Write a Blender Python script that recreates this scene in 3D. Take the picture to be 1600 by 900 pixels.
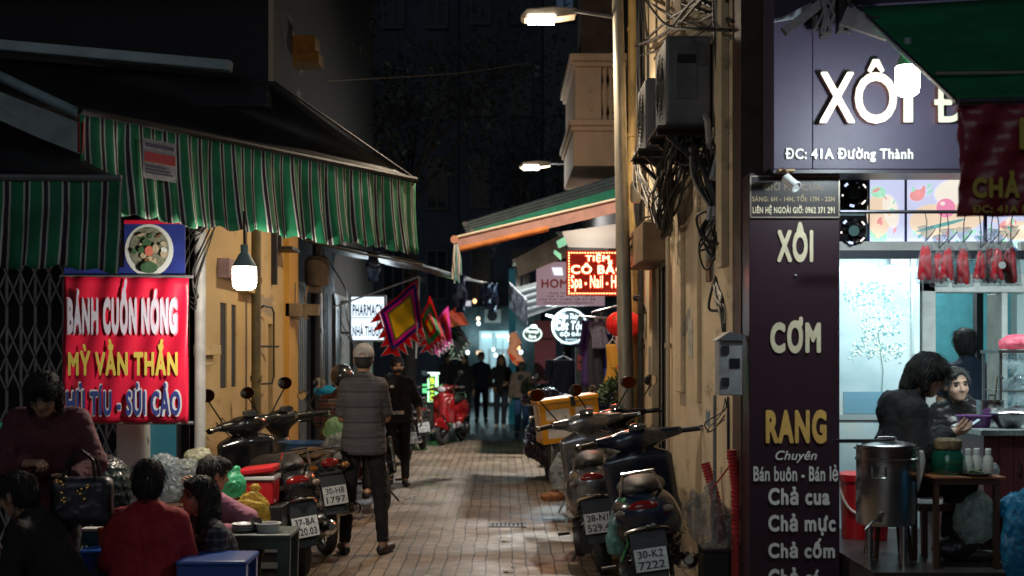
import bpy, math, random
import numpy as np
from mathutils import Vector, Matrix, Euler
random.seed(7); np.random.seed(7)
R = math.radians
SC = bpy.context.scene
COL = SC.collection
for o in list(bpy.data.objects): bpy.data.objects.remove(o)

# ---------------------------------------------------------------- camera, sky, exposure
CH, FPX, VX, HZ = 1.66, 2000.0, 785.0, 551.0
def P(px, py, d):
    """a point seen at that place of the picture when it stands d metres away"""
    return Vector(((px - VX) * d / FPX, d, CH - (py - HZ) * d / FPX))
def X(px, d): return (px - VX) * d / FPX
def Z(py, d): return CH - (py - HZ) * d / FPX

cam_d = bpy.data.cameras.new('camera'); cam = bpy.data.objects.new('camera', cam_d); COL.objects.link(cam)
cam.location = (0, 0, CH); cam.rotation_euler = (R(90), 0, 0)
cam_d.sensor_width = 36; cam_d.lens = FPX * 36 / 1600
cam_d.shift_x = (800 - VX) / 1600; cam_d.shift_y = (HZ - 450) / 1600
cam_d.clip_start = 0.1; cam_d.clip_end = 500
cam_d.dof.use_dof = True; cam_d.dof.focus_distance = 9.3; cam_d.dof.aperture_fstop = 2.0
SC.camera = cam

W = bpy.data.worlds.new('World'); SC.world = W; W.use_nodes = True
wn = W.node_tree.nodes; wl = W.node_tree.links
bg = wn['Background']; sky = wn.new('ShaderNodeTexSky'); sky.sky_type = 'NISHITA'; sky.sun_disc = False
sky.sun_elevation = R(-3); sky.sun_rotation = R(180)
wl.new(sky.outputs['Color'], bg.inputs['Color']); bg.inputs['Strength'].default_value = 0.20
sl = bpy.data.lights.new('sun', 'SUN'); sl.energy = 0.17; sl.angle = R(25); sl.color = (.80, .90, 1)
sun = bpy.data.objects.new('sun', sl); COL.objects.link(sun); sun.rotation_euler = (R(68), 0, R(-24))   # faint city glow from the open street behind

SC.view_settings.view_transform = 'Standard'; SC.view_settings.look = 'None'
SC.view_settings.exposure = 0.0; SC.view_settings.gamma = 1.0; SC.view_settings.use_curve_mapping = False
SC.render.engine = 'CYCLES'
SC.cycles.use_denoising = True
try: SC.cycles.denoiser = 'OPENIMAGEDENOISE'
except Exception: pass
SC.cycles.max_bounces = 6; SC.cycles.transparent_max_bounces = 12
SC.cycles.sample_clamp_indirect = 3.0
SC.cycles.use_light_tree = True

# ---------------------------------------------------------------- materials
MATS = {}
def mat(name, col, rough=0.6, metal=0.0, var=0.0, vscale=6.0, bump=0.0, bscale=40.0, emit=None, estr=0.0, trans=0.0, alpha=1.0, coat=0.0, col2=None, spec=0.5, stretch=None, sheen=0.0):
    if name in MATS: return MATS[name]
    m = bpy.data.materials.new(name); m.use_nodes = True; MATS[name] = m
    nt = m.node_tree; N = nt.nodes; L = nt.links; b = N['Principled BSDF']
    b.inputs['Base Color'].default_value = (*col, 1); b.inputs['Roughness'].default_value = rough
    b.inputs['Metallic'].default_value = metal; b.inputs['Specular IOR Level'].default_value = spec
    if coat: b.inputs['Coat Weight'].default_value = coat; b.inputs['Coat Roughness'].default_value = 0.08
    if trans: b.inputs['Transmission Weight'].default_value = trans
    if alpha < 1: b.inputs['Alpha'].default_value = alpha
    if sheen: b.inputs['Sheen Weight'].default_value = sheen
    if emit: b.inputs['Emission Color'].default_value = (*emit, 1); b.inputs['Emission Strength'].default_value = estr
    if var or bump:
        tc = N.new('ShaderNodeTexCoord'); src = tc.outputs['Object']
        if stretch:
            mp = N.new('ShaderNodeMapping'); mp.inputs['Scale'].default_value = stretch; L.new(src, mp.inputs['Vector']); src = mp.outputs['Vector']
    if var:
        n = N.new('ShaderNodeTexNoise'); n.inputs['Scale'].default_value = vscale; n.inputs['Detail'].default_value = 7; n.inputs['Roughness'].default_value = 0.65
        L.new(src, n.inputs['Vector'])
        r = N.new('ShaderNodeValToRGB'); r.color_ramp.elements[0].position = 0.32; r.color_ramp.elements[1].position = 0.68
        c2 = col2 if col2 else tuple(max(0, c * (1 - var)) for c in col)
        c1 = tuple(min(1, c * (1 + var * 0.35)) for c in col)
        r.color_ramp.elements[0].color = (*c2, 1); r.color_ramp.elements[1].color = (*c1, 1)
        L.new(n.outputs['Fac'], r.inputs['Fac']); L.new(r.outputs['Color'], b.inputs['Base Color'])
        mr = N.new('ShaderNodeMapRange'); mr.inputs['To Min'].default_value = min(1, rough * 1.15 + .03); mr.inputs['To Max'].default_value = max(0.03, rough * 0.85)
        L.new(n.outputs['Fac'], mr.inputs['Value']); L.new(mr.outputs['Result'], b.inputs['Roughness'])
    if bump:
        n2 = N.new('ShaderNodeTexNoise'); n2.inputs['Scale'].default_value = bscale; n2.inputs['Detail'].default_value = 4
        L.new(src, n2.inputs['Vector'])
        bp = N.new('ShaderNodeBump'); bp.inputs['Strength'].default_value = bump; bp.inputs['Distance'].default_value = 0.01
        L.new(n2.outputs['Fac'], bp.inputs['Height']); L.new(bp.outputs['Normal'], b.inputs['Normal'])
    return m

def emis(name, col, s):
    if name in MATS: return MATS[name]
    m = bpy.data.materials.new(name); m.use_nodes = True; MATS[name] = m
    b = m.node_tree.nodes['Principled BSDF']; b.inputs['Base Color'].default_value = (*[c * .5 for c in col], 1)
    b.inputs['Emission Color'].default_value = (*col, 1); b.inputs['Emission Strength'].default_value = s; b.inputs['Roughness'].default_value = .4
    return m

def film(name, col, alpha=0.35, rough=0.25, glow=None):
    """thin crumpled plastic: see-through, glossy, with creases"""
    if name in MATS: return MATS[name]
    m = bpy.data.materials.new(name); m.use_nodes = True; MATS[name] = m
    nt = m.node_tree; N = nt.nodes; L = nt.links; out = N['Material Output']; b = N['Principled BSDF']
    b.inputs['Base Color'].default_value = (*col, 1); b.inputs['Roughness'].default_value = rough
    tl = N.new('ShaderNodeBsdfTranslucent'); tl.inputs['Color'].default_value = (*col, 1)
    mx0 = N.new('ShaderNodeMixShader'); mx0.inputs[0].default_value = .35
    L.new(b.outputs[0], mx0.inputs[1]); L.new(tl.outputs[0], mx0.inputs[2])
    tr = N.new('ShaderNodeBsdfTransparent'); tr.inputs['Color'].default_value = (*[min(1, .6 + c * .4) for c in col], 1)
    tc = N.new('ShaderNodeTexCoord'); n = N.new('ShaderNodeTexNoise'); n.inputs['Scale'].default_value = 16; n.inputs['Detail'].default_value = 4; n.inputs['Distortion'].default_value = 1.0
    L.new(tc.outputs['Object'], n.inputs['Vector'])
    bp = N.new('ShaderNodeBump'); bp.inputs['Strength'].default_value = 1.0; bp.inputs['Distance'].default_value = 0.02
    L.new(n.outputs['Fac'], bp.inputs['Height']); L.new(bp.outputs['Normal'], b.inputs['Normal'])
    mr = N.new('ShaderNodeMapRange'); mr.inputs['From Min'].default_value = .35; mr.inputs['From Max'].default_value = .65
    mr.inputs['To Min'].default_value = max(0, alpha - .25); mr.inputs['To Max'].default_value = min(1, alpha + .25)
    L.new(n.outputs['Fac'], mr.inputs['Value'])
    mx = N.new('ShaderNodeMixShader'); L.new(mr.outputs['Result'], mx.inputs[0]); L.new(tr.outputs[0], mx.inputs[1]); L.new(mx0.outputs[0], mx.inputs[2])
    L.new(mx.outputs[0], out.inputs['Surface'])
    return m

def wall_mat(name, col, stain, dirt=0.5, streak=1.0):
    """weathered plaster: patches, vertical run-off streaks, grime near the ground, fine grain"""
    if name in MATS: return MATS[name]
    m = bpy.data.materials.new(name); m.use_nodes = True; MATS[name] = m
    nt = m.node_tree; N = nt.nodes; L = nt.links; b = N['Principled BSDF']; b.inputs['Roughness'].default_value = .85
    g = N.new('ShaderNodeNewGeometry')
    def noise(scale, sc, det=6):
        mp = N.new('ShaderNodeMapping'); mp.inputs['Scale'].default_value = sc; L.new(g.outputs['Position'], mp.inputs['Vector'])
        n = N.new('ShaderNodeTexNoise'); n.inputs['Scale'].default_value = scale; n.inputs['Detail'].default_value = det; n.inputs['Roughness'].default_value = .65
        L.new(mp.outputs['Vector'], n.inputs['Vector']); return n.outputs['Fac']
    def rng(v, a, c, lo, hi):
        r = N.new('ShaderNodeMapRange'); r.inputs['From Min'].default_value = a; r.inputs['From Max'].default_value = c; r.inputs['To Min'].default_value = lo; r.inputs['To Max'].default_value = hi
        L.new(v, r.inputs['Value']); return r.outputs['Result']
    def mixc(f, c1, c2):
        x = N.new('ShaderNodeMix'); x.data_type = 'RGBA'
        L.new(f, x.inputs[0])
        for i, c in ((6, c1), (7, c2)):
            if isinstance(c, tuple): x.inputs[i].default_value = (*c, 1)
            else: L.new(c, x.inputs[i])
        return x.outputs[2]
    c = mixc(rng(noise(1.3, (1, .35, 1)), .3, .7, 0, 1), tuple(v * .80 for v in col), col)
    c = mixc(rng(noise(1.2, (2.0, .5, .6), 4), .45, .85, 0, dirt * .8 * streak), c, stain)
    c = mixc(rng(noise(4.5, (1, .3, 1), 9), .60, .76, 0, dirt), c, tuple(v * .55 for v in stain))
    c = mixc(rng(noise(.9, (1, .35, 1.2), 10), .63, .645, 0, min(1, dirt * 1.1)), c, (.20, .19, .175))
    c = mixc(rng(noise(26, (1, .3, 1), 3), .64, .74, 0, dirt * .6), c, tuple(v * .8 for v in stain))
    L.new(c, b.inputs['Base Color'])
    bp = N.new('ShaderNodeBump'); bp.inputs['Strength'].default_value = .35; bp.inputs['Distance'].default_value = .01
    L.new(noise(28, (1, 1, 1), 8), bp.inputs['Height']); L.new(bp.outputs['Normal'], b.inputs['Normal'])
    return m

# ---------------------------------------------------------------- object plumbing
def tag(o, label=None, cat=None, group=None, kind=None):
    if label: o['label'] = label
    if cat: o['category'] = cat
    if group: o['group'] = group
    if kind: o['kind'] = kind
    return o
def thing(name, label, cat, loc=(0, 0, 0), rotz=0.0, group=None, rot=None):
    o = bpy.data.objects.new(name, None); COL.objects.link(o)
    o.empty_display_size = .1
    o.location = loc; o.rotation_euler = rot if rot else (0, 0, rotz)
    return tag(o, label, cat, group)
def wmat(o):
    m = Matrix.LocRotScale(o.location, o.rotation_euler, o.scale)
    return wmat(o.parent) @ m if o.parent else m
def copy_tree(o, parent=None):
    c = o.copy(); COL.objects.link(c); c.parent = parent
    for ch in [x for x in bpy.data.objects if x.parent == o]: copy_tree(ch, c)
    return c

class MB:
    def __init__(s): s.v = []; s.f = []; s.m = []; s.s = []
    def add(s, vs, fs, mi=0, smooth=False, M=None):
        n = len(s.v)
        s.v += [tuple(M @ Vector(v)) for v in vs] if M is not None else [tuple(v) for v in vs]
        for f in fs: s.f.append([i + n for i in f]); s.m.append(mi); s.s.append(smooth)
        return s
    def bx(s, x0, x1, y0, y1, z0, z1, mi=0, M=None):
        x0, x1 = min(x0, x1), max(x0, x1); y0, y1 = min(y0, y1), max(y0, y1); z0, z1 = min(z0, z1), max(z0, z1)
        v = [(x0, y0, z0), (x1, y0, z0), (x1, y1, z0), (x0, y1, z0), (x0, y0, z1), (x1, y0, z1), (x1, y1, z1), (x0, y1, z1)]
        return s.add(v, [(0, 3, 2, 1), (4, 5, 6, 7), (0, 1, 5, 4), (1, 2, 6, 5), (2, 3, 7, 6), (3, 0, 4, 7)], mi, False, M)
    def box(s, c, size, rot=(0, 0, 0), mi=0):
        M = Matrix.Translation(c) @ Euler(rot).to_matrix().to_4x4(); a, b, d = [x / 2 for x in size]
        return s.bx(-a, a, -b, b, -d, d, mi, M)
    def bar(s, a, b, w, h=None, mi=0, up=(0, 0, 1)):
        a = Vector(a); b = Vector(b); d = b - a; L = d.length; d.normalize(); u = Vector(up)
        if abs(d.dot(u)) > .98: u = Vector((0, 1, 0))
        r = d.cross(u).normalized(); u = r.cross(d); h = h or w
        M = Matrix((r, d, u)).transposed().to_4x4(); M.translation = a
        return s.bx(-w / 2, w / 2, 0, L, -h / 2, h / 2, mi, M)
    def tube(s, pts, r, seg=8, mi=0, closed=False, caps=True):
        pts = [Vector(p) for p in pts]; n = len(pts); rr = r if isinstance(r, (list, tuple)) else [r] * n
        vs = []; fs = []; prev = None
        for i, p in enumerate(pts):
            t = (pts[(i + 1) % n] - pts[i - 1]) if closed else (pts[min(i + 1, n - 1)] - pts[max(i - 1, 0)])
            if t.length < 1e-9: t = Vector((0, 0, 1))
            t.normalize()
            if prev is None:
                u = Vector((0, 0, 1)) if abs(t.z) < .9 else Vector((1, 0, 0)); u = (u - t * u.dot(t)).normalized()
            else:
                u = prev - t * prev.dot(t)
                u = u.normalized() if u.length > 1e-6 else t.orthogonal().normalized()
            prev = u; w = t.cross(u)
            for k in range(seg):
                a = 2 * math.pi * k / seg; vs.append(p + (u * math.cos(a) + w * math.sin(a)) * rr[i])
        for i in range(n if closed else n - 1):
            j = (i + 1) % n
            for k in range(seg):
                k2 = (k + 1) % seg; fs.append((i * seg + k, i * seg + k2, j * seg + k2, j * seg + k))
        if caps and not closed: fs.append(tuple(range(seg))[::-1]); fs.append(tuple((n - 1) * seg + k for k in range(seg)))
        return s.add(vs, fs, mi, True)
    def lathe(s, prof, c=(0, 0, 0), axis=(0, 0, 1), seg=24, mi=0):
        ax = Vector(axis).normalized(); u = ax.orthogonal().normalized(); w = ax.cross(u); c = Vector(c); vs = []; fs = []
        for r, h in prof:
            for k in range(seg):
                a = 2 * math.pi * k / seg; vs.append(c + ax * h + (u * math.cos(a) + w * math.sin(a)) * max(r, 1e-5))
        for i in range(len(prof) - 1):
            for k in range(seg):
                k2 = (k + 1) % seg; fs.append((i * seg + k, i * seg + k2, (i + 1) * seg + k2, (i + 1) * seg + k))
        if prof[0][0] > 1e-4: fs.append(tuple(range(seg))[::-1])
        if prof[-1][0] > 1e-4: fs.append(tuple((len(prof) - 1) * seg + k for k in range(seg)))
        return s.add(vs, fs, mi, True)
    def torus(s, c, Rr, r, axis=(1, 0, 0), seg=28, sseg=10, mi=0, flat=1.0):
        prof = [(Rr + r * math.cos(2 * math.pi * k / sseg), flat * r * math.sin(2 * math.pi * k / sseg)) for k in range(sseg + 1)]
        return s.lathe_open(prof, c, axis, seg, mi)
    def lathe_open(s, prof, c, axis, seg, mi):
        ax = Vector(axis).normalized(); u = ax.orthogonal().normalized(); w = ax.cross(u); c = Vector(c); vs = []; fs = []
        for r, h in prof:
            for k in range(seg):
                a = 2 * math.pi * k / seg; vs.append(c + ax * h + (u * math.cos(a) + w * math.sin(a)) * r)
        for i in range(len(prof) - 1):
            for k in range(seg):
                k2 = (k + 1) % seg; fs.append((i * seg + k, i * seg + k2, (i + 1) * seg + k2, (i + 1) * seg + k))
        return s.add(vs, fs, mi, True)
    def ell(s, c, r, rot=(0, 0, 0), seg=16, mi=0):
        M = Matrix.Translation(c) @ Euler(rot).to_matrix().to_4x4(); h = seg // 2
        vs = []; fs = []
        for i in range(h + 1):
            t = math.pi * i / h
            for k in range(seg):
                a = 2 * math.pi * k / seg
                vs.append((r[0] * math.sin(t) * math.cos(a), r[1] * math.sin(t) * math.sin(a), r[2] * math.cos(t)))
        for i in range(h):
            for k in range(seg):
                k2 = (k + 1) % seg; fs.append((i * seg + k, (i + 1) * seg + k, (i + 1) * seg + k2, i * seg + k2))
        return s.add(vs, fs, mi, True, M)
    def prism(s, pts, ext, mi=0):
        """flat outline (3-D points) given a thickness vector"""
        pts = [Vector(p) for p in pts]; e = Vector(ext); n = len(pts)
        vs = pts + [p + e for p in pts]
        fs = [tuple(range(n)), tuple(range(2 * n - 1, n - 1, -1))] + [(i, i + n, (i + 1) % n + n, (i + 1) % n) for i in range(n)]
        return s.add(vs, fs, mi)
    def sheet(s, grid, mi=0, smooth=True, thick=0.0):
        """grid: rows of points"""
        h = len(grid); w = len(grid[0]); vs = [p for row in grid for p in row]
        fs = [(i * w + j, i * w + j + 1, (i + 1) * w + j + 1, (i + 1) * w + j) for i in range(h - 1) for j in range(w - 1)]
        return s.add(vs, fs, mi, smooth)
    def build(s, name, mats, parent=None, world=True, bevel=0.0, solid=0.0, sharp=38, subd=0, keep=False):
        if not isinstance(mats, (list, tuple)): mats = [mats]
        me = bpy.data.meshes.new(name)
        vs = [Vector(v) for v in s.v]; loc = Vector((0, 0, 0))
        if parent is not None and world:
            Mi = wmat(parent).inverted(); vs = [Mi @ v for v in vs]
        elif parent is None and not keep and vs:
            xs = [v.x for v in vs]; ys = [v.y for v in vs]; zs = [v.z for v in vs]
            loc = Vector(((min(xs) + max(xs)) / 2, (min(ys) + max(ys)) / 2, min(zs))); vs = [v - loc for v in vs]
        me.from_pydata(vs, [], s.f)
        for m in mats: me.materials.append(m)
        me.polygons.foreach_set('material_index', s.m); me.polygons.foreach_set('use_smooth', s.s)
        me.validate(); me.update()
        if any(s.s): me.set_sharp_from_angle(angle=R(sharp))
        o = bpy.data.objects.new(name, me); COL.objects.link(o); o.location = loc
        if parent is not None: o.parent = parent
        if subd:
            md = o.modifiers.new('subd', 'SUBSURF'); md.levels = md.render_levels = subd
        if solid:
            md = o.modifiers.new('solid', 'SOLIDIFY'); md.thickness = solid; md.offset = 0
        if bevel:
            md = o.modifiers.new('bevel', 'BEVEL'); md.width = bevel; md.segments = 2; md.limit_method = 'ANGLE'; md.angle_limit = R(40); md.harden_normals = False
        return o

def part_mesh(name, V, Fq, mats, parent, mi=None, smooth=True):
    me = bpy.data.meshes.new(name); me.from_pydata([tuple(v) for v in V], [], [tuple(f) for f in Fq])
    for m in (mats if isinstance(mats, (list, tuple)) else [mats]): me.materials.append(m)
    if mi is not None: me.polygons.foreach_set('material_index', mi)
    me.polygons.foreach_set('use_smooth', [smooth] * len(me.polygons)); me.update()
    o = bpy.data.objects.new(name, me); COL.objects.link(o); o.parent = parent
    return o

# ---------------------------------------------------------------- lettering
# each glyph's outline becomes a distance field, so it can be emboldened cleanly and filled without overlaps
_gl = {}
def _curve(body):
    c = bpy.data.curves.new('lettering', 'FONT'); c.body = body; c.resolution_u = 4; c.fill_mode = 'NONE'; c.extrude = .01
    o = bpy.data.objects.new('lettering', c); me = o.to_mesh()
    if me is None: return np.zeros((0, 2)), []
    top = {}; V = []
    for v in me.vertices:
        if v.co.z > 0: top[v.index] = len(V); V.append(v.co[:2])
    E_ = [(top[e.vertices[0]], top[e.vertices[1]]) for e in me.edges if e.vertices[0] in top and e.vertices[1] in top]
    o.to_mesh_clear(); bpy.data.objects.remove(o); bpy.data.curves.remove(c); return np.array(V).reshape(-1, 2), E_
def glyph(ch, cell):
    key = (ch, cell)
    if key in _gl: return _gl[key]
    Vh, _ = _curve('HH'); Vc, _ = _curve('H' + ch + 'H'); adv = np.ptp(Vc[:, 0]) - np.ptp(Vh[:, 0])
    V, E_ = _curve(ch)
    if len(V) < 3: _gl[key] = (adv, None); return _gl[key]
    nxt = {}
    for a, b in E_: nxt.setdefault(a, []).append(b); nxt.setdefault(b, []).append(a)
    seen = set(); loops = []
    for s0 in range(len(V)):
        if s0 in seen or s0 not in nxt: continue
        lp = [s0]; seen.add(s0); cur = s0
        while True:
            n_ = [q for q in nxt[cur] if q not in seen]
            if not n_: break
            n_.sort(key=lambda q: q != cur + 1); cur = n_[0]; seen.add(cur); lp.append(cur)
        loops.append(V[lp])
    pad = .16; lo = V.min(0) - pad; hi = V.max(0) + pad; nx, ny = np.ceil((hi - lo) / cell).astype(int) + 1
    gx, gy = np.meshgrid(lo[0] + cell * np.arange(nx), lo[1] + cell * np.arange(ny), indexing='ij'); Pn = np.stack([gx.ravel(), gy.ravel()], 1)
    wind = np.zeros(len(Pn)); dist = np.full(len(Pn), 9.); areas = []
    for L_ in loops:
        a = L_; b = np.roll(L_, -1, 0); areas.append(.5 * (a[:, 0] * b[:, 1] - b[:, 0] * a[:, 1]).sum())
    big = np.sign(max(areas, key=abs))
    for L_, A_ in zip(loops, areas):
        a = L_; b = np.roll(L_, -1, 0); ins = np.zeros(len(Pn), bool)
        for p, q in zip(a, b):
            c_ = (p[1] > Pn[:, 1]) != (q[1] > Pn[:, 1])
            if q[1] != p[1]: ins ^= c_ & (Pn[:, 0] < (q[0] - p[0]) * (Pn[:, 1] - p[1]) / (q[1] - p[1]) + p[0])
            ab = q - p; t = np.clip(((Pn - p) @ ab) / (ab @ ab + 1e-12), 0, 1); dist = np.minimum(dist, np.sqrt(((Pn - p - t[:, None] * ab) ** 2).sum(1)))
        wind += ins * np.sign(A_) * big
    f = np.where(wind > .5, dist, -dist).reshape(nx, ny)
    _gl[key] = (adv, (lo, f)); return _gl[key]
_tm = {}
def text_mesh(body, bold, cell):
    key = (body, bold, cell)
    if key in _tm: return _tm[key]
    V = []; Fc = []; S = []; x = 0.0; b_ = max(bold, .004)
    for ch in body:
        adv, g = glyph(ch, cell)
        if g is None: x += max(adv, .25) + bold; continue
        lo, f0 = g; f = f0 + b_; nx, ny = f.shape; ox = x + bold; ins = f > 0; k = ins[:-1, :-1].astype(int) + ins[1:, :-1] + ins[1:, 1:] + ins[:-1, 1:]
        for j in range(ny - 1):
            i = 0
            while i < nx - 1:
                if k[i, j] == 4:
                    e = i
                    while e < nx - 1 and k[e, j] == 4: e += 1
                    n = len(V); V += [(ox + lo[0] + cell * a, lo[1] + cell * c) for a, c in ((i, j), (e, j), (e, j + 1), (i, j + 1))]; Fc.append((n, n + 1, n + 2, n + 3)); i = e; continue
                if k[i, j] > 0:
                    cs = [(i, j), (i + 1, j), (i + 1, j + 1), (i, j + 1)]; poly = []; cr = []
                    for q in range(4):
                        a, c = cs[q], cs[(q + 1) % 4]; fa, fc = f[a], f[c]
                        if fa > 0: poly.append(a)
                        if (fa > 0) != (fc > 0):
                            t = fa / (fa - fc); cr.append(len(poly)); poly.append((a[0] + (c[0] - a[0]) * t, a[1] + (c[1] - a[1]) * t))
                    if len(poly) > 2:
                        n = len(V); V += [(ox + lo[0] + cell * p[0], lo[1] + cell * p[1]) for p in poly]; Fc.append(tuple(range(n, n + len(poly))))
                        for q in range(len(poly)):
                            if q in cr and (q + 1) % len(poly) in cr: S.append((n + q, n + (q + 1) % len(poly)))
                i += 1
        x += adv + bold * 1.7
    _tm[key] = (V, Fc, S); return _tm[key]
def put_text(mb, body, x0, x1, z0, z1, y, mi=0, bold=0.0, ext=0.0, shear=0.0, M=None, cell=.036, side_mi=None):
    """lettering facing -Y filling the rectangle x0..x1, z0..z1 at depth y"""
    V, Fc, S = text_mesh(body, bold, cell)
    V = [(v[0] + v[1] * shear, v[1]) for v in V]
    xs = [v[0] for v in V]; ys = [v[1] for v in V]; ax, bx_, ay, by = min(xs), max(xs), min(ys), max(ys)
    sx = (x1 - x0) / (bx_ - ax); sz = (z1 - z0) / (by - ay)
    tr = (lambda p: tuple(M @ Vector(p))) if M is not None else (lambda p: p)
    n = len(mb.v); mb.v += [tr((x0 + (v[0] - ax) * sx, y - ext, z0 + (v[1] - ay) * sz)) for v in V]
    for f in Fc: mb.f.append([i + n for i in f]); mb.m.append(mi); mb.s.append(False)
    if ext:
        n2 = len(mb.v); mb.v += [tr((x0 + (v[0] - ax) * sx, y, z0 + (v[1] - ay) * sz)) for v in V]
        for a, b in S: mb.f.append([b + n, a + n, a + n2, b + n2]); mb.m.append(mi if side_mi is None else side_mi); mb.s.append(False)

# ---------------------------------------------------------------- sculpting: smooth unions of round shapes, meshed with surface nets
def V3(*a): return np.array(a, dtype=np.float32)
def rotm(e): return np.array(Euler(e).to_matrix(), dtype=np.float32)
def cone(a, b, ra, rb, lab=0, cap=False, op='u', k=None, flat=None): return dict(t='c', a=V3(*a), b=V3(*b), ra=ra, rb=rb, lab=lab, cap=cap, op=op, k=k, flat=flat)
def ell(c, r, rot=(0, 0, 0), lab=0, op='u', k=None): return dict(t='e', c=V3(*c), r=V3(*r), rot=rotm(rot), lab=lab, op=op, k=k)
def rbox(c, h, rd=0.02, rot=(0, 0, 0), lab=0, op='u', k=None): return dict(t='b', c=V3(*c), h=V3(*h), rd=rd, rot=rotm(rot), lab=lab, op=op, k=k)
def half(c, n, op='i'): return dict(t='h', c=V3(*c), n=V3(*n) / np.linalg.norm(n), lab=0, op=op, k=None)
def xform(pr, M, t):
    """move a shape by rotation matrix M (3x3) then offset t"""
    p = dict(pr); M = np.array(M, dtype=np.float32); t = np.array(t, dtype=np.float32)
    if p['t'] == 'c': p['a'] = M @ p['a'] + t; p['b'] = M @ p['b'] + t
    elif p['t'] == 'h': p['c'] = M @ p['c'] + t; p['n'] = M @ p['n']
    else: p['c'] = M @ p['c'] + t; p['rot'] = M @ p['rot']
    return p
def pdist(pr, X_):
    if pr['t'] == 'c':
        ab = pr['b'] - pr['a']; q = X_ - pr['a']; L2 = float(ab @ ab) + 1e-12
        tt = (q @ ab) / L2; t = np.clip(tt, 0, 1)
        d = q - t[..., None] * ab
        if pr['flat'] is not None:
            ax, s = pr['flat']; ax = np.array(ax, dtype=np.float32); comp = d @ ax; d = d + (comp * (1 / s - 1))[..., None] * ax
        dd = np.sqrt((d * d).sum(-1)) - (pr['ra'] + (pr['rb'] - pr['ra']) * t)
        if pr['cap']: dd = np.maximum(dd, (tt - 1) * math.sqrt(L2))
        return dd
    if pr['t'] == 'h': return (X_ - pr['c']) @ pr['n']
    q = (X_ - pr['c']) @ pr['rot']
    if pr['t'] == 'e':
        k0 = np.sqrt(((q / pr['r']) ** 2).sum(-1)); k1 = np.sqrt(((q / pr['r'] ** 2) ** 2).sum(-1)) + 1e-9
        return k0 * (k0 - 1) / k1
    q = np.abs(q) - (pr['h'] - pr['rd'])
    return np.sqrt((np.maximum(q, 0) ** 2).sum(-1)) + np.minimum(q.max(-1), 0) - pr['rd']
def field(prims, X_, k):
    d = None
    for p in prims:
        e = pdist(p, X_); kk = p['k'] if p['k'] is not None else k
        if d is None: d = e; continue
        if p['op'] == 'u':
            if kk > 0: h = np.maximum(kk - np.abs(d - e), 0) / kk; d = np.minimum(d, e) - h * h * kk * .25
            else: d = np.minimum(d, e)
        elif p['op'] == 's':
            kk = p['k'] or 0.008; h = np.maximum(kk - np.abs(d + e), 0) / kk; d = np.maximum(d, -e) + h * h * kk * .25
        else: d = np.maximum(d, e)
    return d
def wrinkle(seed, amp, wl, aniso=(1, 1, 1)):
    rs = np.random.RandomState(seed); W_ = []
    for i in range(5):
        v = rs.normal(size=3) * np.array(aniso); v /= np.linalg.norm(v); W_.append((v * 2 * math.pi / (wl * (.6 + .8 * rs.rand())), rs.rand() * 6.28))
    def f(X_):
        o = 0; w = 0
        for v, ph in W_:
            s = np.sin(X_ @ v.astype(np.float32) + ph + 1.5 * w); o = o + (1 - np.abs(s)) ** 2; w = s
        return (o / len(W_) - .35) * amp
    return f
def strands(seed, amp, n=70):
    rs = np.random.RandomState(seed)
    a, b, c = rs.rand(3) * 6
    def f(X_):
        ang = np.arctan2(X_[..., 0], X_[..., 1])
        return amp * (np.sin(ang * n * .55 + a + 4 * X_[..., 2] * 9) + .6 * np.sin(ang * n * .9 + b - X_[..., 2] * 23)) * .5
    return f
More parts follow.
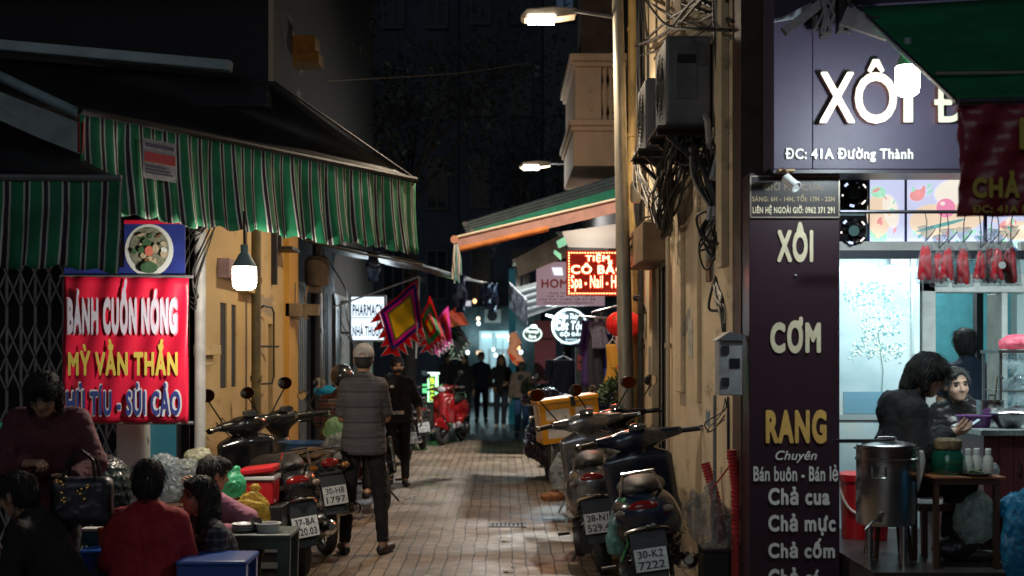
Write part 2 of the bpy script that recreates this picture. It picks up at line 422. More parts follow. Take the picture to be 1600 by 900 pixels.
def sculpt(prims, res, k=0.03, disp=None, bounds=None):
    pos = [p for p in prims if p['op'] == 'u']
    lo = V3(9, 9, 9); hi = -lo
    for p in pos:
        if p['t'] == 'c':
            r = max(p['ra'], p['rb']); l_ = np.minimum(p['a'], p['b']) - r; h_ = np.maximum(p['a'], p['b']) + r
        elif p['t'] == 'e': r = p['r'].max(); l_ = p['c'] - r; h_ = p['c'] + r
        else: r = np.linalg.norm(p['h']); l_ = p['c'] - r; h_ = p['c'] + r
        lo = np.minimum(lo, l_); hi = np.maximum(hi, h_)
    if bounds is not None: lo = np.maximum(lo, V3(*bounds[0])); hi = np.minimum(hi, V3(*bounds[1]))
    lo = lo - 3 * res; hi = hi + 3 * res
    n = np.ceil((hi - lo) / res).astype(int) + 1
    ax = [lo[i] + res * np.arange(n[i], dtype=np.float32) for i in range(3)]
    G = np.stack(np.meshgrid(*ax, indexing='ij'), -1).astype(np.float32)
    d = field(prims, G, k)
    if disp is not None: d = d - disp(G)
    # closed at the border
    for a in range(3):
        sl = [slice(None)] * 3; sl[a] = 0; d[tuple(sl)] = np.maximum(d[tuple(sl)], res); sl[a] = -1; d[tuple(sl)] = np.maximum(d[tuple(sl)], res)
    ins = d < 0
    c8 = np.zeros([m - 1 for m in d.shape], dtype=np.int32)
    for i in (0, 1):
        for j in (0, 1):
            for l in (0, 1): c8 += ins[i:i + c8.shape[0], j:j + c8.shape[1], l:l + c8.shape[2]]
    mix = (c8 > 0) & (c8 < 8); idx = np.full(c8.shape, -1, dtype=np.int64); ids = np.argwhere(mix); idx[mix] = np.arange(len(ids))
    acc = np.zeros((len(ids), 3)); cnt = np.zeros(len(ids))
    for a in range(3):
        o1, o2 = [b for b in range(3) if b != a]
        for u in (0, 1):
            for w in (0, 1):
                p0 = ids.copy(); p0[:, o1] += u; p0[:, o2] += w; p1 = p0.copy(); p1[:, a] += 1
                d0 = d[tuple(p0.T)]; d1 = d[tuple(p1.T)]; cr = (d0 < 0) != (d1 < 0)
                t = np.where(cr, d0 / np.where(d0 == d1, 1, d0 - d1), 0); pt = p0.astype(float); pt[:, a] += t
                acc[cr] += pt[cr]; cnt[cr] += 1
    Vt = lo + res * (acc / np.maximum(cnt, 1)[:, None])
    quads = []
    for a in range(3):
        o1, o2 = (a + 1) % 3, (a + 2) % 3
        s0 = [slice(None)] * 3; s1 = [slice(None)] * 3; s0[a] = slice(0, -1); s1[a] = slice(1, None)
        A = ins[tuple(s0)]; B = ins[tuple(s1)]; e = np.argwhere(A != B); inn = A[tuple(e.T)]
        ok = (e[:, o1] > 0) & (e[:, o2] > 0) & (e[:, o1] < d.shape[o1] - 1) & (e[:, o2] < d.shape[o2] - 1); e = e[ok]; inn = inn[ok]
        def cell(u, w):
            q = e.copy(); q[:, o1] -= u; q[:, o2] -= w; return idx[tuple(q.T)]
        q = np.stack([cell(1, 1), cell(0, 1), cell(0, 0), cell(1, 0)], 1)
        q[~inn] = q[~inn][:, ::-1]; quads.append(q)
    Q = np.concatenate(quads) if quads else np.zeros((0, 4), int)
    Q = Q[(Q >= 0).all(1)]
    # which shape each face belongs to
    cen = Vt[Q].mean(1).astype(np.float32); best = np.full(len(Q), 1e9); lab = np.zeros(len(Q), int)
    for p in pos:
        e = pdist(p, cen); w = e < best; best[w] = e[w]; lab[w] = p['lab']
    return Vt, Q, lab
def sculpt_obj(name, prims, res, mats, parent, k=0.03, disp=None, bounds=None):
    V, Q, lab = sculpt(prims, res, k, disp, bounds)
    return part_mesh(name, V, Q, mats, parent, lab.tolist())

# ---------------------------------------------------------------- people
SKIN = mat('skin', (.42, .24, .16), .5, var=.12, vscale=14)
SKIN_D = mat('skin_tanned', (.30, .16, .10), .5, var=.15, vscale=14)
LIP = mat('lips', (.27, .11, .085), .5); EYE = mat('eye', (.03, .02, .018), .15); BROW = mat('brow', (.02, .015, .012), .8)
HAIRM = mat('black_hair', (.012, .010, .010), .75, var=.6, vscale=60, stretch=(1, 1, .12), bump=.5, bscale=90); GREYH = mat('grey_hair', (.038, .036, .034), .5, var=.75, vscale=26, stretch=(2, 2, .3))
DJ = dict(pel=(0, 0, .93), chest=(0, 0, 1.27), neck=(0, -.01, 1.43), head=(0, .025, 1.585),
          shL=(-.166, -.005, 1.350), shR=(.166, -.005, 1.350), elL=(-.225, -.03, 1.11), elR=(.225, -.03, 1.11),
          wrL=(-.235, .05, .87), wrR=(.235, .05, .87), hipL=(-.088, 0, .90), hipR=(.088, 0, .90),
          knL=(-.10, .02, .49), knR=(.10, .02, .49), anL=(-.105, -.02, .085), anR=(.105, -.02, .085),
          toeL=(-.13, .16, .03), toeR=(.13, .16, .03))
def face_prims(old=False):
    p = [ell((0, -.012, .022), (.076, .094, .096)), ell((0, .022, -.045), (.058, .064, .066), k=.04), ell((0, .052, -.088), (.026, .026, .022), k=.03),
         ell((-.036, .052, -.028), (.026, .026, .026), k=.02), ell((.036, .052, -.028), (.026, .026, .026), k=.02),
         ell((0, .074, .034), (.046, .014, .012), k=.02)]
    for s in (-1, 1):
        p.append(ell((s * .031, .088, .010), (.016, .011, .009), op='s', k=.014))
    p += [cone((0, .080, .016), (0, .104, -.026), .008, .0135, k=.012), ell((-.013, .090, -.028), (.009, .010, .008), k=.008), ell((.013, .090, -.028), (.009, .010, .008), k=.008)]
    p += [ell((0, .081, -.056), (.018, .010, .005), lab=1, k=.004), ell((0, .079, -.066), (.016, .010, .006), lab=1, k=.004)]
    for s in (-1, 1):
        p.append(ell((s * .031, .074, .010), (.0135, .0085, .006), lab=2, k=0.002))
        p.append(ell((s * .033, .081, .031), (.019, .007, .0045), rot=(0, s * .20, -s * .35), lab=3, k=.003))
        p.append(ell((s * .078, -.008, -.004), (.010, .022, .033), rot=(0, 0, s * .25), k=.012))
    if old: p = [dict(q, lab=0) if q['lab'] == 1 else q for q in p]
    return p
def hand_prims(w, d, n, right, curl=.35, sc=1.0, spread=.0):
    w = Vector(w); d = Vector(d).normalized(); n = Vector(n); n = (n - d * n.dot(d)).normalized(); t = d.cross(n) if right else n.cross(d)
    q = []
    def pt(a, b, c): return tuple(w + (d * a + t * b + n * c) * sc)
    M = Matrix((t, d, n)).transposed()
    q.append(cone(pt(-.03, 0, 0), pt(.03, 0, 0), .026 * sc, .029 * sc, flat=(tuple(n), .75)))
    for i, (b, L) in enumerate(((.030, .070), (.010, .079), (-.010, .073), (-.029, .058))):
        q.append(cone(pt(.015, b * .6, 0), pt(.088 - abs(i - 1) * .004, b, 0), .016 * sc, .0125 * sc, k=.012, flat=(tuple(n), .85)))
        pos = w + (d * (.088 - abs(i - 1) * .004) + t * b) * sc; ang = 0; dd = d + t * spread * (1.5 - i) * .3; dd.normalize()
        for j, (fr, cu) in enumerate(((.45, .95), (.31, 1.25), (.24, .8))):
            ang += cu * curl * (1 + .06 * i); v = dd * math.cos(ang) + n * math.sin(ang); nx = pos + v * L * fr * sc
            q.append(cone(tuple(pos), tuple(nx), (.0092 - .0009 * j) * sc, (.0084 - .0010 * j) * sc, k=.003)); pos = nx
    pos = w + (d * .025 + t * .024 + n * .004) * sc; v = (d * .62 + t * .68 + n * .38).normalized()
    for j, (L, r) in enumerate(((.045, .0125), (.030, .0105), (.024, .009))):
        nx = pos + v * L * sc; q.append(cone(tuple(pos), tuple(nx), r * sc, (r - .0012) * sc, k=.006)); pos = nx
        v = (v + n * (.25 + curl * .5) + d * .28 - t * .18 * (1 + curl)).normalized()
    return q

def person(label, loc, yaw, H=1.65, J=None, head=(0, 0, 0), top=None, sleeve=1.0, top_name='jacket', hem=.10, tinf=.018, bottom=None, binf=.016, bottom_name='trousers',
           shoes=None, hair='short', hairm=None, skin=None, hands=None, res=.013, group=None, collar=None, extra=None, seed=1, top_extra=(), old=False, girth=1.0, roll=0):
    k = H / 1.70
    j = dict(DJ); j.update(J or {}); j = {a: Vector(b) for a, b in j.items()}
    skin = skin or SKIN; hairm = hairm or HAIRM; g = girth
    root = thing('person', label, 'person', loc, yaw, group)
    sp = (j['chest'] - j['pel'])
    lat = (j['shR'] - j['shL']); lat.normalize(); lath = (j['hipR'] - j['hipL']).normalized()
    def torso(e):
        q = []
        for s in (-1, 1):
            q.append(cone(tuple(j['pel'] + lath * .062 * s * g), tuple(j['pel'] + sp * .5 + lat * .052 * s * g), (.105) * g + e, .098 * g + e))
            q.append(cone(tuple(j['pel'] + sp * .5 + lat * .055 * s * g), tuple(j['chest'] + lat * .068 * s), .098 * g + e, .102 + e))
            sh = j['shR'] if s > 0 else j['shL']
            q.append(cone(tuple(j['chest'] + lat * .05 * s), tuple(sh - lat * .03 * s), .098 + e, .052 + e))
            q.append(cone(tuple(j['neck'] - Vector((0, 0, .01))), tuple(sh - lat * .03 * s), .050 + e * .8, .050 + e))
        return q
    def arm(S, e, f=1.0, lab=0, cap=False):
        a, b, c = j['sh' + S], j['el' + S], j['wr' + S]
        if f <= .5:
            return [cone(tuple(a), tuple(a.lerp(b, f * 2)), .050 + e, .044 + e + .006, lab, True)]
        u = (f - .5) * 2
        return [cone(tuple(a), tuple(b), .050 + e, .039 + e, lab), cone(tuple(b), tuple(b.lerp(c, u)), .039 + e, .028 + .011 * (1 - u) + e, lab, cap)]
    def leg(S, e, f=1.0, cap=False):
        a, b, c = j['hip' + S], j['kn' + S], j['an' + S]
        return [cone(tuple(a), tuple(b), .085 * g + e, .055 + e), cone(tuple(b), tuple(b.lerp(c, f)), .055 + e, .036 + .012 * (1 - f) + e * 1.15, 0, cap)]
    sc_ = lambda V: V * k
    neckdir = (j['head'] - j['neck'])
    hm = np.array(Euler((head[0], head[1], head[2])).to_matrix()); piv = j['head'] - Vector((0, .01, .085)); hc = np.array(piv) + hm @ np.array((0, .01, .085))
    # body
    nb = [cone(tuple(j['neck'] - Vector((0, 0, .05))), tuple(Vector(hc) + Vector(hm @ np.array((0, -.02, -.05)))), .056, .050)]
    B = torso(0) + nb
    for S in 'LR':
        B += arm(S, 0); B += leg(S, 0)
        f = j['toe' + S] - j['an' + S]
        B.append(cone(tuple(j['an' + S] - Vector((0, 0, .03)) - Vector((f.x, f.y, 0)) * .2), tuple(j['toe' + S]), .036, .026))
    parts = [sculpt(B, res, .035)]
    Hd = [xform(p, hm, hc) for p in face_prims(old)] + [dict(nb[0])]
    fres = .0048 if res < .015 else .008
    parts.append(sculpt(Hd, fres, .02))
    hs = hands or {}
    for S in 'LR':
        d = (j['wr' + S] - j['el' + S]).normalized(); spec = hs.get(S, {})
        n = spec.get('n', (lat * (1 if S == 'L' else -1)))
        dd = Vector(spec.get('d', d))
        parts.append(sculpt(hand_prims(j['wr' + S] + d * .012, dd, n, S == 'R', spec.get('curl', .3)), .0042 if res < .015 else .007, .008))
    V = []; Q = []; Lb = []; off = 0
    for v, q, l in parts: V.append(v); Q.append(q + off); Lb.append(l); off += len(v)
    body = part_mesh('body', sc_(np.concatenate(V)), np.concatenate(Q), [skin, LIP, EYE, BROW], root, np.concatenate(Lb).tolist())
    def child(name, prims, rs, m, kk=.03, disp=None, bounds=None):
        v, q, l = sculpt(prims, rs, kk, disp, bounds); return part_mesh(name, sc_(v), q, m, root, l.tolist())
    if bottom:
        bt = [cone(tuple(j['pel'] - lath * .06), tuple(j['pel'] + lath * .06), .108 * g + binf, .108 * g + binf), cone(tuple(j['pel']), tuple(j['pel'] + sp * .25), .11 * g + binf * .6, .10 * g + binf * .6)]
        for S in 'LR': bt += leg(S, binf, .97, True)
        child(bottom_name, bt, res * .9, bottom, .03, wrinkle(seed + 3, .015, .12, (1, 1, 2)))
    if shoes:
        for S in 'LR':
            f = j['toe' + S] - j['an' + S]; fh = Vector((f.x, f.y, 0)); fz = j['an' + S].z - .085
            q = [cone(tuple(j['an' + S] - Vector((0, 0, .045)) - fh * .22), tuple(j['toe' + S] + Vector((0, 0, .008))), .043, .034), cone(tuple(j['an' + S] - Vector((0, 0, .03))), tuple(j['an' + S] + Vector((0, 0, .0))), .045, .040, 0, True)]
            if fh.length > .05: q.append(half((0, 0, max(-.02, min(j['an' + S].z - .085, 3) + .0)), (0, 0, -1)))
            child('shoe', q, .008, shoes, .02)
    if top:
        tp = torso(tinf)
        if hem > 0:
            for s in (-1, 0, 1): tp.append(cone(tuple(j['pel'] + sp * .2 + lath * .06 * s), tuple(j['pel'] - sp.normalized() * hem + lath * .066 * s), .112 * g + tinf, .122 * g + tinf + .006, 0, True))
        cut = j['pel'] - sp.normalized() * max(hem, 0)
        if hem > 0: tp.append(half(tuple(cut), tuple(-sp.normalized())))
        arms_ = []
        for S in 'LR': tp[len(torso(0)):len(torso(0))] = arm(S, tinf, sleeve, 0, True)
        cl = collar if collar is not None else .03
        if cl: tp.insert(0, cone(tuple(j['neck'] - Vector((0, 0, .03))), tuple(j['neck'] + neckdir.normalized() * cl), .070, .066 + cl * .2, 0, True))
        # the hem plane cuts the torso only: add the sleeves after it
        tor = [p for p in tp if not (p['t'] == 'c' and any((p['a'] == np.array(j[q + S], dtype=np.float32)).all() for S in 'LR' for q in ('sh', 'el')))]
        slv = [p for p in tp if not any(p is t for t in tor)]
        child(top_name, tor + slv + list(top_extra), res * .85, top, .035, wrinkle(seed, .017, .12, (1, 1, 1.8)))
    # hair and headwear
    def hp(ps): return [xform(p, hm, hc) for p in ps]
    facecut = [ell((0, .128, -.035), (.074, .085, .098), op='s', k=.02)]
    if hair in ('short', 'bun', 'long', 'bob', 'wavy', 'thin'):
        t_ = .088 if hair != 'thin' else .083
        q = [ell((0, -.020, .034), (t_, .102 if hair != 'thin' else .098, .100)), ell((0, -.055, -.03), (.078, .062, .075), k=.04)]
        if hair == 'bun': q += [ell((0, -.135, -.02), (.052, .045, .055), k=.015), ell((.012, -.148, .0), (.03, .03, .04), k=.006)]
        if hair == 'bob':
            q += [ell((0, -.02, .045), (.096, .110, .100)), cone((-.072, -.03, .0), (-.080, .0, -.085), .038, .022), cone((.072, -.03, .0), (.080, .0, -.085), .038, .022), cone((0, -.08, 0), (0, -.085, -.10), .06, .05), ell((0, .062, .075), (.072, .042, .040)), cone((-.05, .068, .07), (-.058, .07, .035), .020, .010)]
        if hair in ('long', 'wavy'):
            q += [cone((s * .070, -.03, .01), (s * .088, .02 - .03, -.20), .036, .040) for s in (-1, 1)] + [cone((0, -.08, 0), (0, -.10, -.26), .065, .06), cone((-.05, -.08, -.1), (-.06, -.09, -.30), .05, .035), cone((.05, -.08, -.1), (.06, -.09, -.30), .05, .035), ell((-.036, .050, .080), (.042, .032, .018), rot=(-.6, 0, 0)), ell((.036, .050, .080), (.042, .032, .018), rot=(-.6, 0, 0))]
        if hair == 'short': q += [ell((0, .04, .092), (.07, .06, .032))]
        if hair == 'thin': q += [ell((s * .072, -.04, .0), (.018, .045, .045)) for s in (-1, 1)] + [ell((.02, .04, .088), (.06, .055, .026))]
        if hair == 'thin': facecut = facecut + [ell((-.012, .105, .045), (.056, .055, .062), op='s', k=.015)]
        fc = facecut if hair not in ('bob',) else [ell((0, .135, -.05), (.066, .080, .098), op='s', k=.015)]
        hob = child('hair', hp(q) + hp(fc), .0065 if res < .015 else .009, hairm, .025, (lambda st: (lambda X_: st((X_ - hc.astype(np.float32)) @ hm.astype(np.float32))))(strands(seed, .009)))
        if res < .015:
            rs_ = random.Random(seed); me = hob.data; vs = me.vertices; mb = MB(); c_ = Vector(hc) * k
            for _ in range(420):
                v = vs[rs_.randrange(len(vs))]; p = v.co.copy(); n = v.normal.copy(); fl = Vector((rs_.gauss(0, .25), rs_.gauss(0, .25), -1)); pts = []
                for q_ in range(4):
                    pts.append(p + n * (.001 + .0035 * rs_.random() * q_ / 3)); t_ = fl - n * fl.dot(n); t_ = t_.normalized() if t_.length > .01 else Vector((0, -1, 0)); p = p + t_ * .022; n = (p - c_).normalized()
                mb.tube(pts, [.0016, .0016, .0013, .0005], 3)
            mb.build('strand', hairm, hob, world=False)['kind'] = 'stuff'
    if hair == 'cap':
        q = [ell((0, -.015, .01), (.084, .094, .060)), ell((0, -.05, -.03), (.074, .058, .05))] + facecut
        child('hair', hp(q), .008, hairm, .02)
        cm = extra['cap']
        q = [ell((0, -.012, .048), (.094, .108, .088)), half((0, 0, .018), (0, 0, -1)), ell((0, -.118, .024), (.036, .04, .030), op='s')]
        child('cap', hp(q), .006, cm, .02, wrinkle(3, .002, .05))
        q = [cone((-.035, .09, .026), (.035, .09, .026), .05, .05, flat=((0, 0, 1), .10)), ell((0, .10, .025), (.075, .075, .007))]
        child('cap_brim', hp(q), .006, cm, .02)
        mb = MB(); Mx = Matrix(hm.tolist()).to_4x4(); Mx.translation = Vector(hc)
        mb.tube([Mx @ Vector((.096 * math.sin(a) * .98, -.012 - .110 * math.cos(a), .026)) * k for a in [x * .1 - .5 for x in range(11)]], .007 * k, 6, 0)
        mb.build('cap_strap', cm, root, world=False)
    if hair in ('helmet', 'halfhelmet'):
        q = [ell((0, -.012, .035), (.122, .140, .125)), ell((0, .13, -.06), (.085, .10, .10), op='s', k=.02), half((0, 0, -.07), (0, 0, -1))]
        child('helmet', hp(q), .009, extra['helmet'], .02)
        q = [ell((0, -.03, .0), (.085, .10, .09))] + facecut; child('hair', hp(q), .009, hairm, .02)
    if hair == 'hood':
        q = [ell((0, -.028, .022), (.112, .128, .128)), cone((0, -.03, -.06), (0, -.04, -.14), .105, .125), ell((0, .13, -.01), (.064, .085, .09), op='s', k=.03)]
        child('hood', hp(q), .009, top, .03, wrinkle(seed + 9, .006, .09))
        q = [ell((0, -.015, .035), (.087, .098, .09))] + facecut; child('hair', hp(q), .009, hairm, .02)
    if hair == 'beanie':
        q = [ell((0, -.015, .035), (.090, .104, .098)), ell((0, -.05, -.02), (.08, .065, .07)), ell((0, .12, -.06), (.068, .075, .10), op='s', k=.02)]
        child('hair', hp(q), .008, hairm, .02)
    if extra and 'mask' in extra:
        q = [ell((0, .034, -.052), (.061, .062, .056)), half((0, .0, -.012), (0, .25, 1))] + [half((0, .01, 0), (0, -1, 0))]
        child('face_mask', hp(q), .006, extra['mask'], .02)
    if extra and 'glasses' in extra: pass
    root['_hc'] = 0; del root['_hc']
    def hloc(p): return Vector(hc + hm @ np.array(p)) * k
    root_info[root.name] = (k, j, hloc)
    return root
root_info = {}

# ---------------------------------------------------------------- motorbikes
TYRE = mat('tyre_rubber', (.018, .018, .018), .75, bump=.4, bscale=60); RIMM = mat('rim_metal', (.25, .25, .26), .35, 1.0, var=.3, vscale=20)
CHROME = mat('chrome', (.62, .62, .62), .14, 1.0, var=.15, vscale=30); DARKM = mat('dark_metal', (.06, .06, .062), .45, .8, var=.4, vscale=25)
BPLAST = mat('black_plastic', (.016, .016, .018), .42, var=.4, vscale=30); SEATM = mat('black_vinyl', (.016, .015, .015), .52, var=.4, vscale=12, bump=.15, bscale=120)
REDL = mat('red_lens', (.16, .006, .006), .12, coat=.6); AMBL = mat('amber_lens', (.20, .07, .01), .12, coat=.6); CLEARL = mat('clear_lens', (.55, .57, .60), .08, spec=.8, coat=.8)
PLATEM = mat('plate_white', (.55, .56, .56), .45, var=.3, vscale=40); PLATEI = mat('plate_ink', (.02, .02, .025), .5)
MIRRM = mat('mirror_glass', (.75, .77, .8), .03, 1.0)
def paint(n, c, metal=.0, rough=.22): return mat('paint_' + n, c, rough, metal, var=.55, vscale=7, coat=.6)
def motorbike(name, label, cat, loc, yaw, paintm, plate=None, kind='scooter', lean=-6, steer=0.0, second=None, group=None, detail=True, seatm=None, mirrors=True, rail=True, res=.012, two=False, ps=1.0):
    root = thing(name, label, cat, loc, 0, group, rot=(0, R(lean), yaw))
    second = second or BPLAST; seatm = seatm or SEATM
    sco = kind == 'scooter'; T_ = 1 if two else 0
    wr = .235 if sco else .285; tw = .055 if sco else .038; ya, yb = -.60, .63
    SM = Matrix.Translation((0, .45, 0)) @ Matrix.Rotation(steer, 4, 'Z') @ Matrix.Translation((0, -.45, 0))
    S3 = np.array(SM.to_3x3()); St = np.array(SM.translation)
    def st(ps): return [xform(p, S3, St) for p in ps]
    # wheels
    for y, front in ((ya, 0), (yb, 1)):
        mt = MB(); mt.torus((0, y, wr), wr - tw, tw, (1, 0, 0), 32, 10, 0, 1.0)
        mr = MB(); rr = wr - tw * 1.7
        mr.lathe_open([(rr, -.03), (rr + .018, -.03), (rr + .012, 0), (rr + .018, .03), (rr, .03), (rr - .012, 0), (rr, -.03)], (0, y, wr), (1, 0, 0), 28, 0)
        for a in range(5 if sco else 12):
            t = a * 2 * math.pi / (5 if sco else 12); mr.bar((0, y, wr), (0, y + rr * math.cos(t), wr + rr * math.sin(t)), .025 if sco else .008, .02 if sco else .008, up=(1, 0, 0))
        mr.lathe([(.0, -.05), (.045, -.05), (.06, -.02), (.06, .02), (.045, .05), (0, .05)], (0, y, wr), (1, 0, 0), 16)
        if front: mr.lathe([(.085, .055), (.085, .06), (.03, .06)], (0, y, wr), (1, 0, 0), 20)
        if front:
            mt.v = [tuple(SM @ Vector(v)) for v in mt.v]; mr.v = [tuple(SM @ Vector(v)) for v in mr.v]
        w = mt.build('wheel', TYRE, root, world=False); r_ = mr.build('rim', RIMM, w, world=False)
    # bodywork
    if sco:
        b = [ell((0, -.44, .60), (.175, .42, .17)), ell((0, -.70, .67), (.155, .20, .125), k=.08, lab=T_), ell((-.11, -.62, .56), (.07, .22, .10)), ell((.11, -.62, .56), (.07, .22, .10)), cone((-.10, -.50, .47), (-.13, -.10, .42), .075, .075), cone((.10, -.50, .47), (.13, -.10, .42), .075, .075),
             rbox((0, .12, .32), (.155, .30, .05), .03, lab=1), cone((-.12, .30, .34), (-.17, .42, .52), .05, .04, lab=T_), cone((.12, .30, .34), (.17, .42, .52), .05, .04, lab=T_),
             rbox((0, .455, .64), (.20, .045, .27), .04, rot=(.22, 0, 0), lab=T_), cone((0, .54, .44), (0, .46, .86), .10, .085, lab=T_), ell((0, .43, .88), (.15, .08, .07), lab=T_),
             ell((-.12, .50, .72), (.06, .05, .10)), ell((.12, .50, .72), (.06, .05, .10)), ell((0, yb, wr), (.09, .33, .30), op='s')]
        seat = [ell((0, -.28, .765), (.130, .28, .065)), ell((0, -.60, .79), (.110, .23, .075), k=.08), ell((0, -.12, .75), (.10, .12, .05))]
        cowl = [ell((0, .40, 1.00), (.155, .105, .075)), cone((-.08, .40, 1.01), (-.24, .36, 1.02), .055, .030), cone((.08, .40, 1.01), (.24, .36, 1.02), .055, .030), ell((0, .36, 1.035), (.10, .06, .04)), cone((0, .42, .86), (0, .41, .98), .065, .08)]
        hy, hz = .36, 1.02
    else:
        b = [ell((0, -.50, .66), (.100, .42, .085)), ell((0, -.82, .72), (.075, .16, .060), k=.06), cone((0, -.20, .62), (0, .36, .66), .085, .060), cone((-.02, -.1, .55), (0, .30, .58), .09, .07),
             rbox((-.155, .34, .55), (.022, .13, .20), .02, rot=(.25, 0, .25)), rbox((.155, .34, .55), (.022, .13, .20), .02, rot=(.25, 0, -.25)), cone((-.13, .36, .68), (.13, .36, .68), .05, .05), cone((0, .36, .64), (0, .47, .86), .075, .065),
             ell((-.10, -.38, .56), (.03, .17, .10)), ell((.10, -.38, .56), (.03, .17, .10))]
        seat = [ell((0, -.22, .745), (.115, .26, .050)), ell((0, -.62, .775), (.108, .26, .045), k=.08)]
        cowl = [ell((0, .42, .985), (.135, .095, .085)), cone((-.06, .40, .99), (-.22, .35, 1.0), .045, .026), cone((.06, .40, .99), (.22, .35, 1.0), .045, .026), ell((0, .47, .96), (.10, .06, .09)), cone((0, .44, .82), (0, .42, .95), .05, .07)]
        hy, hz = .35, 1.0
    sculpt_obj('body_panel', b, res, [paintm, second], root, .05)
    sculpt_obj('seat', seat, res * .9, seatm, root, .05, wrinkle(5, .003, .1))
    sculpt_obj('handlebar_cowl', st(cowl), res * .8, paintm if sco and not two else second, root, .03)
    if sco:
        fd = [ell((0, yb, wr + .05), (.085, .27, .235)), ell((0, yb, wr), (.058, .262, .262), op='s', k=.004), half((0, yb, wr + .05), (0, .35, -1)), half((0, yb - .22, 0), (0, -1, 0))]
    else:
        fd = [ell((0, yb, wr + .04), (.065, .34, .295)), ell((0, yb, wr), (.045, .31, .31), op='s', k=.004), half((0, yb, wr + .09), (0, .2, -1))]
    sculpt_obj('front_fender', st(fd), .009, paintm, root, .02)
    # handlebars, grips, levers
    for s in (-1, 1):
        m = MB(); m.tube([SM @ Vector((s * .22, hy + .01, hz)), SM @ Vector((s * .36, hy - .05, hz - .005))], .019, 10, 1)
        m.tube([SM @ Vector((s * .355, hy - .05, hz - .005)), SM @ Vector((s * .375, hy - .056, hz - .006))], .022, 10, 0)
        m.tube([SM @ Vector((s * .21, hy + .05, hz)), SM @ Vector((s * .28, hy + .055, hz)), SM @ Vector((s * .37, hy + .015, hz - .01))], .007, 6, 0)
        m.box(tuple(SM @ Vector((s * .215, hy + .015, hz))), (.055, .06, .05), (0, 0, steer), 1)
        m.build('handlebar_grip', [CHROME, BPLAST], root, world=False)
    if mirrors:
        for s in (-1, 1):
            m = MB(); b0 = SM @ Vector((s * .20, hy + .02, hz + .02)); b1 = SM @ Vector((s * .27, hy + .0, hz + .13)); b2 = SM @ Vector((s * .33, hy - .02, hz + .22))
            m.tube([b0, b1, b2], .006, 6, 0)
            m.ell(tuple(b2 + Vector((0, 0, .03))), (.062, .018, .048), (0, s * .15, steer), 16, 0)
            mi_ = m.build('mirror', BPLAST, root, world=False)
            g = MB(); g.lathe([(.0, 0), (.046, 0), (.046, .003), (0, .003)], tuple(b2 + Vector((0, -.019, .03))), (0, -1, 0), 18); g.build('mirror_glass', MIRRM, mi_, world=False)
    for s in (-1, 1): m = MB(); m.tube([SM @ Vector((s * .20, hy + .05, hz - .01)), SM @ Vector((s * .16, hy + .16, hz + .03)), (s * .06, hy + .15, hz - .12), (s * .03, .46, .78)], .005, 5); m.tube([SM @ Vector((s * .21, hy + .05, hz - .01)), SM @ Vector((s * .13, hy + .13, hz + .06)), (s * .03, hy + .14, hz - .1)], .004, 5); m.build('cable', BPLAST, root, world=False)
    m = MB(); m.lathe([(0, 0), (.05, 0), (.055, .006), (.045, .010), (0, .012)], SM @ Vector((0, hy - .02, hz + (.066 if sco else .072))), (0, -.45, 1), 20); m.build('speedometer', mat('gauge_glass', (.03, .035, .04), .08), root, world=False)
    # lamps
    q = [ell((0, hy + .14 if not sco else .492, hz - .02 if not sco else 1.0), (.085, .03, .055))]
    sculpt_obj('headlight', st(q), .007, CLEARL, root, 0)
    for s in (-1, 1):
        sculpt_obj('indicator', st([ell((s * .12, .515 if sco else .46, .74 if sco else .98), (.035, .025, .028))]), .006, AMBL, root, 0)
    ty, tz = (-.865, .70) if sco else (-.955, .735)
    sculpt_obj('tail_light', [ell((0, ty, tz), (.075 if sco else .065, .035, .036))], .006, REDL, root, 0)
    for s in (-1, 1): sculpt_obj('indicator', [ell((s * (.115 if sco else .11), ty + .02, tz - .03), (.032, .025, .022))], .006, AMBL if not sco else mat('smoky_lens', (.16, .12, .10), .15), root, 0)
    # rear mudguard with plate
    m = MB(); py, pz = ty - .055, (.40 if sco else .50)
    m.prism([(-.085, ty + .06, tz - .06), (.085, ty + .06, tz - .06), (.09, py + .012, pz + .08), (.07, py + .03, pz - .14), (-.07, py + .03, pz - .14), (-.09, py + .012, pz + .08)], (0, .012, 0))
    m.tube([(-.08, ty + .03, tz - .08), (.08, ty + .03, tz - .08)], .02, 8)
    m.build('mudguard', BPLAST, root, world=False)
    if sco:
        m = MB(); m.tube([(-.185, -.55, .47), (-.165, -.74, .50), (-.09, -.86, .565), (0, -.895, .585), (.09, -.86, .565), (.165, -.74, .50), (.185, -.55, .47)], .011, 8); m.build('tail_trim', CHROME, root, world=False)
    if plate:
        Mt = Matrix.Translation((0, py, pz)) @ Matrix.Rotation(R(-12), 4, 'X') @ Matrix.Diagonal((ps, 1, ps * 1.1, 1))
        m = MB(); m.bx(-.097, .097, -.004, .0, -.072, .072, 0, Mt); m.bx(-.101, .101, -.001, .006, -.076, .076, 1, Mt)
        pl = m.build('license_plate', [PLATEM, BPLAST], root, world=False, bevel=.002)
        m = MB(); put_text(m, plate[0], -.075, .075, .012, .060, -.0062, 0, .012, 0, 0, Mt); put_text(m, plate[1], -.078, .078, -.058, -.008, -.0062, 0, .012, 0, 0, Mt)
        m.build('lettering', PLATEI, pl, world=False)
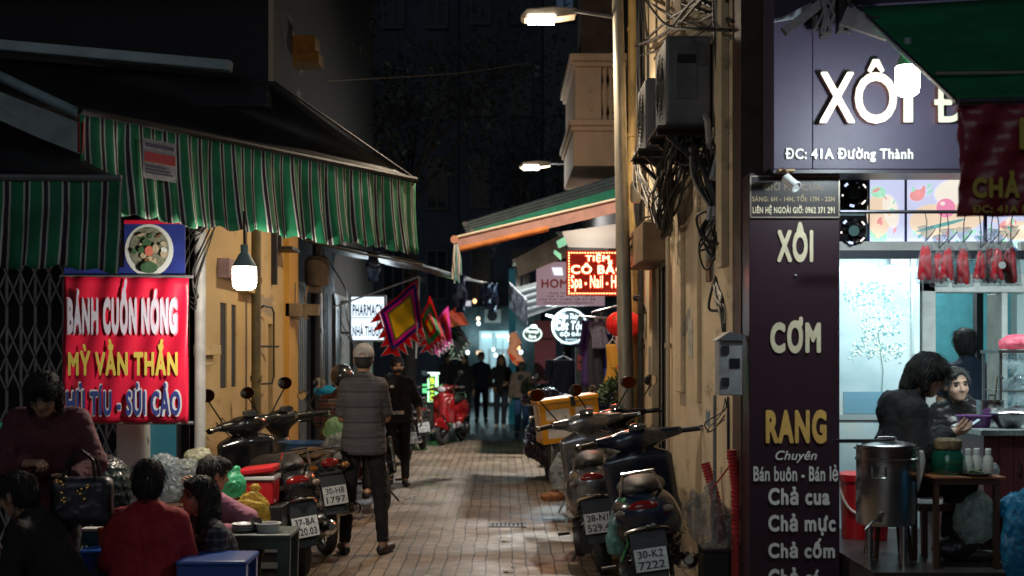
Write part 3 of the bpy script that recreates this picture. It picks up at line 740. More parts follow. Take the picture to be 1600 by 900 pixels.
    # running gear
    for s in (-1, 1):
        m = MB(); m.tube([SM @ Vector((s * .055, yb, wr)), SM @ Vector((s * .055, .50, .66))], [.016, .022], 8); m.build('fork', RIMM, root, world=False)
        m = MB(); m.tube([(s * .09, ya, wr), (s * .10, ya + .10, .58)], .012, 8)
        n_ = 7
        for i in range(n_): a = Vector((s * .092, ya + .02, wr + .08)).lerp(Vector((s * .099, ya + .09, .53)), i / (n_ - 1)); m.torus(tuple(a), .024, .006, (0, .25, 1), 12, 6)
        m.build('shock_absorber', RIMM, root, world=False)
    m = MB()
    if sco: m.bx(-.13, -.06, -.75, -.20, .18, .34); m.lathe([(.0, 0), (.10, 0), (.11, .02), (.11, .05), (.09, .07), (0, .07)], (-.17, -.58, .25), (1, 0, 0), 18); m.lathe([(0, 0), (.10, 0), (.11, .03), (.10, .06), (0, .06)], (-.17, -.28, .27), (1, 0, 0), 18)
    else: m.lathe([(0, 0), (.10, 0), (.115, .03), (.115, .22), (.10, .25), (0, .25)], (-.125, -.02, .33), (1, 0, 0), 18); m.lathe([(.055, 0), (.075, .03), (.075, .20), (.05, .22)], (0, .05, .36), (0, 1, .1), 14); m.bx(-.085, -.055, -.68, -.1, .25, .33)
    m.tube([(-.10, .05, .20), (-.22, -.08, .02)], .012, 6); m.tube([(-.2, -.1, .25), (-.28, -.1, .25)], .014, 6); m.tube([(.1, -.1, .25), (.26, -.1, .25)], .014, 6)
    m.build('engine', DARKM, root, world=False)
    m = MB(); m.tube([(.10, .05, .28), (.13, -.15, .22), (.15, -.35, .26)], .018, 8); m.lathe([(.0, 0), (.03, 0), (.052, .05), (.056, .30), (.05, .46), (.03, .48), (.022, .50), (0, .50)], (.155, -.38, .28), (.05, -1, .16), 18)
    m.box((.205, -.55, .315), (.012, .26, .07), (.15, 0, 0)); m.build('exhaust', CHROME, root, world=False)
    if rail:
        m = MB(); z0 = .80 if sco else .76
        m.tube([(-.12, -.40, z0 - .03), (-.155, -.55, z0), (-.15, -.78, z0 + .05), (-.10, -.92, z0 + .07), (.10, -.92, z0 + .07), (.15, -.78, z0 + .05), (.155, -.55, z0), (.12, -.40, z0 - .03)] if not sco else [(-.10, -.70, .76), (-.095, -.84, .80), (-.075, -.875, .90), (.075, -.875, .90), (.095, -.84, .80), (.10, -.70, .76)], .011, 8); m.build('grab_rail', CHROME if kind != 'x' else DARKM, root, world=False)
    return root

# ================================================================ THE SETTING
def nodes_of(m):
    nt = m.node_tree; return nt.nodes, nt.links, nt.nodes['Principled BSDF']
def new_mat(name):
    m = bpy.data.materials.new(name); m.use_nodes = True; MATS[name] = m; return m
def ramp(N, stops, interp='LINEAR'):
    r = N.new('ShaderNodeValToRGB'); r.color_ramp.interpolation = interp; el = r.color_ramp.elements
    while len(el) < len(stops): el.new(.5)
    for e, (p, c) in zip(el, stops): e.position = p; e.color = (*c, 1)
    return r
def paving():
    m = new_mat('brick_paving'); N, L, b = nodes_of(m)
    g = N.new('ShaderNodeNewGeometry'); sp = N.new('ShaderNodeSeparateXYZ'); cb = N.new('ShaderNodeCombineXYZ')
    wv = N.new('ShaderNodeTexNoise'); wv.inputs['Scale'].default_value = 1.7; wv.inputs['Detail'].default_value = 2
    L.new(g.outputs['Position'], wv.inputs['Vector'])
    ad = N.new('ShaderNodeVectorMath'); ad.operation = 'MULTIPLY_ADD'; ad.inputs[1].default_value = (.05, .05, 0); L.new(wv.outputs['Color'], ad.inputs[0]); L.new(g.outputs['Position'], ad.inputs[2])
    L.new(ad.outputs[0], sp.inputs[0]); L.new(sp.outputs['Y'], cb.inputs['X']); L.new(sp.outputs['X'], cb.inputs['Y'])
    br = N.new('ShaderNodeTexBrick'); br.offset = .5; br.inputs['Scale'].default_value = 1.0; br.inputs['Brick Width'].default_value = .215; br.inputs['Row Height'].default_value = .108
    br.inputs['Mortar Size'].default_value = .0065; br.inputs['Mortar Smooth'].default_value = .3; br.inputs['Bias'].default_value = -.2
    br.inputs['Color1'].default_value = (.27, .205, .150, 1); br.inputs['Color2'].default_value = (.165, .130, .098, 1); br.inputs['Mortar'].default_value = (.030, .026, .024, 1)
    L.new(cb.outputs[0], br.inputs['Vector'])
    def noise(scale, det=6, rough=.6, stretch=None):
        n = N.new('ShaderNodeTexNoise'); n.inputs['Scale'].default_value = scale; n.inputs['Detail'].default_value = det; n.inputs['Roughness'].default_value = rough
        L.new(g.outputs['Position'], n.inputs['Vector']); return n.outputs['Fac']
    def rng(v, a, c, lo, hi):
        r = N.new('ShaderNodeMapRange'); r.inputs['From Min'].default_value = a; r.inputs['From Max'].default_value = c; r.inputs['To Min'].default_value = lo; r.inputs['To Max'].default_value = hi
        L.new(v, r.inputs['Value']); return r.outputs['Result']
    mu = N.new('ShaderNodeMix'); mu.data_type = 'RGBA'; mu.blend_type = 'MULTIPLY'; mu.inputs[0].default_value = 1
    L.new(br.outputs['Color'], mu.inputs[6]); r = ramp(N, [(.30, (.45, .44, .45)), (.55, (.95, .93, .90)), (.75, (1.15, 1.1, 1.02))]); L.new(noise(1.1, 8, .7), r.inputs[0]); L.new(r.outputs[0], mu.inputs[7])
    m2 = N.new('ShaderNodeMix'); m2.data_type = 'RGBA'; L.new(rng(noise(7, 8, .75), .60, .70, 0, .7), m2.inputs[0]); L.new(mu.outputs[2], m2.inputs[6]); m2.inputs[7].default_value = (.035, .032, .03, 1)
    L.new(m2.outputs[2], b.inputs['Base Color'])
    L.new(rng(noise(.9, 6, .65), .42, .62, .34, .74), b.inputs['Roughness'])
    bp = N.new('ShaderNodeBump'); bp.inputs['Strength'].default_value = .7; bp.inputs['Distance'].default_value = .006
    ma = N.new('ShaderNodeMath'); ma.operation = 'MULTIPLY_ADD'; ma.inputs[1].default_value = -1.0; L.new(br.outputs['Fac'], ma.inputs[0]); L.new(noise(45, 4), ma.inputs[2])
    L.new(ma.outputs[0], bp.inputs['Height']); L.new(bp.outputs['Normal'], b.inputs['Normal'])
    return m
PAVE = paving()
ASPH = mat('wet_asphalt', (.040, .045, .052), .32, var=.5, vscale=1.2, bump=.4, bscale=90)
EARTH = mat('dark_ground', (.03, .03, .03), .8)
def slab(name, x0, x1, y0, y1, z0, z1, m, kind='structure'):
    mb = MB(); mb.bx(x0, x1, y0, y1, z0, z1); o = mb.build(name, m); o['kind'] = kind; return o
slab('ground', -60, 60, -6, 120, -.30, -.06, EARTH)
slab('alley_paving', -5.2, 1.62, 2.0, 24.2, -.05, 0, PAVE)
slab('cross_street', -25, 25, 24.2, 40.0, -.05, -.012, ASPH)
slab('far_pavement', -25, 25, 40.0, 60.0, -.05, .10, mat('concrete', (.16, .16, .16), .8, var=.4, vscale=2))
slab('near_road', -12, 12, -5, 2.0, -.05, -.004, ASPH)

YEL = wall_mat('yellow_plaster', (.60, .44, .20), (.20, .10, .035), .55)
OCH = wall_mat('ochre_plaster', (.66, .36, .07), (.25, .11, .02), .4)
CREAM = wall_mat('cream_plaster', (.66, .53, .35), (.15, .11, .07), .9, 1.1)
PINK = wall_mat('pinkish_plaster', (.72, .54, .38), (.12, .08, .06), .6)
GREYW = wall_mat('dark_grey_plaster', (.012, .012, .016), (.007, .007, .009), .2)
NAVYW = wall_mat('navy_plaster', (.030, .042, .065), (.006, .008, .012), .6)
DARKIN = mat('dark_interior', (.012, .012, .014), .8)
GLASSD = mat('dark_glass', (.015, .02, .03), .08, spec=.8)
STEEL = mat('steel', (.45, .46, .47), .28, 1.0, var=.3, vscale=12); GREYM = mat('grey_painted_metal', (.20, .21, .22), .45, .3, var=.35, vscale=8)
WHITEM = mat('white_painted_metal', (.62, .62, .60), .5, var=.3, vscale=5); BLKM = mat('black_painted_metal', (.02, .02, .022), .5, .2, var=.4, vscale=10)
WOODB = mat('brown_wood', (.10, .045, .025), .5, var=.5, vscale=7, stretch=(8, 8, 1))

# ---- left corner building: scissor-gated front to the camera, yellow flank along the alley
XL = -2.35
lb = thing('corner_building', 'corner building with a yellow plaster flank, slit windows and dark upper storey', 'building', (-4, 11.5, 0))
m = MB()   # flank pieces around the slit windows
def flank(y0, y1, z0, z1, mi=0, t=.22): m.bx(XL - t, XL, y0, y1, z0, z1, mi)
flank(9.62, 10.66, 0, 3.44); flank(10.66, 10.92, 0, 1.36); flank(10.66, 10.92, 2.08, 3.44); flank(10.92, 11.10, 0, 3.44)
flank(11.10, 11.30, 0, 1.36); flank(11.10, 11.30, 2.08, 3.44); flank(11.30, 12.2, 0, 3.44)
flank(12.2, 12.42, 0, 1.55); flank(12.2, 12.42, 2.15, 3.44); flank(12.42, 12.85, 0, 3.44); flank(12.85, 13.1, 0, .9); flank(12.85, 13.1, 1.95, 3.44); flank(13.1, 13.75, 0, 3.44)
m.build('wall', YEL, lb)
m = MB(); m.bx(XL - .2, XL + .06, 13.75, 14.35, 0, 3.44); m.build('pilaster', OCH, lb)
m = MB(); m.bx(XL - .20, XL - .14, 12.2, 13.14, .85, 2.2); m.build('back_panel', DARKIN, lb)
for y0, y1 in ((10.655, 10.925), (11.095, 11.305)): m = MB(); m.bx(XL - .1, XL - .012, y0, y1, 1.355, 2.085); m.build('window', DARKIN, lb)
m = MB(); m.bx(XL, XL + .10, 10.55, 11.42, 2.28, 2.44); m.build('window_hood', mat('mauve_paint', (.32, .22, .22), .7, var=.3), lb, bevel=.006)
m = MB(); m.bx(XL - .02, XL + .12, 9.75, 10.15, 1.64, 1.72); m.bx(XL, XL + .07, 9.8, 10.1, 1.56, 1.64); m.build('sill', YEL, lb, bevel=.006)
m = MB(); m.bx(XL - .02, XL + .09, 11.4, 12.1, 2.20, 2.27); m.build('ledge', YEL, lb, bevel=.006)
# upper storey overhang
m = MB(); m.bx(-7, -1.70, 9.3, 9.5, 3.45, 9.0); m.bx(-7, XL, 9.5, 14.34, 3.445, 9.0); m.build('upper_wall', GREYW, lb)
m = MB(); m.bar(P(-60, 66, 9.1), P(362, 104, 9.1), .10, .075); m.build('fascia_beam', mat('pale_blue_paint', (.34, .42, .45), .55, var=.4, vscale=3), lb, bevel=.01)
m = MB(); m.bx(-6.5, -1.70, 8.95, 9.30, 4.35, 4.5); m.bx(-6.5, -1.72, 9.0, 9.08, 4.5, 4.62); m.build('cornice', GREYW, lb, bevel=.015)
m = MB()
for i in range(9): m.bx(-3.9 + i * .25, -3.86 + i * .25, 9.0, 9.04, 4.62, 5.6)
m.bx(-4, -1.8, 9.0, 9.04, 5.0, 5.03); m.build('balcony_railing', BLKM, lb)
wf = MB(); wf.bx(-2.36, -1.98, 9.26, 9.30, 4.33 + .2, 5.3); wf = wf.build('window', BLKM, lb)
w2 = MB()
for i in range(3):
    for k in range(4): w2.bx(-2.33 + i * .118, -2.235 + i * .118, 9.250, 9.256, 4.56 + k * .18, 4.71 + k * .18)
w2.build('lit_pane', emis('amber_window', (1, .42, .10), .12), wf)
# shopfront behind the awnings
m = MB(); m.bx(-7, XL - .22, 9.64, 9.8, 2.62, 3.44); m.bx(-2.80, XL, 9.60, 9.9, 0, 2.62); m.build('shop_wall', GREYW, lb)
m = MB(); m.bx(-7, -2.8, 10.2, 10.3, 0, 2.62); m.build('back_wall', DARKIN, lb)
m = MB(); m.bx(X(184, 9.4), X(229, 9.4), 9.36, 9.60, 0, 1.25); m.build('marble_pier', wall_mat('marble', (.50, .47, .42), (.18, .15, .12), .7), lb, bevel=.008)
m = MB(); m.bx(X(230, 9.45), X(272, 9.45), 9.5, 9.52, .55, 1.3); m.build('glass_panel', mat('blue_glass', (.03, .13, .18), .12, emit=(.02, .25, .35), estr=.05), lb)
# scissor gate
gt = thing('scissor_gate', 'grey folding scissor gate half drawn across the dark shopfront', 'gate', (-3.4, 9.45, 0))
m = MB(); x = -4.6
while x < -2.62:
    m.bx(x - .011, x + .011, 9.44, 9.462, .03, 2.55); x += .105
m.build('upright', GREYM, gt)
for k in range(4):
    m = MB(); x = -4.6; z = .15 + k * .62
    while x < -2.70:
        m.bar((x, 9.432, z), (x + .105, 9.432, z + .24), .014, .006, up=(0, 1, 0)); m.bar((x, 9.424, z + .24), (x + .105, 9.424, z), .014, .006, up=(0, 1, 0))
        m.bar((x, 9.432, z + .24), (x + .105, 9.432, z + .48), .014, .006, up=(0, 1, 0)); m.bar((x, 9.424, z + .48), (x + .105, 9.424, z + .24), .014, .006, up=(0, 1, 0))
        x += .105
    m.build('lattice', GREYM, gt)
m = MB(); m.bx(-4.7, -2.6, 9.42, 9.48, 2.56, 2.62); m.build('rail', GREYM, gt)
# corner pole
m = MB(); m.tube([(X(312, 9.3), 9.3, 0), (X(313, 9.3), 9.3, 3.0)], .042, 12); tag(m.build('pole', mat('pale_grey_pipe', (.36, .37, .36), .6, var=.4, vscale=4)), 'pale grey upright pipe at the yellow corner beside the red banner', 'pole')
m = MB(); m.tube([(XL + .09, 11.75, 0), (XL + .09, 11.75, 3.8)], .045, 12)
for z in (.5, 1.4, 2.3): m.tube([(XL + .09, 11.75, z), (XL + .09, 11.75, z + .05)], .056, 12)
tag(m.build('drain_pipe', mat('dark_pipe', (.035, .03, .022), .5, var=.8, vscale=5, col2=(.16, .12, .03))), 'dark peeling drain pipe running up the yellow wall behind the bulb', 'pipe')
m = MB(); m.tube([(XL + .03, 12.05, 2.05), (XL + .10, 12.05, 2.1), (XL + .10, 12.5, 2.1), (XL + .10, 12.6, 2.05), (XL + .10, 12.6, 1.42), (XL + .10, 12.5, 1.36), (XL + .03, 12.2, 1.36)], .010, 6); m.tube([(XL, 12.3, 1.72), (XL + .13, 12.7, 1.72)], .010, 6)
tag(m.build('wall_hook', BLKM), 'thin bent iron hook frame fixed to the yellow wall', 'bracket')
m = MB(); m.bx(XL, XL + .06, 13.0, 13.05, 2.35, 3.7); m.bx(XL, XL + .05, 13.3, 13.34, 2.75, 3.7); m.bx(XL, XL + .2, 13.1, 13.6, 2.72, 2.75)
tag(m.build('iron_bracket', BLKM), 'black iron strips and bracket hanging under the awning on yellow wall', 'bracket')
m = MB(); m.bx(XL + .0, XL + .34, 14.0, 14.12, 2.07, 2.19); m.bx(XL + .06, XL + .12, 13.8, 14.2, 2.05, 2.12); m.tube([(XL + .1, 13.9, 2.1), (XL + .1, 13.9, 2.42)], .008, 6); m.tube([(XL + .2, 13.95, 2.18), (XL + .22, 13.95, 2.38)], .008, 6); m.box((XL + .1, 13.85, 2.12), (.16, .2, .14))
for i in range(14):
    a = Vector((XL + .08 + random.random() * .1, 13.8 + random.random() * .2, 2.1)); m.tube([a, a + Vector((random.uniform(-.1, .1), 0, random.uniform(-.1, .12))), a + Vector((random.uniform(-.1, .1), 0, random.uniform(-.1, .1)))], .006, 5)
tag(m.build('meter_box', mat('dusty_plastic', (.25, .18, .11), .6, var=.5, vscale=9)), 'small cluttered junction box with a beam on the ochre pilaster', 'box')

# ---- second left building, dark, with pipes and shutters
l2 = thing('dark_shophouse', 'dark shophouse with grey shutters and pipes behind the pharmacy sign', 'building', (-4, 19, 0))
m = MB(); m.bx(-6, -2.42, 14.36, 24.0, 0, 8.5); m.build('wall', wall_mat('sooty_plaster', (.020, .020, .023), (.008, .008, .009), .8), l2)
for i, (y0, y1, c) in enumerate(((14.7, 15.5, GREYM), (16.2, 17.6, DARKIN), (18.2, 19.8, GREYM), (20.3, 21.8, DARKIN), (22.2, 23.4, GREYM))):
    m = MB(); m.bx(-2.42, -2.38, y0, y1, 0, 2.5)
    for k in range(int((y1 - y0) / .16)): m.bx(-2.39, -2.365, y0 + k * .16, y0 + k * .16 + .10, .1, 2.45)
    m.build('shutter', c, l2)
m = MB(); m.bx(-2.44, -2.08, 14.5, 14.9, 4.95, 5.08); m.bx(-2.44, -2.12, 14.5, 14.88, 5.08, 5.26); m.build('orange_ledge', mat('dim_ochre', (.16, .075, .012), .8, var=.4), l2, bevel=.01)  # orange light of a hidden lamp is put into the ledge's colour
m = MB(); m.bx(-2.6, -2.41, 14.37, 14.55, 3.9, 6.2); m.build('upper_pilaster', OCH, l2)  # lamplit strip of wall; the ochre colour stands in for orange light
for n_, (x_, y_, r_, mm) in enumerate(((-2.28, 15.7, .05, BLKM), (-2.28, 15.95, .04, STEEL), (-2.27, 16.15, .03, GREYM))):
    m = MB(); m.tube([(x_, y_, 0), (x_, y_, 3.4)], r_, 10)
    for z in (.8, 1.9): m.tube([(x_, y_, z), (x_, y_, z + .06)], r_ + .01, 10)
    tag(m.build('drain_pipe', mm), ('thick black downpipe on the dark shophouse beyond the ochre pilaster', 'shiny steel downpipe beside the black one on the dark shophouse', 'thin grey downpipe beside the steel one on the dark shophouse')[n_], 'pipe')
m = MB(); m.lathe([(.0, 0), (.13, 0), (.15, .05), (.15, .3), (.1, .36), (0, .36)], (-2.2, 15.2, 2.45)); m.tube([(-2.2, 15.2, 2.7), (-2.2, 15.2, 3.2)], .02, 6); m.box((-2.22, 15.2, 2.42), (.16, .2, .1))
tag(m.build('covered_fan', mat('dusty_fabric', (.13, .09, .06), .8, var=.5)), 'dusty wrapped wall fan hanging under the awning past the pilaster', 'fan')

# ---- striped awnings
def stripes(name, per, stops):
    mm = new_mat(name); N, L, b = nodes_of(mm); b.inputs['Roughness'].default_value = .75
    tc = N.new('ShaderNodeTexCoord'); sp = N.new('ShaderNodeSeparateXYZ'); L.new(tc.outputs['Object'], sp.inputs[0])
    nz = N.new('ShaderNodeTexNoise'); nz.inputs['Scale'].default_value = 3; L.new(tc.outputs['Object'], nz.inputs['Vector'])
    a0 = N.new('ShaderNodeMath'); a0.operation = 'MULTIPLY_ADD'; a0.inputs[1].default_value = .02; L.new(nz.outputs['Fac'], a0.inputs[0]); L.new(sp.outputs['X'], a0.inputs[2])
    a = N.new('ShaderNodeMath'); a.operation = 'DIVIDE'; a.inputs[1].default_value = per; L.new(a0.outputs[0], a.inputs[0])
    f = N.new('ShaderNodeMath'); f.operation = 'FRACT'; L.new(a.outputs[0], f.inputs[0])
    r = ramp(N, stops, 'CONSTANT'); L.new(f.outputs[0], r.inputs[0])
    mu = N.new('ShaderNodeMix'); mu.data_type = 'RGBA'; mu.blend_type = 'MULTIPLY'; mu.inputs[0].default_value = 1
    d = N.new('ShaderNodeTexNoise'); d.inputs['Scale'].default_value = 4; d.inputs['Detail'].default_value = 7; L.new(tc.outputs['Object'], d.inputs['Vector'])
    rd = ramp(N, [(.3, (.5, .48, .45)), (.65, (1, 1, 1))]); L.new(d.outputs['Fac'], rd.inputs[0]); L.new(r.outputs[0], mu.inputs[6]); L.new(rd.outputs[0], mu.inputs[7])
    L.new(mu.outputs[2], b.inputs['Base Color'])
    return mm
STR = stripes('green_striped_canvas', .104, [(0, (.012, .25, .11)), (.48, (.68, .72, .68)), (.57, (.035, .014, .035)), (.78, (.68, .72, .68)), (.87, (.012, .25, .11))])
TARP = mat('dark_tarpaulin', (.007, .007, .010), .6, var=.5, vscale=5, bump=.2, bscale=30)
def valance(root, L0, L1, ztop, zbot, scal=.19, name='valance', amp=.018):
    g = []; n = int((L1 - L0) / .02); rows = 10
    for i in range(rows + 1):
        t = i / rows; row = []
        for k in range(n + 1):
            x = L0 + (L1 - L0) * k / n
            zb = zbot - .025 * abs(math.sin(math.pi * x / scal)) + .012 * math.sin(x * 5.1) + .008 * math.sin(x * 13)
            z = ztop + (zb - ztop) * t
            y = amp * (.3 + t) * (math.sin(x * 19 + 2 * math.sin(x * 3)) + .6 * math.sin(x * 41 + t)) - .05 * t * t
            row.append((x, y, z))
        g.append(row)
    m = MB(); m.sheet(g); return m.build(name, STR, root, world=False, solid=.004)
A = P(125, 185, 7.4); B_ = P(650, 275, 10.5); ang = math.atan2(B_.y - A.y, B_.x - A.x); Lw = (B_ - A).xy.length
aw = thing('striped_awning', 'large green striped awning with long scalloped valance over the alley mouth', 'awning', (A.x, A.y, 3.05), ang)
valance(aw, 0, Lw, .0, -.56)
Cc = P(430, 128, 9.27); Dd = P(-160, 78, 9.27); A0 = Vector((A.x, A.y, 3.06)); B0 = Vector((B_.x, B_.y, 3.08))
def roof(root, a, b, c, d, nm='canopy', sag=.05, m_=TARP, ribs=0):
    g = []
    for i in range(13):
        t = i / 12; row = []
        for k in range(25):
            s_ = k / 24; p = a.lerp(b, s_).lerp(d.lerp(c, s_), t); p = p - Vector((0, 0, sag * math.sin(math.pi * t) * (.7 + .5 * abs(math.sin(s_ * 9)))))
            row.append(p)
        g.append(row)
    m = MB(); m.sheet(g); return m.build(nm, m_, root, solid=.008)
roof(aw, A0, B0, Cc, Dd)
m = MB(); m.tube([A0 + Vector((0, 0, .0)), B0], .022, 8); m.tube([B0, Cc], .010, 8); m.tube([A0, Dd], .010, 8)
m.build('frame', BLKM, aw)
m = MB(); m.tube([P(-40, 100, 7.6), P(60, 148, 7.5), P(124, 178, 7.42)], .030, 10); m.build('roller', mat('pale_teal_metal', (.25, .36, .40), .45, var=.4), aw)
m = MB(); m.prism([P(-40, 128, 7.7), P(120, 190, 7.5), P(124, 240, 7.5), P(60, 215, 7.6), P(-40, 170, 7.75)], (0, .01, 0)); m.build('side_flap', mat('grey_white_canvas', (.36, .42, .43), .8, var=.3), aw)
m = MB(); m.prism([P(121, 190, 7.45), P(131, 190, 7.4), P(129, 240, 7.4), P(121, 238, 7.45)], (0, .01, 0)); m.build('red_trim', mat('red_canvas', (.35, .02, .03), .8), aw)
# small notice pinned on the valance
def at_valance(t, z, off):  # a point on the valance plane
    p = A.lerp(B_, t); n = Vector((math.sin(ang), -math.cos(ang), 0)); return Vector((p.x, p.y, z)) + n * off
nt_ = thing('notice', 'small faded white and red notice pinned on the green striped valance', 'notice', at_valance(.16, 2.72, .07), ang)
m = MB(); m.bx(-.14, .14, 0, .006, 0, .24); m.build('sheet', mat('faded_white', (.42, .40, .42), .7, var=.4, vscale=20), nt_, world=False)
m = MB(); m.bx(-.13, .13, -.003, 0, .10, .16); m.build('red_band', mat('faded_red', (.40, .04, .05), .7), nt_, world=False)
m = MB()
for i in range(3): m.bx(-.12, .11 - i * .03, -.003, 0, .03 + .02 * i, .04 + .02 * i)
m.bx(-.12, .12, -.003, 0, .19, .215); m.build('lettering', mat('faded_ink', (.08, .07, .12), .7), nt_, world=False)

aw2 = thing('striped_awning', 'smaller green striped awning hanging over the scissor gate', 'awning', (-2.9, 6.8, 0))
valance(aw2, -.9, 2.9 + X(192, 6.8), Z(277, 6.8), Z(416, 6.8), name='valance')
roof(aw2, P(-330, 270, 6.8), P(185, 280, 6.8), P(60, 195, 8.6), P(-330, 95, 8.6), sag=.03)
m = MB(); m.tube([P(-330, 275, 6.8), P(190, 279, 6.8)], .02, 8); m.build('frame', GREYM, aw2)

# black tarp awning further in on the left
aw3 = thing('tarp_awning', 'sagging black tarpaulin awning over the dark shophouse beside the flags', 'awning', (-1.5, 16.5, 2.6))
a, b, c, d = Vector((-2.4, 14.8, 3.02)), Vector((-.95, 15.0, 2.72)), Vector((-.22, 18.6, 2.68)), Vector((-2.4, 18.6, 3.15))
roof(aw3, a, b, c, d, sag=.07, m_=mat('black_tarp', (.016, .018, .024), .35, var=.4, vscale=3, bump=.4, bscale=9))
m = MB(); m.tube([a - Vector((0, 0, .03)), a.lerp(b, .5) - Vector((0, 0, .05)), b - Vector((0, 0, .03))], .015, 8); m.tube([b - Vector((0, 0, .03)), c - Vector((0, 0, .03))], .017, 8)
m.build('frame', mat('grimy_tube', (.10, .09, .08), .5, .5, var=.4), aw3)
for x0, y0, z0, L_ in ((-.62, 16.6, 2.68, .5), (-.22, 18.5, 2.66, .42), (-.3, 18.3, 2.66, .3), (-1.6, 15.1, 2.85, .35)):
    gq = [[(x0 + .05 * k + .02 * math.sin(i * 1.1 + k), y0 + .03 * math.sin(i + 2 * k), z0 - L_ * i / 8) for k in range(4)] for i in range(9)]
    m = MB(); m.sheet(gq); m.build('hanging_strip', mat('blue_tarp', (.02, .05, .13), .4, var=.4), aw3, solid=.004)

# ---- right corner building with the rice shop
XR = 1.42
rb = thing('shop_building', 'corner building with stained cream flank and a lit eatery on its front', 'building', (4, 9, 0))
m = MB()
def rfl(y0, y1, z0, z1, x0=XR, t=.24): m.bx(x0, x0 + t, y0, y1, z0, z1)
rfl(7.9, 11.0, 0, 8); rfl(11.0, 12.15, 2.5, 8); rfl(12.15, 14.28, 0, 8)
m.build('wall', CREAM, rb)
m = MB(); m.bx(XR - .035, XR, 9.95, 10.28, 1.35, 8); m.build('pilaster', CREAM, rb, bevel=.006)
m = MB(); m.bx(XR - .03, XR, 9.15, 9.32, 1.30, 3.0); m.build('pilaster', CREAM, rb, bevel=.006)
m = MB(); m.bx(XR + .10, XR + .13, 11.02, 12.13, 0, 2.48); m.build('door', mat('dark_brown_door', (.025, .016, .012), .45, var=.4), rb)
m = MB()
for k in range(5): m.tube([(XR + .06, 11.15 + k * .22, 0), (XR + .06, 11.15 + k * .22, 2.45)], .012, 6)
m.build('door_bars', BLKM, rb)
m = MB(); m.bx(XR - .22, XR, 10.95, 12.3, 2.45, 2.78); m.build('door_hood', mat('brown_sheet_metal', (.20, .13, .07), .6, var=.4, vscale=4), rb, bevel=.01)
m = MB(); m.bx(XR + .02, 7, 7.66, 8.2, 3.305, 8.5); m.build('upper_wall', mat('dark_upper_wall', (.03, .03, .045), .7, var=.4), rb)
m = MB(); m.bx(XR, XR + .23, 7.62, 7.90, 0, 8); m.build('corner_strip', mat('dark_brown_panel', (.06, .03, .02), .6, var=.5), rb)
m = MB(); m.bx(XR - .05, XR + .0, 8.02, 8.22, 2.2, 6); m.build('pilaster', CREAM, rb, bevel=.006)
# shop room
FZ = .50
TEALW = mat('pale_teal_wall', (.42, .56, .56), .55, var=.15, vscale=3)
m = MB(); m.bx(1.96, 6.5, 6.75, 7.91, .0, FZ); m.bx(1.66, 6.5, 7.91, 12.6, .0, FZ); st_ = m.build('shop_step', mat('dark_tile', (.05, .035, .035), .35, var=.5, vscale=6)); st_['kind'] = 'structure'
m = MB(); m.bx(1.66, 3.05, 9.5, 9.62, FZ, 3.2); m.bx(3.05, 3.9, 9.5, 9.62, 2.35, 3.2); m.bx(3.82, 6.5, 9.5, 9.62, FZ, 3.2); m.build('partition_wall', TEALW, rb)
for q in ((1.66, 6.5, 12.5, 12.6), (1.66, 1.72, 8.2, 9.5), (6.4, 6.5, 7.6, 12.49)): m = MB(); m.bx(*q, FZ, 3.2); m.build('room_wall', mat('deep_teal_wall', (.06, .26, .30), .6, var=.3), rb)
m = MB(); m.bx(1.66, 6.5, 7.66, 12.6, 3.2, 3.3); m.build('ceiling', mat('ceiling_white', (.6, .62, .62), .7), rb)
m = MB(); m.bx(X(1438, 9.4), X(1460, 9.4), 9.36, 9.66, FZ, 2.22); m.bx(X(1438, 9.4), X(1600, 9.4), 9.36, 9.5, 2.10, 2.24); m.bx(X(1562, 9.4), X(1572, 9.4), 9.36, 9.66, FZ, 2.10); m.build('door_frame', mat('cream_frame', (.55, .58, .54), .5, var=.25), rb, bevel=.01)
m = MB(); m.bx(X(1520, 11.5), X(1530, 11.5), 11.4, 11.5, FZ, 2.3); m.bx(X(1545, 11.5), X(1552, 11.5), 11.4, 11.5, FZ, 2.3); m.build('shelf_post', DARKIN, rb)

# ---- next building on the right with the balcony
nb_ = thing('balcony_house', 'beige house with projecting balcony above the fabric awnings and hair salon signs', 'building', (3.2, 18.5, 0))
m = MB(); m.bx(1.50, 5, 14.3, 24.0, 3.2, 9); m.bx(1.50, 5, 14.3, 14.6, 0, 3.2); m.bx(2.6, 5, 14.6, 24, 0, 3.2); m.build('wall', GREYW, nb_)
m = MB(); m.bx(.86, 1.5, 15.5, 17.8, 3.92, 4.40); m.build('balcony_base', PINK, nb_, bevel=.01)
m = MB(); m.bx(.80, 1.52, 15.42, 17.9, 4.40, 4.47); m.bx(.83, 1.52, 15.46, 17.86, 4.34, 4.40); m.bx(.81, 1.52, 15.42, 17.9, 5.18, 5.27); m.bx(.84, 1.52, 15.46, 17.86, 5.12, 5.18); m.build('cornice', PINK, nb_, bevel=.012)
m = MB(); m.bx(.88, 1.20, 15.5, 15.62, 4.47, 5.12); m.bx(.88, .98, 15.62, 17.8, 4.47, 5.12); m.bx(1.44, 1.5, 15.5, 15.62, 4.47, 5.12); m.build('parapet', PINK, nb_, bevel=.008)
for i in range(3):
    m = MB(); m.lathe([(.03, 0), (.035, .05), (.02, .1), (.045, .25), (.05, .32), (.03, .45), (.018, .5), (.035, .58), (.035, .65)], (1.245 + i * .075, 15.56, 4.47), seg=12); m.build('baluster', PINK, nb_)
m = MB(); m.bx(1.2, 1.46, 15.66, 15.68, 4.47, 5.12); m.build('shadow_board', DARKIN, nb_)
m = MB(); m.bx(1.0, 1.5, 16.2, 17.0, 5.3, 6.6); m.build('balcony_screen', mat('brown_screen', (.09, .05, .03), .7, var=.5), nb_)

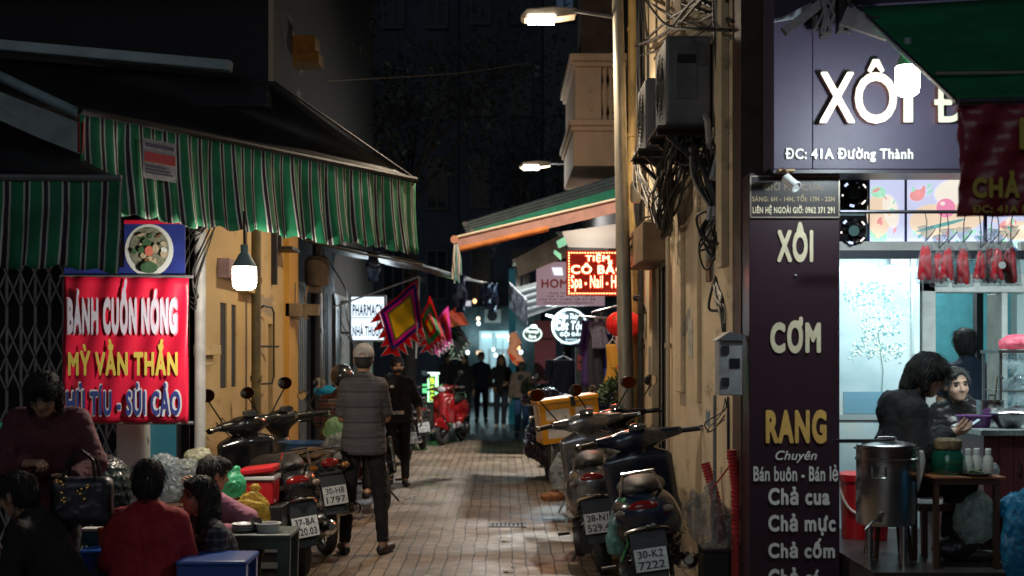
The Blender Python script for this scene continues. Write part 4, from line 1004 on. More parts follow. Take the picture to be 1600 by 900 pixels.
# ---- beyond the cross street
def tower(name, label, x0, x1, y0, y1, h, m_, cols, rows, zb=3.4, lit=()):
    t = thing(name, label, 'building', ((x0 + x1) / 2, y0, 0))
    mb = MB(); mb.bx(x0, x1, y0, y1, 0, h); mb.build('wall', m_, t)
    w = (x1 - x0) / cols
    for i in range(cols):
        for k in range(rows):
            cx = x0 + (i + .5) * w; cz = zb + k * 2.9
            mb = MB(); a_, b2 = cx - w * .26, cx + w * .26
            for xx in ((a_, a_ + .08), (b2 - .08, b2), (cx - .03, cx + .03)): mb.bx(xx[0], xx[1], y0 - .08, y0, cz, cz + 1.5)
            mb.bx(a_, b2, y0 - .10, y0, cz - .08, cz); mb.bx(a_, b2, y0 - .10, y0, cz + 1.5, cz + 1.58)
            f = mb.build('window', mat('navy_frame', (.02, .024, .035), .6), t)
            mb = MB(); mb.bx(a_ + .08, b2 - .08, y0 - .02, y0 - .005, cz, cz + 1.5); mb.build('pane', emis('dim_window', (.3, .5, .8), .03) if (i, k) in lit else GLASSD, f)
    return t
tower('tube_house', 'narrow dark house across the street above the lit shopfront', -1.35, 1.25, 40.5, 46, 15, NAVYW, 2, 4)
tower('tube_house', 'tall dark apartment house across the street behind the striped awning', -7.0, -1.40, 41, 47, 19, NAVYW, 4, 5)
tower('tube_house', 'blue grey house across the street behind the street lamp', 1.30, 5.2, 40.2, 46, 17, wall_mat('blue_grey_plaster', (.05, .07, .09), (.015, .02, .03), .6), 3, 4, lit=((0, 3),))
# lit shop at the end
fs = thing('far_shop', 'brightly lit shopfront with white door at the end of the alley', 'shop', (-.2, 40.4, 0))
m = MB(); m.bx(-1.3, -.75, 40.1, 40.45, .1, 3.0); m.bx(.45, 1.2, 40.1, 40.45, .1, 3.0); m.bx(-1.3, 1.2, 40.05, 40.45, 2.35, 3.1); m.build('shop_wall', mat('dusty_teal', (.05, .08, .085), .6, var=.4), fs)
m = MB(); m.bx(-.74, .44, 40.40, 40.44, .1, 2.34); m.build('lit_interior', emis('cool_shop_light', (.50, .78, .85), .5), fs)
m = MB(); m.bx(-.45, -.38, 40.3, 40.36, .1, 1.7); m.bx(.12, .19, 40.3, 40.36, .1, 1.7); m.bx(-.45, .19, 40.3, 40.36, 1.7, 1.78); m.bx(-.16, -.10, 40.3, 40.36, .1, 1.7); m.build('door', mat('white_frame', (.5, .55, .6), .5), fs)
for xx in (-.5, -.05, .2):
    m = MB(); m.bx(xx - .13, xx + .13, 40.2, 40.28, 2.15, 2.22); m.build('tube_light', emis('white_tube', (.8, 1, .95), 5), fs)
m = MB(); m.bx(-.55, -.05, 39.9, 40.05, 2.6, 3.0); m.lathe([(0, 0), (.16, 0), (.16, .02), (0, .02)], (-.32, 39.88, 2.8), (0, 1, 0), 20, 1); ac = m.build('air_conditioner', [mat('pale_plastic', (.45, .45, .42), .5), DARKIN]); tag(ac, 'small air conditioner box above the far lit shopfront', 'air conditioner')
# tree, barely lit
def tree(label, x, y, h, cr, seed, n=900):
    rs = random.Random(seed); t = thing('street_tree', label, 'tree', (x, y, 0))
    m = MB(); m.tube([(x, y, 0), (x + .1, y, h * .3), (x - .05, y + .1, h * .55)], [.16, .13, .09], 10); tips = []
    for i in range(9):
        a = rs.uniform(0, 6.28); p0 = Vector((x, y, h * rs.uniform(.4, .56))); p1 = p0 + Vector((math.cos(a) * cr * .5, math.sin(a) * cr * .5, h * .18)); p2 = p1 + Vector((math.cos(a + .4) * cr * .4, math.sin(a + .4) * cr * .4, h * .12))
        m.tube([p0, p1, p2], [.05, .022, .008], 6); tips += [p1, p2, p1.lerp(p2, .5)]
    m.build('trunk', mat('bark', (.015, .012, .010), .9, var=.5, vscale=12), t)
    m = MB()
    for i in range(n):
        c = rs.choice(tips) + Vector((rs.gauss(0, cr * .22), rs.gauss(0, cr * .22), rs.gauss(0, cr * .2)))
        for k in range(4):
            q = c + Vector((rs.gauss(0, .1), rs.gauss(0, .1), rs.gauss(0, .1))); u = Vector((rs.gauss(0, 1), rs.gauss(0, 1), rs.gauss(0, 1))).normalized(); v = u.orthogonal().normalized()
            m.add([q, q + u * .06 + v * .03, q + u * .16, q + u * .06 - v * .03], [(0, 1, 2, 3)], 0)
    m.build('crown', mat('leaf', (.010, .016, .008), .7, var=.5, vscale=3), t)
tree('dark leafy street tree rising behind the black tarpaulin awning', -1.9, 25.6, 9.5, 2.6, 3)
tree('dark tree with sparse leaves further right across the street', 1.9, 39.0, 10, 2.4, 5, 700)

# ================================================================ SIGNS, LAMPS, AWNINGS
def point(root, loc, energy, col, size=.05, spot=None, name='light'):
    L_ = bpy.data.lights.new(name, 'SPOT' if spot else 'POINT'); L_.energy = energy; L_.color = col; L_.shadow_soft_size = size
    if spot: L_.spot_size = R(spot); L_.spot_blend = .6
    o = bpy.data.objects.new(name, L_); COL.objects.link(o); o.parent = root
    Mi = wmat(root).inverted(); o.location = Mi @ Vector(loc); return o
def area(root, loc, sx, sy, energy, col, rot=(0, 0, 0)):
    L_ = bpy.data.lights.new('light', 'AREA'); L_.shape = 'RECTANGLE'; L_.size = sx; L_.size_y = sy; L_.energy = energy; L_.color = col
    o = bpy.data.objects.new('light', L_); COL.objects.link(o); o.parent = root; o.rotation_euler = rot
    o.location = wmat(root).inverted() @ Vector(loc); return o

# red soup banner
d = 8.9
RB = mat('red_vinyl', (.62, .012, .05), .38, var=.12, vscale=3)
bn = thing('soup_banner', 'red vinyl banner with white, yellow and blue soup names below the bowl picture', 'banner', P(197, 660, d))
m = MB()
x0, x1, z0, z1 = X(99, d), X(294, d), Z(661, d), Z(432, d)
g = [[(x0 + (x1 - x0) * k / 30 + (.006 if i == 0 else 0) * 0, d + .012 * math.sin(k * .9 + i * .4), z1 + (z0 - z1) * i / 20 - .012 * k / 30 * (1 - i / 20)) for k in range(31)] for i in range(21)]
m.sheet(g); m.build('sheet', RB, bn, solid=.003)
for z_ in (z1, z0): m = MB(); m.tube([(x0 - .03, d + .02, z_), (x1 + .03, d + .02, z_)], .012, 8); m.build('rod', GREYM, bn)
WI = mat('banner_white', (.62, .62, .78), .5, var=.1, vscale=30); YI = mat('banner_yellow', (.62, .52, .10), .5); BI = mat('banner_blue', (.03, .05, .24), .5); HALO = mat('banner_halo', (.60, .62, .70), .5); PINKH = mat('banner_pink_edge', (.70, .30, .42), .5)
def line(root, body, px0, px1, py0, py1, dd, mi, halo=None, bold=.035, hb=.085):
    if halo is not None:
        m = MB(); e = 2.2; put_text(m, body, X(px0 - e, dd), X(px1 + e, dd), Z(py1 + e, dd), Z(py0 - e, dd), dd - .018, 0, hb); m.build('lettering', halo, root)
    m = MB(); put_text(m, body, X(px0, dd), X(px1, dd), Z(py1, dd), Z(py0, dd), dd - .022, 0, bold); return m.build('lettering', mi, root)
line(bn, 'BÁNH CUỐN NÓNG', 107, 277, 437, 522, d, WI, PINKH, .05, .08)
line(bn, 'MỲ VẰN THẮN', 108, 279, 530, 587, d, YI, None, .045)
line(bn, 'HỦ TÍU - SỦI CẢO', 106, 283, 598, 649, d, BI, HALO, .03, .085)
# bowl picture above it
fp = thing('food_picture', 'blue poster with a photo of a noodle soup bowl above the red banner', 'poster', P(241, 432, 8.95))
d2 = 8.97; m = MB(); m.bx(X(194, d2), X(289, d2), d2, d2 + .01, Z(433, d2), Z(350, d2)); m.bx(X(100, d2), X(194, d2), d2, d2 + .01, Z(433, d2), Z(418, d2)); m.build('sheet', mat('poster_blue', (.02, .035, .22), .4, var=.3, vscale=6), fp)
m = MB(); m.bx(X(194, d2), X(289, d2), d2 - .003, d2 + .012, Z(350, d2), Z(344, d2)); m.build('red_edge', RB, fp)
def disc(mb, cx, cy, rx, ry, dd, mi, n=28, rot=0, hh=0.002):
    c = P(cx, cy, dd); pts = []
    for k in range(n):
        a = 2 * math.pi * k / n; u, v = rx * math.cos(a), ry * math.sin(a); u, v = u * math.cos(rot) - v * math.sin(rot), u * math.sin(rot) + v * math.cos(rot)
        pts.append((c.x + u * dd / FPX, c.y, c.z + v * dd / FPX))
    mb.prism(pts, (0, hh, 0), mi)
m = MB(); fm = [mat('bowl_white', (.5, .55, .56), .4), mat('broth', (.20, .22, .17), .4, var=.6, vscale=40), mat('herb_green', (.05, .12, .06), .5, var=.5, vscale=40), mat('shrimp_pink', (.5, .14, .10), .5), mat('noodle_pale', (.42, .36, .25), .5, var=.4, vscale=50), mat('meat_brown', (.16, .09, .05), .5, var=.5, vscale=40)]
disc(m, 233, 391, 38, 41, d2 - .004, 0); disc(m, 233, 389, 31, 34, d2 - .008, 1)
rs = random.Random(4)
for i in range(34):
    a = rs.uniform(0, 6.28); r_ = rs.uniform(3, 26); disc(m, 233 + r_ * math.cos(a), 388 + r_ * 1.1 * math.sin(a), rs.uniform(3, 8), rs.uniform(2, 6), d2 - .012 - i * .0006, rs.choice([2, 2, 4, 4, 5, 1, 0]), 10, rs.uniform(0, 3))
disc(m, 233, 392, 7, 8, d2 - .036, 3, 12); disc(m, 243, 388, 5, 7, d2 - .037, 4, 10); disc(m, 233, 418, 14, 9, d2 - .036, 2, 12)
m.build('bowl_picture', fm, fp)

# hanging bulbs
def bulb(label, px, py, d_, e, col, sz=.085, top=None, estr=30):
    c = P(px, py, d_); t = thing('light_bulb', label, 'bulb', c)
    m = MB(); m.lathe([(.0, -.105), (sz * .6, -.103), (sz * .9, -.09), (sz, -.06), (sz, .035), (sz * .98, .045)], c, seg=28); m.build('glow_dome', emis('lit_' + label[:12], col, estr), t)
    m = MB(); m.lathe([(sz * .99, .046), (sz * .93, .06), (sz * .5, .125), (sz * .33, .14), (sz * .33, .19), (0, .195)], c, seg=28); m.build('housing', mat('bulb_housing', (.30, .40, .40), .5), t)
    m = MB(); tp = Vector(top) if top else c + Vector((0, 0, .8)); m.tube([c + Vector((0, 0, .19)), tp], .008, 6); m.build('cable', BLKM, t)
    point(t, c + Vector((0, 0, -.125)), e, col, sz * .8)
    return t
bulb('bright white bulb hanging before the yellow wall under the striped awning', 382, 428, 8.35, 100, (1, .88, .73), .078, P(381, 330, 8.35))
bulb('bright white bulb hanging off the green canopy in front of the brown sign', 1418, 118, 6.55, 60, (.80, .93, 1), .060, P(1420, 78, 6.55))

# street lamps
def street_lamp(label, pole, px, py, d_, e, col, lw=.52, arm=True):
    t = thing('street_lamp', label, 'street lamp', (pole[0], pole[1], 0))
    c = P(px, py, d_)
    m = MB()
    if arm:
        m.lathe([(.075, 0), (.072, 1.5), (.062, 3), (.050, 5.0), (.03, 5.02)], (pole[0], pole[1], 0), (pole[2], 0, 1), 14); m.lathe([(.11, 0), (.11, .04), (.08, .06)], (pole[0], pole[1], 0), (0, 0, 1), 14)
    m.build('pole', mat('galvanised_pole', (.34, .31, .25), .5, .5, var=.4, vscale=6, stretch=(3, 3, .5)), t)
    top = Vector((pole[0] + pole[2] * 4.75, pole[1], 4.76)) if arm else Vector((1.5, pole[1], c.z + .02))
    m = MB(); m.tube([top, c + Vector((lw * .45, 0, .03))], .018, 8); m.build('arm', GREYM, t)
    m = MB(); m.prism([c + Vector(v) for v in ((-lw / 2, 0, -.01), (-lw / 2 + .06, 0, .055), (lw * .1, 0, .075), (lw / 2, 0, .06), (lw / 2, 0, -.0), (lw * .1, 0, -.03), (-lw / 2 + .04, 0, -.035))], (0, .22, 0)); m.build('lamp_head', mat('lamp_casting', (.42, .36, .27), .5, .3), t, bevel=.01)
    m = MB(); g = []
    for i in range(3):
        q = c + Vector((-lw * .36 + i * lw * .165, .0, -.035)); m.bx(q.x, q.x + lw * .145, q.y - .012, q.y + .2, q.z - .014, q.z + .028)
    m.build('led_panel', emis('street_led', (1, .93, .82), 25), t)
    o = point(t, c + Vector((-.05, .1, -.10)), e, col, .06, 150); point(t, c + Vector((-.05, .1, -.12)), e * .13, col, .06)
    return t
street_lamp('grey street lamp on a leaning pole beside the cream wall', (1.175, 11.85, -.022), 857, 22, 11.85, 360, (1, .81, .58))
street_lamp('smaller street lamp glowing below the balcony further along the alley', (1.5, 20.0, 0), 836, 258, 20.0, 1050, (1, .95, .86), .5, False)

# pharmacy light box
d = 18.7; ph = thing('pharmacy_sign', 'white lit pharmacy light box with blue letters on an arm over the alley', 'sign', P(575, 532, d))
m = MB(); m.bx(X(548, d), X(601, d), d, d + .14, Z(532, d), Z(463, d)); m.build('light_box', emis('cool_white_box', (.72, .86, .95), 1.5), ph)
m = MB()
for a_, b_, c_, e_ in ((546, 603, 461, 464), (546, 603, 531, 534), (546, 549, 464, 531), (600, 603, 464, 531)): m.bx(X(a_, d), X(b_, d), d - .015, d + .15, Z(e_, d), Z(c_, d))
m.bx(X(549, d), X(600, d), d - .008, d, Z(497.2, d), Z(496, d)); m.build('frame', mat('dull_aluminium', (.3, .32, .34), .4, .8), ph)
BLUI = mat('sign_blue', (.010, .012, .14), .5)
m = MB(); put_text(m, 'PHARMACY', X(551, d), X(598, d), Z(494, d), Z(475, d), d - .012, 0, .03); put_text(m, 'NHÀ THUỐC', X(551, d), X(598, d), Z(526, d), Z(500, d), d - .012, 0, .03); m.build('lettering', BLUI, ph)
for z_ in (1.95, 2.4): m = MB(); m.tube([(-2.42, d + .07, z_), (X(548, d), d + .07, z_)], .02, 8); m.build('arm', GREYM, ph)
area(ph, (X(575, d), d - .05, 2.2), .5, .65, 10, (.72, .86, .95), (R(-90), 0, 0))

# festival flags
def flag(label, d_, corners, rings, group=None, fringe=True, seed=1):
    """corners: four picture points of the square, counter-clockwise from the top"""
    rs = random.Random(seed); c = [P(x, y, d_) for x, y in corners]; ctr = sum(c, Vector()) / 4; t = thing('festival_flag', label, 'flag', c[0], group=group)
    def pt(u, v):
        p = (c[0] * (1 - u) + c[1] * u) * (1 - v) + (c[3] * (1 - u) + c[2] * u) * v
        return p + Vector((0, .05 * math.sin((u + .4 * v) * 11 + seed) + .03 * math.sin(v * 7), 0))
    m = MB(); n = 28
    for i in range(n):
        for j in range(n):
            u, v = (i + .5) / n, (j + .5) / n; e = min(u, v, 1 - u, 1 - v) * 2; k = 0
            for q, (lim, _) in enumerate(rings):
                if e >= lim: k = q
            m.add([pt(i / n, j / n), pt((i + 1) / n, j / n), pt((i + 1) / n, (j + 1) / n), pt(i / n, (j + 1) / n)], [(0, 1, 2, 3)], k, True)
    m.build('cloth', [r[1] for r in rings], t, solid=.003)
    if fringe:
        m = MB(); w = MB()
        for (a, b) in ((1, 2), (2, 3)):
            N_ = 5; ed = (c[b] - c[a]); out = Vector((ed.z, 0, -ed.x)).normalized()
            if out.dot(c[a] - ctr) < 0: out = -out
            for i in range(N_):
                p0, p1 = c[a].lerp(c[b], i / N_), c[a].lerp(c[b], (i + 1) / N_); p2 = p0.lerp(p1, .65) + out * (ed.length / N_ * rs.uniform(.9, 1.3)) + Vector((0, 0, -.04))
                off = Vector((0, .03 * math.sin(i * 2), 0)); m.add([p0, p1, p2 + off], [(0, 1, 2)], 0)
                w.tube([p0 + Vector((0, -.008, 0)), p2 + off + Vector((0, -.008, 0)), p1 + Vector((0, -.008, 0))], .0055, 5)
        m.build('fringe', rings[0][1], t, solid=.003); w.build('piping', mat('white_trim', (.6, .58, .58), .7), t)
    return t
def lucent(n, c):
    m_ = film(n, c, 1.0, .6); nt = m_.node_tree
    for x_ in nt.nodes:
        if x_.type == 'BUMP': x_.inputs['Strength'].default_value = .15
        if x_.type == 'MIX_SHADER' and not x_.inputs[0].is_linked: x_.inputs[0].default_value = .5
        if x_.type == 'MAP_RANGE': x_.inputs['To Min'].default_value = 1; x_.inputs['To Max'].default_value = 1
    return m_
FR, FB, FM, FG, FY = [lucent(n, c) for n, c in (('flag_red', (.55, .012, .02)), ('flag_navy', (.035, .012, .20)), ('flag_magenta', (.60, .03, .28)), ('flag_green', (.03, .22, .06)), ('flag_yellow', (.66, .45, .04)))]
FG_ = 'festival flags on the left of the alley'
flag('large square flag with yellow centre and rainbow borders beside the pharmacy sign', 18.0, [(651, 437), (592, 487), (612, 552), (660, 512)], [(0, FR), (.10, FB), (.22, FM), (.34, FG), (.44, FY)], FG_, seed=2)
flag('folded red and green flag hanging just behind the large rainbow flag', 19.2, [(672, 462), (655, 500), (668, 548), (694, 525)], [(0, FR), (.2, FG), (.5, FR), (.7, FY)], FG_, seed=5)
flag('dark red flag with pink ragged fringe further along the alley', 21.5, [(700, 478), (672, 512), (680, 552), (706, 530)], [(0, FM), (.25, FR), (.55, mat('flag_dark', (.06, .01, .03), .7))], FG_, seed=8)
flag('plain orange red cloth flag hanging furthest along the left side', 24.0, [(716, 478), (695, 492), (698, 512), (733, 507)], [(0, mat('flag_orange', (.55, .09, .04), .7)), (.7, mat('flag_orange2', (.45, .07, .04), .7))], FG_, False, seed=9)
flag('black pennant with a pink tail below the orange red cloth', 24.4, [(718, 510), (704, 520), (712, 560), (731, 530)], [(0, mat('flag_black', (.02, .015, .02), .7)), (.8, mat('flag_black', (.02, .015, .02), .7))], FG_, True, seed=11)
for i, (x, y, dd, x2, y2) in enumerate(((651, 437, 18.0, 640, 560),)):
    m = MB(); m.tube([P(655, 432, dd + .02), P(650, 560, dd + .02)], .012, 6); m.tube([P(655, 432, dd + .02), (-2.4, dd + .1, 2.3)], .012, 6); tag(m.build('flag_pole', mat('white_pole', (.6, .58, .55), .5)), 'thin pale pole carrying the large rainbow festival flag', 'pole')

# green lit box sign standing by the bikes
d = 23.9; bs = thing('box_sign', 'narrow green lit box sign with stacked letters behind parked scooters', 'sign', P(676, 630, d))
m = MB(); m.bx(X(668, d), X(684, d), d, d + .2, Z(628, d), Z(586, d)); m.build('light_box', emis('mint_box', (.55, 1, .62), 1.3), bs)
m = MB(); m.bx(X(671, d), X(680, d), d - .012, d, Z(627, d), Z(588, d)); m.build('dark_strip', mat('dark_olive', (.03, .05, .01), .5), bs)
m = MB()
for i, ch in enumerate('BOO'): put_text(m, ch, X(672, d), X(679, d), Z(600 + i * 13, d), Z(590 + i * 13, d), d - .02, 0, .03)
m.build('lettering', emis('yellow_letter', (.9, .8, .1), .8), bs)
m = MB(); m.bx(X(664, d), X(686, d), d - .02, d + .22, Z(585, d), Z(582, d)); m.build('top_cap', emis('white_cap', (.8, 1, .9), 1.5), bs)
m = MB(); m.bx(X(672, d), X(680, d), d + .05, d + .15, 0, Z(628, d)); m.build('stand', BLKM, bs)
point(bs, P(690, 606, d - .1), 14, (.15, 1, .35), .15)

# ---- right-hand fabric awnings (folded, seen end on)
def fold_awning(label, d_, pts, cols, w, rib=None):
    """pts: outer end and wall end of the upper edge in the picture, then lower edge; extends w metres along the alley"""
    (ox, oy), (wx, wy), (ox2, oy2), (wx2, wy2) = pts
    t = thing('fabric_awning', label, 'awning', P(wx, wy, d_))
    a, b, c_, e = P(ox, oy, d_), P(wx, wy, d_), P(wx2, wy2, d_), P(ox2, oy2, d_)
    m = MB(); g = []
    for i in range(9):
        f = i / 8; row = []
        for k in range(17):
            s_ = k / 16; p = a.lerp(b, f) + Vector((0, w * s_, -.035 * math.sin(math.pi * s_) - .03 * abs(math.sin(s_ * 12)) + .05 * s_)); row.append(p)
        g.append(row)
    m.sheet(g); m.build('canopy', cols[0], t, solid=.006)
    m = MB(); m.prism([a, b, c_, e], (0, .02, 0)); m.build('side_flap', cols[1], t)
    if len(cols) > 2:
        m = MB(); m.tube([e - Vector((0, .01, .0)), e.lerp(c_, .55) - Vector((0, .01, 0))], .030, 10); m.build('arm', cols[2], t); m = MB(); m.tube([a - Vector((0, .012, 0)), b - Vector((0, .012, 0))], .014, 8); m.build('edge_trim', mat('cream_edge', (.62, .56, .46), .6), t)
    m = MB(); m.tube([a + Vector((0, -.02, -.02)), a + Vector((0, w, .03))], .028, 8); m.build('front_bar', mat('worn_aluminium', (.30, .29, .26), .4, .8), t)
    if rib:
        m = MB()
        for k in range(rib):
            f = (k + .7) / (rib + 1); m.tube([a.lerp(e, f) - Vector((0, .012, 0)), b.lerp(c_, f) - Vector((0, .012, 0))], .006, 5)
        m.build('rib', mat('pale_cord', (.35, .45, .48), .5), t)
    return t
BLUEC = mat('slate_blue_canvas', (.09, .15, .18), .7, var=.4); DARKC = mat('charcoal_canvas', (.035, .035, .04), .7, var=.4); GRNC = mat('jade_canvas', (.02, .32, .22), .7, var=.3); PNKC = mat('dusty_pink_canvas', (.42, .24, .22), .75, var=.3); ORGC = mat('orange_canvas', (.60, .20, .05), .7, var=.3); BEIGC = mat('beige_canvas', (.42, .36, .28), .8, var=.35)
fold_awning('slate blue awning, uppermost of the stack over the salon sign', 15.4, [(726, 347), (972, 272), (728, 368), (972, 303)], [BLUEC, mat('steel_blue_canvas', (.16, .25, .30), .6, var=.5)], 1.4, 4)
fold_awning('jade green edged awning between the blue one and the pink one', 14.6, [(738, 359), (972, 291), (738, 373), (972, 313)], [BLUEC, GRNC], .7)
fold_awning('dusty pink awning with an orange arm, lowest over the salon sign', 13.7, [(711, 371), (972, 309), (716, 390), (972, 330)], [PNKC, PNKC, ORGC], 1.1)
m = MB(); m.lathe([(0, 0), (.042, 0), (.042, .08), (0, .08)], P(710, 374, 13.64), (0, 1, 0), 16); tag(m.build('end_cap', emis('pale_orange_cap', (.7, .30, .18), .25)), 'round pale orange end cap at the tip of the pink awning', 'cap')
m = MB(); rs = random.Random(3)
for i in range(12):
    x_ = 704 + rs.uniform(0, 16); m.tube([P(712 + (x_ - 712) * .4, 382, 13.62), P(x_, 405, 13.6 + rs.uniform(-.03, .03)), P(x_ + rs.uniform(-4, 4), 432 + rs.uniform(-8, 12), 13.6)], .010, 5, i % 3)
tag(m.build('cord_bundle', [mat('off_white_cord', (.55, .50, .45), .8), mat('teal_cord', (.12, .3, .32), .8), mat('grey_cord', (.3, .3, .32), .8)]), 'bundle of pale and teal cords dangling from the pink awning tip', 'cords')
fold_awning('beige canvas awning dipping behind the homestay sign', 17.6, [(804, 405), (884, 362), (810, 432), (884, 402)], [BEIGC, BEIGC], 1.6, 3)
fold_awning('grey corrugated awning low behind the round haircut sign', 20.5, [(798, 452), (900, 425), (812, 500), (900, 470)], [mat('grey_sheet', (.22, .24, .26), .5, var=.4), mat('grey_sheet', (.22, .24, .26), .5)], 2.0, 4)
m = MB(); g = [[P(796 + 28 * k / 8, 440 + 28 * k / 8 + i * 42 / 10, 20.2) + Vector((0, .05 * math.sin(k * 2.2 + i * .5), 0)) for k in range(9)] for i in range(11)]
m.sheet(g); tag(m.build('hanging_canvas', mat('mottled_canvas', (.25, .27, .32), .8, var=.7, vscale=5), solid=.006), 'mottled grey canvas flap hanging off the far corrugated awning', 'canvas')
# black light box under the awnings with green faces
d = 16.0; lbx = thing('ceiling_box', 'dark ceiling box with pale underside and green lit end below awnings', 'canopy', P(930, 392, d))
m = MB(); m.prism([P(868, 362, d), P(886, 385, d), P(886, 398, d), P(952, 398, d), P(952, 385, d), P(952, 362, d)], (0, .06, 0)); m.build('edge', mat('dark_fascia', (.03, .035, .035), .4), lbx)
m = MB(); m.prism([P(878, 362, d - .02), P(962, 350, d - .02), P(962, 388, d - .02), P(888, 386, d - .02)], (0, .015, 0)); m.build('pale_panel', mat('pale_panel', (.62, .55, .48), .6), lbx)
m = MB(); m.prism([P(869, 377, d - .03), P(882, 370, d - .03), P(886, 382, d - .03), P(873, 388, d - .03)], (0, .01, 0)); m.prism([P(866, 390, d - .03), P(877, 397, d - .03), P(877, 407, d - .03), P(865, 396, d - .03)], (0, .01, 0)); m.build('green_lamp', emis('green_lamp', (.3, .75, .45), .5), lbx)

# LED salon sign
d = 14.5; ls = thing('salon_sign', 'red glowing salon sign framed by small orange lights beside the pole', 'sign', P(931, 462, d))
m = MB(); m.bx(X(885, d), X(981, d), d, d + .09, Z(462, d), Z(391, d)); m.build('panel', mat('deep_red_panel', (.16, .01, .008), .4, emit=(.6, .02, .008), estr=.22), ls)
m = MB()
def dots(x0, y0, x1, y1, n):
    for i in range(n):
        f = i / (n - 1); c = P(x0 + (x1 - x0) * f, y0 + (y1 - y0) * f, d - .012); m.ell(c, (.009, .009, .009), seg=8)
dots(889, 395, 978, 395, 22); dots(889, 458.5, 978, 458.5, 22); dots(889, 399, 889, 455, 14); dots(978, 399, 978, 455, 14)
m.build('border_light', emis('orange_dot', (1, .40, .16), 6), ls)
def glow_line(body, px0, px1, py0, py1, bold=.03):
    m = MB(); e = 1.6; put_text(m, body, X(px0 - e, d), X(px1 + e, d), Z(py1 + e, d), Z(py0 - e, d), d - .008, 0, bold + .05); m.build('lettering_glow', emis('red_neon', (1, .07, .02), 1.6), ls)
    m = MB(); put_text(m, body, X(px0, d), X(px1, d), Z(py1, d), Z(py0, d), d - .016, 0, bold); m.build('lettering', emis('warm_neon', (1, .72, .42), 2.6), ls)
glow_line('TIỆM', 915, 952, 396, 411); glow_line('CÔ BẮC', 892, 976, 407, 428); glow_line('Spa - Nail - Hair', 892, 977, 430, 456, .015)
area(ls, (X(931, d), d - .06, Z(427, d)), .6, .45, 16, (1, .16, .05), (R(-90), 0, 0))
m = MB(); m.tube([P(975, 392, d + .05), P(975, 335, d + .05)], .02, 8); m.tube([P(972, 462, d + .05), P(972, 520, d + .05)], .014, 8); m.build('bracket', mat('red_brown_bracket', (.22, .04, .02), .5), ls)

# homestay sign
d = 18.2; hs_ = thing('homestay_sign', 'pale pink homestay sign with red heading half hidden behind red salon sign', 'sign', P(890, 478, d))
m = MB(); m.bx(X(838, d), X(945, d), d, d + .05, Z(478, d), Z(409, d)); m.build('panel', mat('pink_white_panel', (.62, .46, .52), .35, emit=(.62, .42, .55), estr=.22), hs_, bevel=.004)
m = MB(); put_text(m, 'HOMESTAY', X(846, d), X(942, d), Z(450, d), Z(436, d), d - .008, 0, .03); m.build('heading_lettering', mat('sign_red', (.55, .04, .04), .5), hs_)
m = MB()
for i, (tx, a_, b_) in enumerate((('Add: 41 Duong Thanh', 858, 930), ('US Tel: (+84) 98 27', 856, 930), ('VN Tel: (+84) 98 27 38', 842, 930), ('Email: phuongthanh@gmail.com', 850, 928))): put_text(m, tx, X(a_, d), X(b_, d), Z(460 + i * 5, d), Z(456.5 + i * 5, d), d - .008, 0, .012)
m.build('small_lettering', mat('sign_dark_ink', (.05, .03, .05), .5), hs_)
m = MB(); m.prism([P(862, 418, d - .006), P(878, 418, d - .006), P(880, 430, d - .006), P(866, 430, d - .006)], (0, .004, 0)); m.build('logo', emis('pale_logo', (.75, .85, 1), 1.2), hs_)
area(hs_, (X(880, d), d - .06, Z(443, d)), .8, .6, 5, (1, .8, .85), (R(-90), 0, 0))

# round haircut sign
d = 19.0; cs = thing('haircut_sign', 'round black sign with white glowing ring and haircut lettering', 'sign', P(890, 541, d))
c0 = P(890, 510, d); rr = 28.5 * d / FPX
m = MB(); m.lathe([(0, 0), (rr, 0), (rr, .07), (0, .07)], c0, (0, 1, 0), 40); m.build('disc', mat('sign_black', (.012, .02, .022), .3), cs)
m = MB(); m.torus((c0.x, c0.y - .012, c0.z), rr - .018, .016, (0, 1, 0), 44, 8); m.build('ring', emis('ring_white', (.72, .95, 1), 1.1), cs)
NEW = emis('white_neon', (.80, .96, 1), 1.1)
m = MB(); put_text(m, 'Tiệm Thúy', X(874, d), X(904, d), Z(501, d), Z(489, d), d - .012, 0, .02, 0, .25); put_text(m, 'Cắt Tóc', X(868, d), X(912, d), Z(516, d), Z(497, d), d - .012, 0, .035, 0, .2); put_text(m, 'GỘI ĐẦU', X(875, d), X(911, d), Z(527, d), Z(516, d), d - .012, 0, .03); m.build('lettering', NEW, cs)
m = MB(); put_text(m, 'BARBER', X(884, d), X(902, d), Z(532, d), Z(529, d), d - .012, 0, .01); put_text(m, '0987 654 321', X(876, d), X(906, d), Z(537, d), Z(533.5, d), d - .012, 0, .01); m.build('small_lettering', emis('dim_neon', (.7, .9, 1), .7), cs)
area(cs, (c0.x, d - .05, c0.z), .5, .5, 9, (.72, .95, 1), (R(-90), 0, 0))
m = MB(); m.tube([c0 + Vector((0, .04, rr)), c0 + Vector((0, .04, rr + .3))], .012, 6); m.tube([c0 + Vector((rr, .04, 0)), (1.5, d + .04, c0.z)], .012, 6); m.build('bracket', BLKM, cs)
